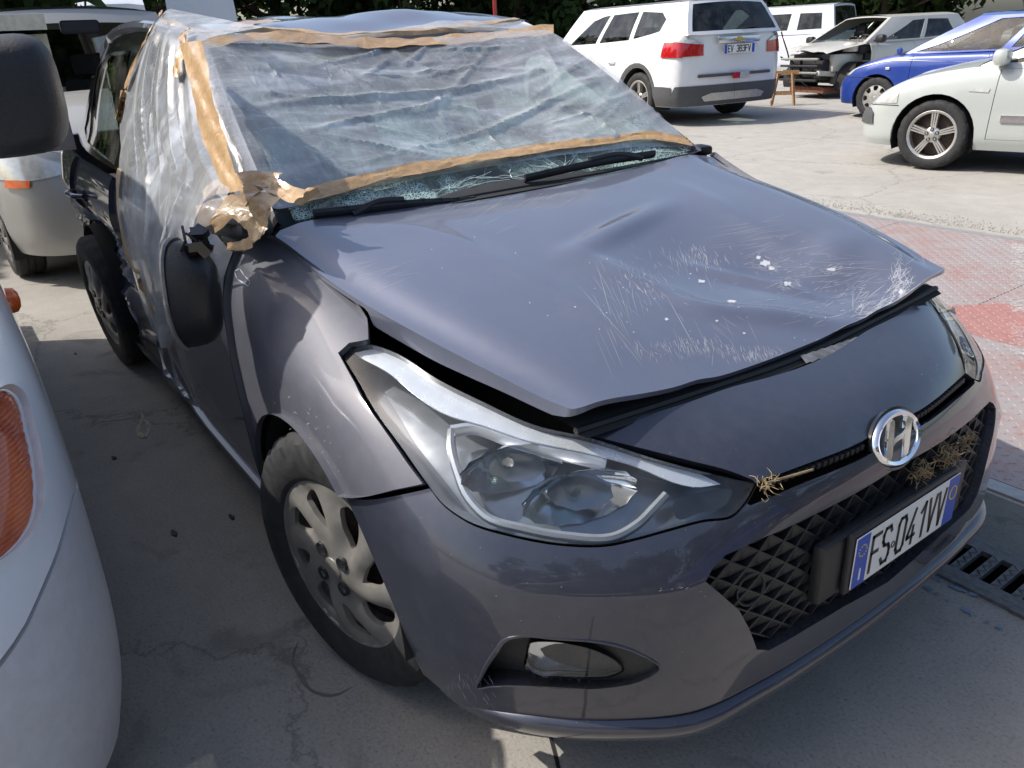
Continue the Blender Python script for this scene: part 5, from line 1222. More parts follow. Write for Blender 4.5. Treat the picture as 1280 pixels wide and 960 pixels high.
# broad band down the pillar
PT = spline([(238, 52, 0), (246, 84, 0), (253, 118, 0), (261, 152, 0), (271, 184, 0), (281, 212, 0), (291, 240, 0)], 70); rr3 = np.random.default_rng(77); G = []
for j, t in enumerate(np.linspace(-1, 1, 9)):
    r = []
    for i, (px_, py_, _) in enumerate(PT):
        f = i/69; z0 = 1.385-.40*f; y0 = float(np.interp(z0, PIL[:, 2], PIL[:, 1]))-.110+.006*t
        w_ = (12.5+1.2*math.sin(i*.19)+.6*math.sin(i*.6))*t
        r.append(at(px_+w_, py_-w_*.18, y=y0-.0008*math.sin(i*.55+t*3)-.0012*math.sin(i*.21-t*4)))
    G.append(r)
tag(MB().grid(G).build('packing_tape', M['tape'], None, True, recalc=False), 'broad wrinkled brown tape band running down the windscreen pillar', 'tape', 'brown packing tape on the car')
tape(SHEET, [(236,45),(234,62),(230,80),(224,98)], .042, 'short brown tape strip hanging beside the pillar top', .006, .2, .014)
tape(SHEET, [(203,18),(190,42),(178,66),(167,92),(160,112)], .022, 'thin brown tape strip edging the side film below the roof', .004, .2, .008)
tape(SHEET, [(152,112),(149,128),(147,150)], .024, 'small torn brown tape flap at the rear edge of the side film', .006, .5, .012)
tape(SHEET, [(153,212),(151,240),(153,268),(158,296),(166,326),(180,358),(196,392)], .022, 'brown tape strip edging the side film down the door', .004, .3, .008)
tape(SHEET, [(250,288),(244,300),(238,318)], .020, 'short brown tape strip above the hanging mirror', .003, .2, .012)
# crossed strips wrapped round the foot of the door mirror
CG = [[at(a+(b-a)*t, c+(d-c)*t, y=yy) for t in np.linspace(0, 1, 6) for yy in [y0+(y1-y0)*t]] for (a, c, b, d, y0, y1) in ((262,222,430,212,-.80,-.60), (255,245,400,240,-.84,-.66), (246,268,372,262,-.875,-.72), (244,290,352,290,-.885,-.765), (246,312,340,316,-.885,-.80))]
CORN = Surf(CG, res=.01)
for px_, w_, lab in (([(258,250),(290,236),(320,230),(348,232)], .055, 'uppermost brown tape strip wrapped round the mirror foot'), ([(252,276),(280,264),(315,258),(345,262)], .06, 'broad crumpled brown tape strip over the mirror foot'),
                     ([(272,282),(300,262),(318,246),(330,232)], .055, 'brown tape strip crossing the mirror foot diagonally'), ([(292,262),(312,270),(325,284),(332,300)], .045, 'brown tape strip folded down beside the bonnet corner'),
                     ([(322,262),(336,270),(330,290),(326,304)], .026, 'narrow brown tape end sticking down beside the bonnet corner'), ([(335,234),(360,246),(390,254),(416,262)], .040, 'brown tape strip from the mirror foot to the windscreen corner')):
    tape(CORN, px_, w_, lab, .006, .15, .012)
tape(CORN, [(286,312),(305,308),(318,302)], .03, 'flat brown tape piece stuck on the wing below the mirror foot', .002, .2, .004)
# dry grass caught in the slot and the grille
M['straw'] = plain('dry_grass', (.26, .19, .10), .85, var=.35, nscale=50.)
def tuft(cx, cy, n, spread, L, seed, label, plane):
    r = np.random.default_rng(seed); b = MB(); c = at(cx, cy, x=plane)
    for _ in range(n):
        p = c+r.normal(size=3)*spread*[.5, 1.3, .8]; d = r.normal(size=3); d /= np.linalg.norm(d); q = p+d*L*r.uniform(.4, 1.); m_ = (p+q)/2+r.normal(size=3)*L*.18
        b.tube(spline([p, m_, q], 5), [.0008, .0008, .0007, .0005, .0003], 4)
    tag(b.build('dry_grass', M['straw'], recalc=False), label, 'dry grass', 'dry grass caught in the grille')
tuft(958, 603, 30, .010, .03, 1, 'dry grass and a straw stalk caught beside the headlamp tip', -.062)
MB().tube(spline([at(958, 604, x=-.05), at(985, 596, x=-.05), at(1016, 587, x=-.045)], 8), .0022, 5).build('straw_stalk', M['straw'], bpy.data.objects['dry_grass'])
tuft(1185, 572, 90, .016, .03, 2, 'clump of dry grass caught in the grille above the plate', -.005); tuft(1152, 590, 60, .012, .028, 3, 'small clump of dry grass above the middle of the plate', -.002); tuft(1207, 553, 40, .010, .022, 4, 'wisp of dry grass at the far end of the grille', -.02)
# ------------------------------------------------------------------ white van beside the car
M['vanw'] = paint('van_white', (.80, .82, .84), 0., .32, .8, .10, (.42, .40, .36)); M['vanb'] = paint('van_bumper', (.60, .60, .62), 0., .45, .25, .35, (.33, .31, .27), coat_r=.2)
M['vanm'] = plain('van_mirror_black', (.016, .017, .019), .55, bmp=.25, nscale=160., var=.3)
van = thing('van', 'white van parked close beside the grey car with black mirror and amber lamp', 'van')
VC = -2.16
VR = {
 .17: [(-4.6,-1.30),(-2.4,-1.30),(-1.5,-1.30),(-1.15,-1.30),(-.92,-1.305),(-.74,-1.335),(-.60,-1.43),(-.525,-1.62),(-.495,-1.86),(-.485,VC)],
 .25: [(-4.6,-1.28),(-2.4,-1.28),(-1.5,-1.28),(-1.15,-1.28),(-.93,-1.283),(-.76,-1.308),(-.605,-1.40),(-.51,-1.59),(-.47,-1.84),(-.455,VC)],
 .36: [(-4.6,-1.27),(-2.4,-1.27),(-1.5,-1.27),(-1.15,-1.268),(-.95,-1.270),(-.79,-1.288),(-.63,-1.375),(-.51,-1.57),(-.46,-1.83),(-.442,VC)],
 .50: [(-4.6,-1.265),(-2.4,-1.265),(-1.5,-1.264),(-1.18,-1.262),(-1.0,-1.264),(-.84,-1.280),(-.67,-1.355),(-.53,-1.55),(-.465,-1.82),(-.445,VC)],
 .65: [(-4.6,-1.265),(-2.4,-1.264),(-1.55,-1.262),(-1.24,-1.260),(-1.06,-1.262),(-.90,-1.277),(-.73,-1.345),(-.58,-1.54),(-.505,-1.82),(-.485,VC)],
 .80: [(-4.6,-1.268),(-2.4,-1.266),(-1.6,-1.265),(-1.32,-1.264),(-1.14,-1.268),(-.99,-1.287),(-.83,-1.36),(-.68,-1.55),(-.60,-1.82),(-.58,VC)],
 .92: [(-4.6,-1.28),(-2.4,-1.278),(-1.7,-1.278),(-1.45,-1.28),(-1.26,-1.288),(-1.12,-1.312),(-.97,-1.39),(-.84,-1.56),(-.775,-1.83),(-.755,VC)],
 1.0: [(-4.6,-1.30),(-2.4,-1.298),(-1.8,-1.30),(-1.56,-1.306),(-1.40,-1.32),(-1.27,-1.355),(-1.15,-1.45),(-1.05,-1.61),(-1.0,-1.85),(-.985,VC)],
 1.07: [(-4.6,-1.315),(-2.4,-1.315),(-1.9,-1.318),(-1.66,-1.328),(-1.51,-1.35),(-1.40,-1.395),(-1.32,-1.49),(-1.25,-1.65),(-1.21,-1.88),(-1.20,VC)],
 1.45: [(-4.6,-1.365),(-2.6,-1.365),(-2.1,-1.372),(-1.92,-1.382),(-1.80,-1.40),(-1.73,-1.435),(-1.67,-1.53),(-1.61,-1.69),(-1.58,-1.90),(-1.57,VC)],
 1.80: [(-4.6,-1.42),(-2.8,-1.425),(-2.4,-1.435),(-2.22,-1.447),(-2.10,-1.465),(-2.03,-1.50),(-1.98,-1.59),(-1.94,-1.73),(-1.92,-1.92),(-1.91,VC)],
 1.93: [(-4.6,-1.55),(-2.9,-1.56),(-2.5,-1.57),(-2.36,-1.58),(-2.27,-1.60),(-2.21,-1.63),(-2.17,-1.70),(-2.14,-1.80),(-2.12,-1.95),(-2.11,VC)],
 1.96: [(-4.6,VC),(-2.9,VC+.01),(-2.5,VC+.01),(-2.40,VC+.01),(-2.36,VC+.01),(-2.34,VC+.01),(-2.32,VC+.008),(-2.31,VC+.006),(-2.30,VC+.003),(-2.29,VC)],
}
VAN = Surf([[(x, y, z) for x, y in VR[z]] for z in VR], res=.03); vo_ = -1 if VAN.N([.9*VAN.tu[4]], [.4])[0][1] < 0 else 1
def vanp(name, loop, mat, par, **k):
    o = panel(name, VAN, loop, mat, par, out=k.pop('out', 1 if VAN.N([VAN.tu[2]], [.4])[0][1] > 0 else -1), **k)
    c = o.copy(); c.data = o.data.copy(); COL.objects.link(c); c.parent = par
    for v in c.data.vertices: v.co.y = 2*VC-v.co.y
    c.data.flip_normals(); return o
def VS(x, z): return VAN.hit((x, .5, z), (0, -1, 0))
gap = [VAN.px(*p) for p in ((96,598),(92,622),(84,650),(72,690),(54,735),(28,790),(2,828))]
cu = VAN.tu[-1]; gv_ = gap[-1][1]
seam = smooth_uv([(VS(-1.60, .66)[0], VS(-1.60, .66)[1])]+gap+[(gap[-1][0]+(cu-gap[-1][0])*.5, gv_-.03), (cu, gv_-.04)], 60)
arch = [VS(-1.75+.37*math.cos(t), .31+.37*math.sin(t)) for t in np.radians(np.linspace(-22, 68, 14))]
bump_loop = [(u, v-.005) for u, v in seam]+[(cu, 0.01), (VAN.tu[6], 0.005)]+[VS(-1.36, .175)]+arch
vanp('van_bumper', bump_loop, M['vanb'], van, res=.03, thick=.015)
LENS = [VAN.px(*p) for p in ((5,488),(18,496),(32,540),(41,585),(43,620),(38,650),(22,676),(4,694),(-30,712),(-46,640),(-40,560),(-18,500))]
LENS = loopify(LENS, 60)
wtop = VAN.tv[8]
fen = [(u, v+.005) for u, v in seam[::-1]]+[VS(-1.62, .67)]+[VS(-1.75+.37*math.cos(t), .31+.37*math.sin(t)) for t in np.radians(np.linspace(70, 178, 18))]+[VS(-2.13, .2), (VAN.tu[1]*.2, .03), (VAN.tu[1]*.2, wtop), (VAN.tu[3], wtop), (VAN.tu[5], wtop), (cu, wtop)]
vanp('van_body', fen, M['vanw'], van, holes=[LENS], res=.04, thick=.012)
wsx = [(VAN.tu[6]*.98, wtop+.03), (cu, wtop+.03), (cu, VAN.tv[10]-.02), (VAN.tu[6]*.985, VAN.tv[10]-.02)]
dwx = [(VAN.tu[1]*.98, wtop+.06), (VAN.tu[4]*.96, wtop+.06), (VAN.tu[4]*.97, VAN.tv[10]-.08), (VAN.tu[1]*.98, VAN.tv[10]-.08)]
vanp('cab_shell', [(VAN.tu[1]*.2, wtop), (VAN.tu[3], wtop), (VAN.tu[5], wtop), (cu, wtop), (cu, VAN.tv[-1]), (VAN.tu[1]*.2, VAN.tv[-1])], M['vanw'], van, holes=[wsx, dwx], res=.08, thick=.0)
vanp('van_windscreen', wsx, M['glassd'], van, res=.1, thick=0); vanp('cab_window', dwx, M['glassd'], van, res=.1, thick=0)
# amber lamp: ribbed lens, dark rim
def amber():
    mt, n, l, b = nt('ribbed_amber'); tc = n.new('ShaderNodeTexCoord'); w = n.new('ShaderNodeTexWave'); w.bands_direction = 'Z'; w.inputs['Scale'].default_value = 48.; w.inputs['Distortion'].default_value = 1.2; w.inputs['Detail'].default_value = 1.; l.new(tc.outputs['Object'], w.inputs['Vector'])
    t = noise(n, l, 9., 3.); c1 = ramp(n, l, t.outputs['Fac'], [(.35, (.40, .045, .008)), (.65, (.78, .16, .02))]); f = ramp(n, l, w.outputs['Fac'], [(.2, (0, 0, 0)), (.8, (.3, .3, .3))]); l.new(mixc(n, l, f.outputs[0], c1.outputs[0], (.42, .06, .01)), b.inputs['Base Color'])
    setp(b, Roughness=.16, Coat_Weight=1., Coat_Roughness=.03); bump(n, l, w.outputs['Fac'], .5, .004, b); return mt
M['amber'] = amber()
lens = panel('indicator_lens', VAN, LENS, M['amber'], van, res=.012, thick=.012, out=1 if VAN.N([VAN.tu[2]], [.4])[0][1] > 0 else -1, extra=lambda P, N, uv: P+N*(-.003+.0012*np.sin((uv[:, 1]*1.0+uv[:, 0]*.6)*520))[:, None])
tag(lens, 'large amber indicator lamp at the van corner'); wall('lamp_rim', LENS, VAN, -.004, -.02, M['vanb'], lens)
q = VAN.px(24, 372); c = VAN.P([q[0]], [q[1]])[0]; MB().lathe([(.001, .020), (.012, .018), (.02, .010), (.022, -.004)], 20, np.vstack([np.column_stack([np.array(Vector((.1, 1, 0)).to_track_quat('Y', 'Z').to_matrix())*[1, 1, 1.4], at(24, 372, y=-1.262) if False else c+[0, .004, 0]]), [0, 0, 0, 1]])).build('side_repeater', M['orange'], van, True)
MB().box((-2.8, VC, .30), (3.6, 1.5, .16)).build('van_chassis', M['under'], van)
for y in (-1.40, 2*VC+1.40): wheel(van, (-1.75, y+(.02 if y > VC else -.02), .31), mirror=y > VC, R=.31, w=.2, n=24)
# mirror housing on its arm
mc = at(10, 122, x=-1.25); mv = MB(); n = 36; out = []
for t in np.linspace(0, 2*math.pi, n+1)[:-1]:
    a, c = math.cos(t), math.sin(t); out.append((-.0+.098*math.copysign(abs(a)**.55, a), .112*math.copysign(abs(c)**.6, c)+.010*a))
lat = np.array([.10, .995, 0.]); nr = np.array([.995, -.10, 0.]); V = []
for i in range(9):
    f = i/8; sc = math.cos(f*math.pi/2*.97)**.32; dp = -.05+.13*math.sin(f*math.pi/2)
    for a, c in out: V.append(mc+lat*a*sc+np.array([0, 0, 1])*c*sc+nr*dp)
mv.add(V, [(i*n+j, i*n+(j+1) % n, (i+1)*n+(j+1) % n, (i+1)*n+j) for i in range(8) for j in range(n)]+[tuple(8*n+j for j in range(n)), tuple(range(n-1, -1, -1))])
mo = mv.build('van_mirror', M['vanm'], van, True); tag(mo, 'big black mirror housing of the van')
MB().box(mc+lat*0-nr*.052, (.004, .19, .22), np.column_stack([nr, lat, [0, 0, 1]])).build('mirror_glass', M['chrome'], mo)
MB().tube([mc-lat*.08-nr*.02-[0, 0, .06], mc-lat*.20-nr*.10-[0, 0, .08], mc-lat*.26-nr*.2-[0, 0, .1]], .022, 8).build('mirror_arm', M['vanm'], mo, True)
# ------------------------------------------------------------------ other vehicles in the yard
def plan_front(W): return [(0, 0), (.004, .30*W), (.03, .52*W), (.08, .70*W), (.18, .85*W), (.34, .95*W), (.55, .992*W)]
class GCar:
    """A car body: wrapped lower shell, bonnet, glasshouse, roof, cut into panels. Local x forward, y left, origin below the middle of the car."""
    def __init__(s, name, label, cat, loc, rz, L, W, H, wb, fo, R, z0, zt, belt_y, wsb, wst, rwt, rwb, zroof, roof_y, paint_, scale=1., nose=.10, tail=.06, win=(), group=None, crown=.05, tw=.19, rim=None, style='cover', tyres=True, cap_front=True, wface=None, roofm=None, bulge=.0, archR=None, glass=None, rear_flat=.5):
        s.root = thing(name, label, cat, loc, rz, group); s.root.scale = (scale,)*3
        s.L, s.W, s.paint = L, W/2, paint_; xf, xr = L/2, -L/2; s.xf, s.xr = xf, xr; fa = xf-fo; ra = fa-wb; s.fa, s.ra = fa, ra
        s.zt = lambda x: float(np.interp(x, [p[0] for p in zt], [p[1] for p in zt])); w = s.W
        # stations round the plan from nose to tail (right half, y negative)
        st = [(xf-a, b) for a, b in plan_front(w)]+[(x, w) for x in np.linspace(xf-.9, xr+.8, 9)]+[(xr+a*rear_flat, b) for a, b in plan_front(w)[::-1]]
        s.n_st = len(st); rowsB = []
        TT = [0, .12, .3, .5, .7, .86, .95, 1.]; YY = [.945, .985, .998, 1., .995, .975, .945, .90]; s.YY = YY
        for t, yy in zip(TT, YY):
            r = []
            for i, (x, y) in enumerate(st):
                z = z0+(s.zt(x)-z0)*t
                fx = sstep(xf-.6, xf, x); rx = sstep(xr+.6, xr, x)
                pr = -nose*float(fx)*max(0, t-.55)**1.3*2.2-.03*float(fx)*(1-t)**2+tail*float(rx)*max(0, t-.5)*2.+.03*float(rx)*(1-t)**2
                r.append((x+pr, -y*(yy+bulge*math.sin(math.pi*t)*.5), z))
            rowsB.append(r)
        s.B = Surf(rowsB, res=.05); s.top = rowsB[-1]; s.ob = 1 if s.B.N([s.B.tu[-1]/2], [s.B.tv[-1]/2])[0][1] < 0 else -1
        s.R = R; s.aR = archR or R+.045
        # glasshouse side
        cols = 9; GR_ = []
        for t in (0, .2, .5, .8, 1.):
            xa = wsb+(wst-wsb)*t; xb = rwb+(rwt-rwb)*t; r = []
            for k in range(cols):
                q = k/(cols-1); x = xa+(xb-xa)*q; zb = s.zt(x) if q > .02 else s.zt(xa); zr = float(np.interp(x, [p[0] for p in zroof], [p[1] for p in zroof]))
                y = (belt_y+(roof_y-belt_y)*(t**1.25))*(1-.05*(2*q-1)**4); r.append((x, -y, zb*(1-t)+(zr-.045)*t))
            GR_.append(r)
        s.G = Surf(GR_, res=.06); s.og = 1 if s.G.N([s.G.tu[-1]/2], [s.G.tv[-1]/2])[0][1] < 0 else -1
        # roof grid, windscreen, rear glass
        ga = np.array(GR_[-1]); s.roof_rows = [[(x+.02*math.cos(c*1.57)*(1 if k == 0 else -1 if k == cols-1 else 0), -y*c if c < 0 else -y*c, z+.045*(1-abs(c)**2.5)) for c in np.linspace(1, -1, 9)] for k, (x, y, z) in enumerate(GR_[-1])]
        s.roof_rows = [[(x+(.05 if k == 0 else -.04 if k == cols-1 else 0)*(1-c*c), y*c, z+.048*(1-abs(c)**2.5)) for c in np.linspace(1, -1, 9)] for k, (x, y, z) in enumerate(GR_[-1])]
        def cross(front):
            rr = []
            for j, t in enumerate((0, .2, .5, .8, 1.)):
                x, y, z = GR_[j][0 if front else -1]; bow = (.16*(1-t)+.05*t) if front else -(.07*(1-t)+.04*t)
                rr.append([(x+bow*(1-c*c), y*c, z+.03*t*(1-c*c)) for c in np.linspace(1, -1, 9)])
            return Surf(rr, res=.06)
        s.WS, s.RW = cross(True), cross(False); s.win = win; s.wsb = wsb; s.rwb = rwb
        s.ow = 1 if s.WS.N([s.WS.tu[-1]/2], [s.WS.tv[-1]/2])[0][0] > 0 else -1; s.orr = 1 if s.RW.N([s.RW.tu[-1]/2], [s.RW.tv[-1]/2])[0][0] < 0 else -1
        if tyres:
            for x in (fa, ra):
                for sg in (-1, 1): wheel(s.root, (x, sg*(w-.02-tw/2), R), mirror=sg > 0, R=R, w=tw, rim=rim or R-.105, style=style, n=30, face=wface, steer=0 if x != fa else getattr(s, 'steer', 0))
        for x in (fa, ra):
            for sg in (-1, 1):
                b = MB(); A = np.linspace(-.4, math.pi+.4, 18); b.grid([[(x+(s.aR+.004)*math.cos(t), sg*y, R+(s.aR+.004)*math.sin(t)) for t in A] for y in (w-.015, w-.30)])
                b.add([(x+(s.aR+.004)*math.cos(t), sg*(w-.30), R+(s.aR+.004)*math.sin(t)) for t in A]+[(x, sg*(w-.30), R*.5)], [(i, i+1, 18) for i in range(17)]); b.build('wheel_arch_liner', M['under'], s.root, True)
        MB().box(((fa+ra)/2, 0, z0+.06), (wb*1.25, 2*w-.25, .08)).build('floor_pan', M['under'], s.root)
        MB().box((wsb-.12, 0, s.zt(wsb)-.10), (.35, 2*belt_y-.12, .16), bev=.04).build('dashboard', M['interior'], s.root)
        for x in (wsb-.95, ) + ((wsb-1.8,) if L > 3.9 else ()):
            for y in (-.38, .38):
                MB().box((x, y, s.zt(wsb)-.22), (.14, .46, .62), rot_axis((0, 1, 0), -.2), bev=.05).box((x-.08, y, s.zt(wsb)+.20), (.09, .25, .18), rot_axis((0, 1, 0), -.2), bev=.03).build('seat', M['seat'], s.root, True)
        MB().tube([(wsb-.42+.06*math.sin(t), .38+.18*math.cos(t), s.zt(wsb)-.02+.16*math.sin(t)) for t in np.linspace(0, 6.283, 24)], .014, 6, False).build('steering_wheel', M['interior'], s.root)
        MB().box(((fa+ra)/2, 0, z0+.20), (wb*.9, 2*w-.30, .30)).build('inner_tub', M['interior'], s.root)
        s.glass = glass or M['glass']
    def S(s, x, z): return s.B.hit((x, -s.W-2, z), (0, 1, 0))
    def F(s, y, z): return s.B.hit((s.xf+2, -abs(y)-1e-4, z), (-1, 0, 0))
    def Rr(s, y, z): return s.B.hit((s.xr-2, -abs(y)-1e-4, z), (1, 0, 0))
    def both(s, name, loop, mat, parent=None, surf=None, out=None, **k):
        r = []
        for mir in (False, True): r.append(panel(name, surf or s.B, loop, mat, parent if parent is not None else s.root, out=out if out is not None else s.ob, mirror=mir, **k))
        return r
    def shell(s, name='body', doors=(), holes=(), res=.07, x_cut=None):
        """lower shell with wheel-arch notches, doors cut out as separate panels"""
        U, V = s.B.tu[-1], s.B.tv[-1]; a = s.aR
        def notch(x):
            an = np.linspace(0, math.pi, 16); zz = s.R
            pts = [s.S(x-a*math.cos(t), zz+a*math.sin(t)) for t in an]
            return [(pts[0][0], 0.)]+pts+[(pts[-1][0], 0.)]
        nf, nr = notch(s.fa)[::-1], notch(s.ra)[::-1]
        def srt(q): return q if q[0][0] < q[-1][0] else q[::-1]
        lp = [(0, 0)]+srt(nf)+srt(nr)+[(U, 0), (U, V), (0, V)]
        if x_cut is not None: q = s.S(x_cut, .5)[0]; lp = [(q, 0)]+srt(nr)+[(U, 0), (U, V), (q, V)]
        dl_ = [[s.S(x, min(z, s.zt(x)-.012)) for x, z in d] for d in doors]
        r = s.both(name, lp, s.paint, holes=dl_+list(holes), res=res, thick=.012)
        s.doors = []
        for d in dl_:
            c = np.array(d).mean(0); s.doors.append(s.both('door', [tuple(c+(np.array(p)-c)*(1-.007/max(.2, np.linalg.norm(np.array(p)-c)))) for p in d], s.paint, res=res, thick=.02))
        return r
    def bonnet(s, name='bonnet', x_front=None, mat=None, crown=.06):
        k = [i for i, p in enumerate(s.top) if p[0] > s.wsb-.02 and i < s.n_st//2 and (x_front is None or p[0] < x_front)]
        tp = [s.top[i] for i in k]; x, y, z = tp[-1]; tp.append((s.wsb, y, s.zt(s.wsb)))
        rows_ = [[(px_+.0*c, py_*c, pz_+crown*(1-c*c)*min(1, abs(py_)/s.W)) for c in np.linspace(1, -1, 13)] for px_, py_, pz_ in tp]
        return MB().grid(rows_).build(name, mat or s.paint, s.root, True)
    def deck(s, name='rear_deck'):
        k = [i for i, p in enumerate(s.top) if p[0] < s.rwb+.02 and i > s.n_st//2]
        if len(k) < 2: return None
        tp = [(s.rwb, s.top[k[0]][1], s.zt(s.rwb))]+[s.top[i] for i in k]
        return MB().grid([[(a, b*c, d+.02*(1-c*c)) for c in np.linspace(1, -1, 9)] for a, b, d in tp]).build(name, s.paint, s.root, True)
    def house(s, ws=True, rw=True, pil=None, roofmat=None, side_glass=True, top=.05, frame=None):
        U, V = s.G.tu[-1], s.G.tv[-1]; hs = [[(a*U, b*V) for a, b in w_] for w_ in s.win]
        s.pillars = s.both('pillars', [(0, 0), (U, 0), (U, V), (0, V)], pil or s.paint, surf=s.G, out=s.og, holes=hs, res=.09, thick=.02)
        if side_glass:
            for h in hs: s.both('side_window', h, s.glass, surf=s.G, out=s.og, res=.2, thick=0, off=-.008)
        for Sf, on, o, nm in ((s.WS, ws, s.ow, 'windscreen'), (s.RW, rw, s.orr, 'rear_window')):
            U2, V2 = Sf.tu[-1], Sf.tv[-1]; e = .06; hole = [(e, .05), (U2-e, .05), (U2-e*1.2, V2-(top if nm == 'windscreen' else .05)), (e*1.2, V2-(top if nm == 'windscreen' else .05))]
            panel(nm+'_frame', Sf, [(0, 0), (U2, 0), (U2, V2), (0, V2)], (frame or M['gloss']) if nm == 'windscreen' else s.paint, s.root, holes=[hole], res=.1, thick=0, out=o)
            if on: panel(nm, Sf, hole, s.glass if nm == 'windscreen' else M['glassd'], s.root, res=.15, thick=0, out=o, off=-.004)
        MB().grid(s.roof_rows).build('roof', roofmat or s.paint, s.root, True)
        # belt ledge between shell and glass
        for sg in (1, -1):
            a = [p for p in s.top if s.rwb-.05 < p[0] < s.wsb+.05]; b = s.G.P(np.linspace(0, s.G.tu[-1], len(a)), np.zeros(len(a)))
            A = np.array(a)*[1, sg, 1]; Bq = np.array([[p[0], np.interp(-p[0], -b[:, 0], b[:, 1]), p[2]+.004] for p in a])*[1, sg, 1]
            MB().grid([A, (A+Bq)/2+[0, 0, .006], Bq]).build('belt_ledge', s.paint, s.root, True)
    def handle(s, x, z, mat=None):
        for sg in (-1, 1): MB().tube([(x-.09, sg*(s.W*.99), z), (x-.06, sg*(s.W+.025), z), (x+.06, sg*(s.W+.025), z), (x+.09, sg*s.W*.99, z)], .012, 6).build('door_handle', mat or s.paint, s.root, True)
    def mirrors(s, x, z, mat, y=None):
        for sg in (-1, 1):
            c = np.array([x, sg*((y or s.W)+.08), z]); b = MB(); b.box(c, (.13, .19, .14), bev=.045); b.tube([c-[0, sg*.14, .03], c-[0, sg*.05, .01]], .022, 6); b.build('door_mirror', mat, s.root, True)
def plate(par, text, o, ex, ez, n_, w=.52, h=.11):
    o, ex, ez, n_ = (np.array(q, float) for q in (o, ex, ez, n_)); b = MB()
    def quad(a0, a1, c0, c1, th): return [o+ex*a+ez*c+n_*d for d in (0, th) for a, c in ((a0, c0), (a1, c0), (a1, c1), (a0, c1))]
    F = [(0, 3, 2, 1), (4, 5, 6, 7), (0, 1, 5, 4), (1, 2, 6, 5), (2, 3, 7, 6), (3, 0, 4, 7)]
    p = MB().add(quad(-w/2, w/2, -h/2, h/2, .006), F).build('number_plate', M['white'], par)
    for a in (-w/2, w/2-.045): MB().add(quad(a+.001, a+.044, -h/2+.001, h/2-.001, .0075), F).build('blue_band', M['blue'], p)
    pitch = (w-.12)/len(text)
    for k, ch in enumerate(text):
        if ch == ' ': continue
        q = MB(); stroke_text(q, ch, o+ex*(-w/2+.062+k*pitch)+ez*(-h*.34)+n_*.0065, ex, ez, pitch*.66, h*.68, .012, n_, .001); q.build('character', M['ink'], p)
    return p
def ring_panel(c, name, pts, mat, view='S', **k):
    f = {'S': c.S, 'F': c.F, 'R': c.Rr}[view]; return c.both(name, [f(*p) for p in pts], mat, res=k.pop('res', .05), thick=k.pop('thick', .006), off=k.pop('off', .006), **k)
M['suvw'] = paint('suv_white', (.72, .73, .74), 0., .3, .8, .06); M['bluep2'] = paint('blue_paint', (.010, .042, .26), .2, .35, .9, .06)
M['pale'] = paint('pale_green_paint', (.42, .45, .43), .1, .4, .7, .12); M['silv'] = paint('wreck_silver', (.56, .54, .48), .3, .42, .5, .2)
M['silv2'] = paint('silver_paint', (.36, .355, .335), .3, .4, .6, .2); M['wht2'] = paint('white_paint', (.62, .65, .70), 0., .35, .6, .1); M['dkc'] = paint('dark_paint', (.02, .02, .023), .3, .35, .8, .08)
M['trim'] = plain('grey_trim', (.07, .072, .075), .6); M['lampc'] = plain('clear_lamp', (.62, .62, .58), .12, .3, coat=.8); M['wood'] = plain('raw_timber', (.36, .19, .08), .75, var=.3, nscale=30.)
M['gold'] = plain('gold_badge', (.65, .45, .10), .3, .7)
# ---- white people carrier, seen from behind
c = GCar('suv', 'white people carrier seen from behind with red tail lamps', 'car', (-10.30, 9.25, 0), math.radians(172), 4.65, 1.84, 1.64, 2.76, .93, .335, .24,
         [(-2.4, 1.12), (-1.9, 1.10), (-1.4, 1.05), (0, .99), (1.0, .95), (1.3, .93), (1.9, .86), (2.35, .74)], .84, 1.02, .42, -2.06, -2.28, [(.5, 1.575), (-.3, 1.64), (-1.4, 1.61), (-2.1, 1.56)], .66, M['suvw'], scale=1.13, nose=.10, tail=.03,
         win=[[(.12, .12), (.22, .70), (.30, .80), (.36, .82), (.36, .10)], [(.39, .10), (.39, .82), (.62, .84), (.62, .10)], [(.65, .12), (.65, .84), (.82, .76), (.86, .55), (.83, .22)]], style='alloy', tw=.22, archR=.40, rear_flat=.35)
c.shell(doors=[[(1.05, .45), (1.05, .93), (.05, .94), (.05, .40), (.95, .40)], [(.03, .40), (.03, .95), (-.85, .95), (-.95, .70), (-.92, .40)]]); c.bonnet(); c.house(); c.deck('tail_ledge'); c.handle(-.75, .80); c.handle(.2, .79); c.mirrors(.95, 1.02, M['trim'])
ring_panel(c, 'lower_cladding', [(.60, .245), (.72, .245), (.80, .245), (.89, .25), (.89, .50), (.6, .50), (.3, .50), (0.003, .50), (0.003, .245), (.3, .245)], M['trim'], 'R', off=.012)
ring_panel(c, 'side_cladding', [(c.ra-.42, .25), (c.ra-.42, .50), (c.ra-.62, .50), (c.ra-.75, .49), (c.ra-.75, .25)], M['trim'], 'S', off=.012)
ring_panel(c, 'arch_trim', [(c.ra+.46*math.cos(t), c.R+.46*math.sin(t)) for t in np.linspace(0, math.pi, 14)]+[(c.ra+.405*math.cos(t), c.R+.405*math.sin(t)) for t in np.linspace(math.pi, 0, 14)], M['trim'], 'S', off=.010)
ring_panel(c, 'skid_plate', [(.50, .30), (.55, .36), (.40, .40), (.003, .40), (.003, .30)], M['alum'], 'R', off=.022)
ring_panel(c, 'bumper_strip', [(.62, .60), (.62, .635), (.003, .635), (.003, .60)], M['trim'], 'R', off=.03, thick=.03)
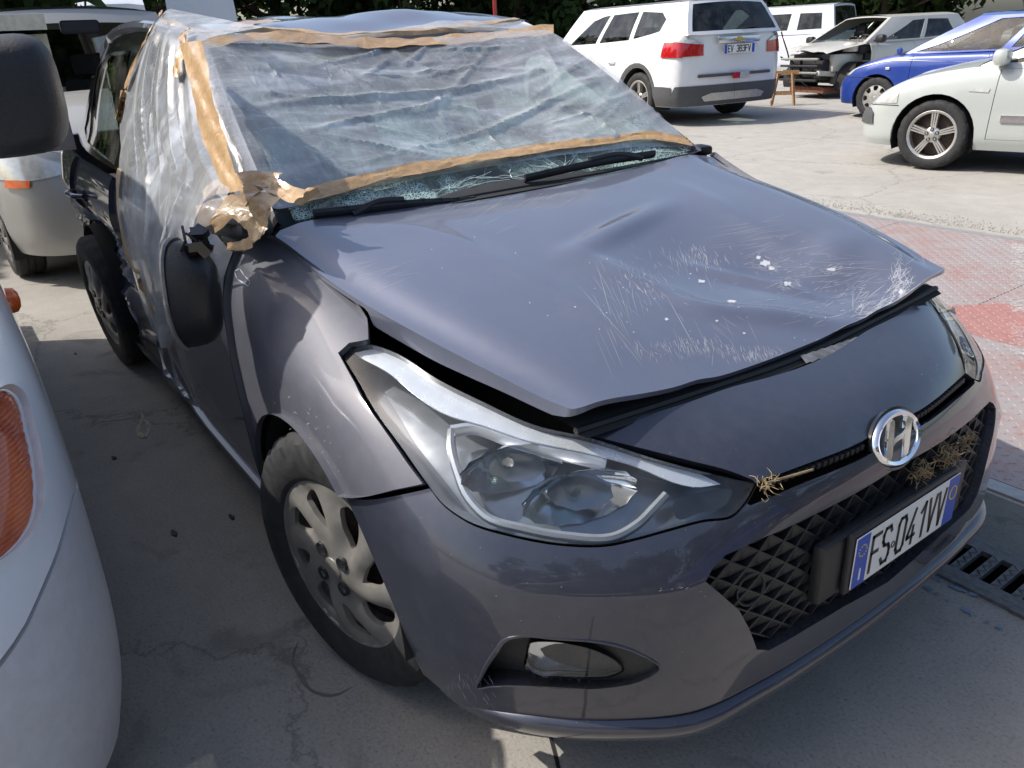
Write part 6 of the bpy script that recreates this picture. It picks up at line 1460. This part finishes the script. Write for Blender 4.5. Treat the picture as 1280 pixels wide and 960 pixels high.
ring_panel(c, 'tail_lamp', [(-1.93, .86), (-1.95, 1.03), (-2.10, 1.06), (-2.22, 1.06), (-2.22, .85)], M['red'], 'S', off=.016); ring_panel(c, 'tail_lamp', [(.55, .865), (.55, 1.0), (.66, 1.045), (.86, 1.06), (.88, 1.05), (.88, .86)], M['red'], 'R', off=.016)
ring_panel(c, 'clear_lamp_top', [(-1.96, 1.03), (-2.10, 1.09), (-2.22, 1.105), (-2.22, 1.05), (-2.08, 1.03)], M['lampc'], 'S', off=.022); ring_panel(c, 'clear_lamp_top', [(.56, 1.0), (.66, 1.05), (.86, 1.10), (.88, 1.04), (.70, 1.01)], M['lampc'], 'R', off=.022)
plate(c.root, 'EV 383FV', (-2.365, 0, .93), (0, -1, 0), (0, 0, 1), (-1, 0, 0)); MB().box((-2.35, 0, 1.045), (.03, .72, .085), bev=.012).build('chrome_bar', M['chromed'], c.root, True)
bw = MB()                                                    # bow-tie badge on the chrome bar
bw.add([(-2.372, y, z) for y, z in ((-.10, .012), (-.035, .012), (-.028, .030), (.042, .030), (.035, .012), (.105, .012), (.10, -.012), (.035, -.012), (.028, -.030), (-.042, -.030), (-.035, -.012), (-.105, -.012))], [tuple(range(12))]); bw.v = [(x, y, z+1.045) for x, y, z in bw.v]; bw.build('tailgate_badge', M['gold'], c.root)
MB().box((-2.36, .02, .60), (.03, .10, .075)).build('fog_lamp', M['red'], c.root); MB().box((-2.36, -.12, .60), (.03, .16, .075)).build('reversing_lamp', M['lampc'], c.root)
MB().tube([(-2.29, .0, 1.16), (-2.33, -.1, 1.18), (-2.32, -.34, 1.20)], .012, 5).build('rear_wiper', M['blackp'], c.root)
for sg in (-1, 1): MB().tube([(-1.9, sg*.64, 1.62), (-1.0, sg*.665, 1.665), (0, sg*.665, 1.68), (.3, sg*.64, 1.64)], .02, 6).build('roof_rail', M['trim'], c.root, True)
# ---- timber trestle standing beside it
tr = thing('trestle', 'small raw timber trestle standing behind the white people carrier', 'trestle', (-8.75, 11.55, 0), .6)
tr.scale = (.75, .75, .72)
for sx in (-1, 1):
    for sy in (-1, 1): MB().tube([(sx*.26, sy*.20, 0), (sx*.16, sy*.05, .75)], .032, 4).build('leg', M['wood'], tr)
MB().box((0, 0, .76), (.62, .10, .09)).build('beam', M['wood'], tr); MB().box((0, -.14, .28), (.5, .03, .07)).build('brace', M['wood'], tr); MB().box((0, .14, .28), (.5, .03, .07)).build('brace', M['wood'], tr)
# ---- blue hatchback
b_ = GCar('hatchback', 'blue hatchback parked nose left behind the pale green car', 'car', (-5.05, 11.05, 0), math.radians(184), 3.86, 1.66, 1.48, 2.46, .76, .29, .20,
          [(-1.95, .92), (-1.3, .93), (0, .90), (.75, .885), (.95, .88), (1.3, .80), (1.7, .68), (1.93, .60)], .77, .86, .0, -1.5, -1.82, [(.1, 1.42), (-.5, 1.475), (-1.2, 1.45), (-1.6, 1.38)], .56, M['bluep2'], nose=.16, tail=.05,
          win=[[(.045, .05), (.10, .22), (.23, .90), (.47, .92), (.47, .04)], [(.51, .08), (.51, .87), (.82, .84), (.84, .10)]], style='spoke8', wface=M['alum'], tw=.17, glass=M['glassc'])
b_.shell(doors=[[(.72, .30), (.70, .86), (-.30, .88), (-.30, .30)], [(-.33, .30), (-.33, .89), (-1.15, .90), (-1.20, .62), (-.95, .55), (-.88, .30)]]); b_.bonnet(); b_.house(); b_.deck('tail_ledge')
ring_panel(b_, 'head_lamp', [(.56, .62), (.62, .60), (.74, .60), (.76, .68), (.60, .70), (.52, .66)], M['lampc'], 'F'); MB().lathe([(.001, .02), (.03, .016), (.045, 0)], 16, Matrix.Translation((.90, .79, .93))@Matrix.Rotation(0, 4, 'X')).build('mirror_mount', M['bluep2'], b_.root, True)
MB().box((1.02, .835, .70), (.06, .015, .035), bev=.005).build('side_repeater', M['lampc'], b_.root); ring_panel(b_, 'bumper_seam', [(1.2, .565), (1.2, .572), (1.62, .572), (1.62, .565)], M['seal'], 'S', off=.002, thick=0)
# ---- pale green hatchback, nearest on the right
g_ = GCar('hatchback', 'pale green hatchback with five spoke alloy wheels parked nose left', 'car', (-2.26, 7.55, 0), math.radians(190), 4.21, 1.78, 1.46, 2.63, .84, .318, .20,
          [(-2.1, .95), (-1.3, .96), (0, .94), (.85, .93), (1.05, .92), (1.5, .83), (1.85, .72), (2.1, .62)], .80, .98, .05, -1.5, -1.9, [(.1, 1.40), (-.5, 1.455), (-1.2, 1.44), (-1.7, 1.37)], .58, M['pale'], nose=.17, tail=.05,
          win=[[(.045, .05), (.10, .22), (.23, .90), (.47, .92), (.47, .04)], [(.51, .08), (.51, .87), (.82, .84), (.84, .10)]], style='alloy', rim=.222, tw=.205, archR=.372)
g_.shell(doors=[[(.80, .30), (.78, .90), (-.35, .92), (-.35, .30)], [(-.38, .30), (-.38, .92), (-1.2, .93), (-1.28, .66), (-1.0, .55), (-.92, .30)]]); g_.bonnet(); g_.house(); g_.deck('tail_ledge'); g_.handle(-.2, .80); g_.mirrors(.78, 1.0, M['pale'], .80)
ring_panel(g_, 'head_lamp', [(1.62, .60), (1.90, .585), (1.98, .60), (1.85, .66), (1.68, .715), (1.62, .69)], M['lampc'], 'S'); ring_panel(g_, 'bumper_block', [(1.84, .40), (2.045, .40), (2.07, .50), (2.05, .545), (1.90, .545), (1.85, .50)], M['trim'], 'S', off=.014)
ring_panel(g_, 'rubbing_strip', [(.70, .455), (.70, .515), (.42, .515), (.42, .455)], M['chromed'], 'S', off=.014, thick=.014); ring_panel(g_, 'rubbing_strip', [(.41, .455), (.41, .515), (-.34, .515), (-.34, .455)], M['trim'], 'S', off=.014, thick=.014)
ring_panel(g_, 'side_repeater', [(1.00, .715), (.84, .705), (.83, .735), (.95, .745)], M['lampc'], 'S', off=.006); ring_panel(g_, 'bumper_seam', [(1.60, .575), (1.60, .583), (1.98, .583), (1.98, .575)], M['seal'], 'S', off=.002, thick=0)
# ---- silver wreck without its front end
w_ = GCar('wrecked_car', 'silver car wreck stripped of bumper, lamps and front wing', 'wreck', (-8.95, 14.6, 0), math.radians(258), 3.75, 1.66, 1.52, 2.46, .75, .29, .24,
          [(-1.9, .94), (-1.2, .96), (0, .94), (.8, .93), (1.0, .93), (1.5, .86), (1.9, .78)], .77, 1.0, .22, -1.55, -1.78, [(.3, 1.44), (-.4, 1.50), (-1.2, 1.47), (-1.6, 1.40)], .58, M['silv'], tail=.04,
          win=[[(.13, .08), (.32, .82), (.48, .86), (.48, .06)], [(.52, .06), (.52, .86), (.80, .82), (.84, .10)]], tyres=False, scale=1.02)
w_.shell(doors=[[(.86, .30), (.84, .91), (-.20, .92), (-.20, .30)]], x_cut=.90); w_.house(ws=False, frame=M['silv']); w_.deck('tail_ledge'); w_.mirrors(.78, 1.0, M['blackp'], .80)
rows_ = [[(x, y*c*.78, z+.05*(1-c*c)) for c in np.linspace(1, -1, 13)] for x, y, z in ((1.78, .78, .79), (1.70, .86, .82), (1.5, .93, .86), (1.25, .97, .895), (1.0, 1., .93))]
for r in rows_[:2]:
    for k in range(13): x, y, z = r[k]; r[k] = (x-(.16 if k > 8 else 0.)-.02*math.sin(k*1.7), y, z+.015*math.sin(k*1.3))
MB().grid(rows_).build('bonnet', M['silv'], w_.root, True)
for sg in (-1, 1):
    MB().box((1.2, sg*.52, .62), (.72, .12, .30), bev=.02).build('inner_wing', M['silv'], w_.root, True); MB().lathe([(.10, 0), (.13, .0), (.14, .12), (.09, .16)], 16, Matrix.Translation((1.15, sg*.55, .80))@Matrix.Rotation(1.57, 4, 'X')).build('strut_tower', M['silv'], w_.root, True)
    MB().grid([[(1.14+.34*math.cos(t), sg*y, .28+.34*math.sin(t)) for t in np.linspace(-.1, 3.2, 14)] for y in (.60, .46)]).build('inner_arch', M['trim'], w_.root, True)
    MB().tube([(.9, sg*.5, .40), (1.4, sg*.5, .42), (1.82, sg*.48, .46)], .05, 6).build('chassis_rail', M['silv'], w_.root, True)
for z, m_ in ((.70, 'steel'), (.58, 'blackp'), (.46, 'steel'), (.33, 'blackp')): MB().box((1.84, 0, z), (.05, .98, .04), bev=.01).build('front_crossmember', M[m_], w_.root)
for k, (y, z, d) in enumerate(((-.25, .52, .30), (.12, .55, .34), (.38, .5, .22))): MB().box((1.62, y, z), (.22, d, .34), bev=.04).build('engine_part', M['under'] if k != 1 else M['blackp'], w_.root, True)
rr2 = np.random.default_rng(6); hs_ = MB()
for k in range(10): p = rr2.uniform((1.4, -.6, .3), (1.85, .6, .75)); hs_.tube(spline([p, p+rr2.normal(size=3)*.12, p+rr2.normal(size=3)*.25], 8), .014, 5)
hs_.build('loose_hoses', M['seal'], w_.root, kind='stuff'); MB().box((1.35, 0, .14), (.5, .9, .10)).build('axle_stand', M['rust'], w_.root)
for sg in (-1, 1): wheel(w_.root, (w_.ra, sg*.72, .29), mirror=sg > 0, R=.29, w=.17, rim=.185, n=20)
crk2 = MB(); MB().grid([[(1.0-.02*a+.10*(1-c*c), .70*c, .955+.05*a) for c in np.linspace(-1, 1, 9)] for a in (0, 1)]).build('broken_windscreen', M['glassc'], w_.root)
# ---- white delivery van behind the wreck
k_ = GCar('delivery_van', 'white delivery van behind the stripped wreck', 'van', (-14.2, 18.2, 0), math.radians(192), 4.2, 1.83, 1.82, 2.7, .85, .31, .25, [(-2.1, 1.08), (0, 1.08), (1.0, 1.06), (1.25, 1.05), (1.7, .95), (2.1, .78)], .86, 1.2, .7, -1.95, -2.1, [(.75, 1.72), (0, 1.82), (-1.5, 1.82), (-2., 1.78)], .74, M['wht2'], nose=.12, tail=.0,
          win=[[(.10, .06), (.20, .78), (.34, .80), (.34, .04)], [(.42, .16), (.42, .76), (.62, .76), (.62, .16)], [(.70, .16), (.70, .76), (.90, .74), (.90, .18)]], glass=M['glassd'])
k_.shell(doors=[[(1.1, .4), (1.08, 1.03), (.15, 1.05), (.15, .4)]]); k_.bonnet(); k_.house(); k_.deck('tail_ledge')
# ---- silver people carrier behind the grey car
h_ = GCar('people_carrier', 'dusty silver tall car behind the van mirror with its windscreen missing', 'car', (-6.95, -.30, 0), math.radians(3), 4.1, 1.72, 1.76, 2.6, .82, .31, .22, [(-2.0, 1.05), (0, 1.06), (.9, 1.10), (1.15, 1.10), (1.5, 1.03), (1.85, .92), (2.05, .80)], .80, 1.12, .62, -1.85, -2.05, [(.65, 1.66), (0, 1.75), (-1.2, 1.75), (-1.9, 1.70)], .68, M['silv2'], nose=.10, tail=.02,
          win=[[(.10, .06), (.20, .80), (.40, .84), (.40, .05)], [(.45, .06), (.45, .84), (.68, .84), (.68, .06)], [(.73, .10), (.73, .82), (.92, .80), (.94, .12)]], glass=M['glassc'])
h_.shell(doors=[[(1.0, .35), (.98, 1.05), (-.10, 1.04), (-.10, .35)]]); h_.bonnet(); h_.house(ws=False, top=.13, frame=M['silv2']); h_.deck('tail_ledge')
ring_panel(h_, 'head_lamp', [(1.62, .70), (1.9, .69), (1.98, .74), (1.85, .86), (1.66, .90)], M['lampc'], 'S'); ring_panel(h_, 'indicator', [(1.76, .655), (1.84, .65), (1.90, .65), (1.90, .69), (1.84, .695), (1.78, .70)], M['orange'], 'S', off=.012)
MB().box((.80, .05, 1.56), (.02, .26, .09), bev=.02).build('rear_view_mirror', M['interior'], h_.root); MB().box((.78, -.36, 1.60), (.02, .40, .10)).build('sun_visor', M['beige'], h_.root)
# ---- dark saloon, red car and grey car further back
d_ = GCar('dark_car', 'dark car parked behind the blue hatchback', 'car', (-9.0, 19.6, 0), math.radians(188), 4.3, 1.76, 1.46, 2.65, .85, .31, .22, [(-2.1, .95), (0, .94), (1.0, .92), (1.6, .82), (2.1, .65)], .80, .95, .1, -1.6, -1.95, [(.1, 1.40), (-.5, 1.455), (-1.3, 1.42), (-1.7, 1.36)], .58, M['dkc'], nose=.15, win=[[(.12, .08), (.30, .84), (.47, .86), (.47, .08)], [(.51, .08), (.51, .86), (.82, .82), (.84, .10)]])
d_.shell(); d_.bonnet(); d_.house(); d_.deck('tail_ledge')
r_ = GCar('red_car', 'red car half hidden behind the rusty frame', 'car', (-18.6, 11.6, 0), math.radians(176), 4.1, 1.74, 1.50, 2.6, .85, .31, .22, [(-2.1, .95), (0, .94), (1.0, .92), (1.6, .82), (2.1, .65)], .80, .95, .1, -1.6, -1.95, [(.1, 1.45), (-.5, 1.5), (-1.3, 1.47), (-1.7, 1.40)], .58, M['redp'], nose=.15, win=[[(.12, .08), (.30, .84), (.47, .86), (.47, .08)], [(.51, .08), (.51, .86), (.82, .82), (.84, .10)]], scale=1.05)
r_.shell(); r_.bonnet(); r_.house(); r_.deck('tail_ledge')

# ---- unseen cars added behind the camera so the bumper has shapes to reflect
for src, loc, rz, lab in ((d_, (4.3, -3.4, 0), 250, 'dark car added out of view behind the camera for bumper reflections'), (b_, (5.2, .2, 0), 262, 'blue car added out of view behind the camera for bumper reflections'), (d_, (4.8, 4.2, 0), 255, 'dark car added out of view behind the drain for bumper reflections')):
    o = copy_tree(src.root); o.location = loc; o.rotation_euler = (0, 0, math.radians(rz)); tag(o, lab, 'car', 'unseen cars added for reflections')
# ------------------------------------------------------------------ vans by the hedge, rusty frame, trees
def box_van(loc, rz, label, sc=1.):
    v = thing('white_van', label, 'van', loc, rz, 'white vans by the hedge'); v.scale = (sc,)*3
    prof = [(-2.4, .35), (-2.45, 1.2), (-2.35, 2.25), (-2.15, 2.38), (.6, 2.38), (.95, 2.25), (1.55, 1.35), (2.2, 1.15), (2.45, .85), (2.45, .35)]
    b = MB(); n = len(prof)
    rows_ = [[(x, y*(1-.10*max(0, (z-1.2)/1.2)**1.5), z-(0.03 if abs(y) > .9 else 0)) for x, z in prof] for y in (-.98, -.93, -.5, 0, .5, .93, .98)]
    b.grid(rows_); k = len(b.v); b.add([rows_[0][i] for i in range(n)], [tuple(range(n))]); b.add([rows_[-1][i] for i in range(n)], [tuple(range(n-1, -1, -1))]); b.build('body', M['wht2'], v, True)
    MB().add([(1.03, -.72, 2.12), (1.53, -.80, 1.38), (1.53, .80, 1.38), (1.03, .72, 2.12)], [(0, 1, 2, 3)]).build('windscreen', M['glassd'], v); bpy.data.objects[v.children[-1].name].location = (.012, 0, .012)
    for sg in (-1, 1):
        MB().add([(.2, sg*.935, 2.05), (.2, sg*.99, 1.3), (1.3, sg*.99, 1.3), (.95, sg*.94, 2.05)], [(0, 1, 2, 3)]).build('side_window', M['glassd'], v)
        for x in (-1.5, 1.6): wheel(v, (x, sg*.86, .33), mirror=sg > 0, R=.33, w=.2, rim=.21, n=16, cap=False)
    return v
for px_, d_, lab, sc in ((247, 21., 'white van roof showing above the left end of the grey car', 1.02), (339, 20., 'white van roof showing behind the middle of the grey car roof', 1.10)):
    q = AF+AR*((px_-640)/FOC); q = np.array([q[0], q[1], 0]); q /= np.linalg.norm(q); p = CAM*[1, 1, 0]+q*d_
    v = box_van(tuple(p), math.atan2(q[1], q[0]), lab); v.scale = (sc, .66, sc)
# rusty steel frame with a dark panel and red post
rf = thing('steel_frame', 'rusty brown steel frame with red post behind the grey car roof', 'steel frame', (-17.2, 9.0, 0), math.radians(64))
MB().box((0, 0, .85), (3.4, .05, 1.5)).build('panel', M['rust'], rf); MB().box((0, -.05, 1.72), (3.6, .10, .09)).build('top_rail', M['steel'], rf); MB().box((0, -.05, .12), (3.6, .10, .10)).build('bottom_rail', M['rust'], rf)
for x in (-1.2, 0., 1.1): MB().box((x, -.07, .9), (.07, .07, 1.56)).build('upright', M['rust'], rf)
MB().tube([(0.3, -.09, .2), (1.05, -.09, 1.65)], .035, 4).build('brace', M['rust'], rf)
MB().tube([(1.75, -.15, 0), (1.75, -.15, 2.5)], .05, 8).build('post', M['redp'], rf)
# trees: trunk, limbs and a crown of leaf-sized faces in clumps
def leafm(name, c):
    mt, n, l, b = nt(name); n.remove(b); out = n['Material Output']; t = noise(n, l, 1.3, 4.); r = ramp(n, l, t.outputs['Fac'], [(.3, tuple(x*.55 for x in c)), (.7, tuple(min(1, x*1.4) for x in c))])
    d = n.new('ShaderNodeBsdfDiffuse'); tl = n.new('ShaderNodeBsdfTranslucent'); l.new(r.outputs[0], d.inputs[0]); l.new(r.outputs[0], tl.inputs[0]); m1 = n.new('ShaderNodeMixShader'); m1.inputs[0].default_value = .35; l.new(d.outputs[0], m1.inputs[1]); l.new(tl.outputs[0], m1.inputs[2]); l.new(m1.outputs[0], out.inputs[0]); return mt
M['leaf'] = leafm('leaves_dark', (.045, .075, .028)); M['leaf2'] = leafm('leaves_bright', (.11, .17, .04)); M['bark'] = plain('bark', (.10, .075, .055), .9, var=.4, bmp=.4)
def tree(name, loc, h, r, seed, label, leaf, nl=2600, ls=.14, base=.6):
    g = np.random.default_rng(seed); t = thing(name, label, 'tree' if name == 'tree' else 'bush', loc, 0, 'trees along the yard edge' if name == 'tree' else None)
    P = spline([(0, 0, 0), (g.normal()*.1, g.normal()*.1, h*.3), (g.normal()*.25, g.normal()*.25, h*.75)], 10); b = MB(); b.tube(P, np.linspace(.035*h, .012*h, 10), 8)
    cl = []
    for k in range(22):
        a = g.uniform(0, 6.28); z = g.uniform(base*.35, .95)*h; rr = r*math.sqrt(max(.05, 1-((z/h-.55)/.5)**2))*g.uniform(.35, .95); c_ = np.array([rr*math.cos(a), rr*math.sin(a), z]); cl.append((c_, g.uniform(.35, .6)*r*.75))
        s_ = P[min(9, int(z/h*9))]; b.tube(spline([s_, (s_+c_)/2+[0, 0, -.1], c_], 6), np.linspace(.012*h, .004*h, 6), 5)
    b.build('trunk', M['bark'], t, True)
    idx = g.integers(0, len(cl), nl); Cc = np.array([c_ for c_, _ in cl])[idx]; Sc = np.array([q for _, q in cl])[idx][:, None]
    nz = lambda a: a/(np.linalg.norm(a, axis=1, keepdims=True)+1e-9)
    d = nz(g.normal(size=(nl, 3))); p = Cc+d*Sc*g.uniform(.4, 1.05, (nl, 1))*[1, 1, .8]; u = nz(g.normal(size=(nl, 3))); w = nz(np.cross(u, d)); u = u*ls*g.uniform(.6, 1.3, (nl, 1)); w = w*ls*.5*g.uniform(.6, 1.2, (nl, 1))
    V = np.stack([p-u, p+w, p+u, p-w], 1).reshape(-1, 3); F = np.arange(nl*4).reshape(-1, 4)
    obj('crown', V, F, leaf, t)
    return t
tp = [(-9.5, -4.5, 4.6, 2.4), (-13.5, -2.0, 5.2, 2.7), (-18.5, -3.2, 5.6, 2.9), (-23.0, .6, 6.0, 3.0), (-25.0, 4.4, 5.6, 3.2), (-25.0, 8.6, 6.4, 3.3), (-24.5, 12.6, 5.6, 3.2), (-23.5, 16.4, 6.0, 3.2), (-22.0, 20.3, 5.8, 3.2), (-19.5, 24., 6.0, 3.3), (-16, 27, 5.8, 3.2), (-11.5, 29.5, 6.0, 3.3), (-6.5, 31.5, 6.2, 3.3), (-1.5, 32.5, 6.0, 3.3), (-29, 2.5, 7.0, 3.6), (-29.5, 8., 7.0, 3.6), (-28.5, 13.5, 7.0, 3.6), (-26.5, 19., 7.0, 3.6), (-23., 24.5, 7.0, 3.6), (-18., 29.5, 7.0, 3.6)]
wd = ['first', 'second', 'third', 'fourth', 'fifth', 'sixth', 'seventh', 'eighth', 'ninth', 'tenth', 'eleventh', 'twelfth', 'thirteenth', 'last']
for k, (x, y, h, r) in enumerate(tp): tree('tree', (x, y, 0), h, r, 50+k, ('dark leafy tree at the back, %s from the left of the row' % wd[k] if k < 14 else 'tall dark tree of the rear row, %s from the left' % wd[k-14]), M['leaf'], 6500, .21, .25)
tree('bush', (-15.6, 5.6, 0), 1.95, .8, 90, 'sunlit bright green bush behind the grey car roof', M['leaf2'], 1800, .07, .3)
tree('bush', (-10.2, -1.3, 0), 2.1, .95, 91, 'sunlit green bush seen through the silver car behind the mirror', M['leaf2'], 1800, .07, .3)
for k, (x, y, h, r) in enumerate([(9, -14, 5.5, 3.), (12, -9, 6., 3.2), (13.5, -4, 5.6, 3.2), (14, 1.5, 6., 3.3), (13, 7, 5.8, 3.2), (10.5, 12, 6., 3.2)]): tree('tree', (x, y, 0), h, r, 120+k, 'leafy tree added out of view behind the camera for reflections, %s of its row' % wd[k], M['leaf'], 3000, .26, .25)  # unseen row of trees, added only for the bumper reflections
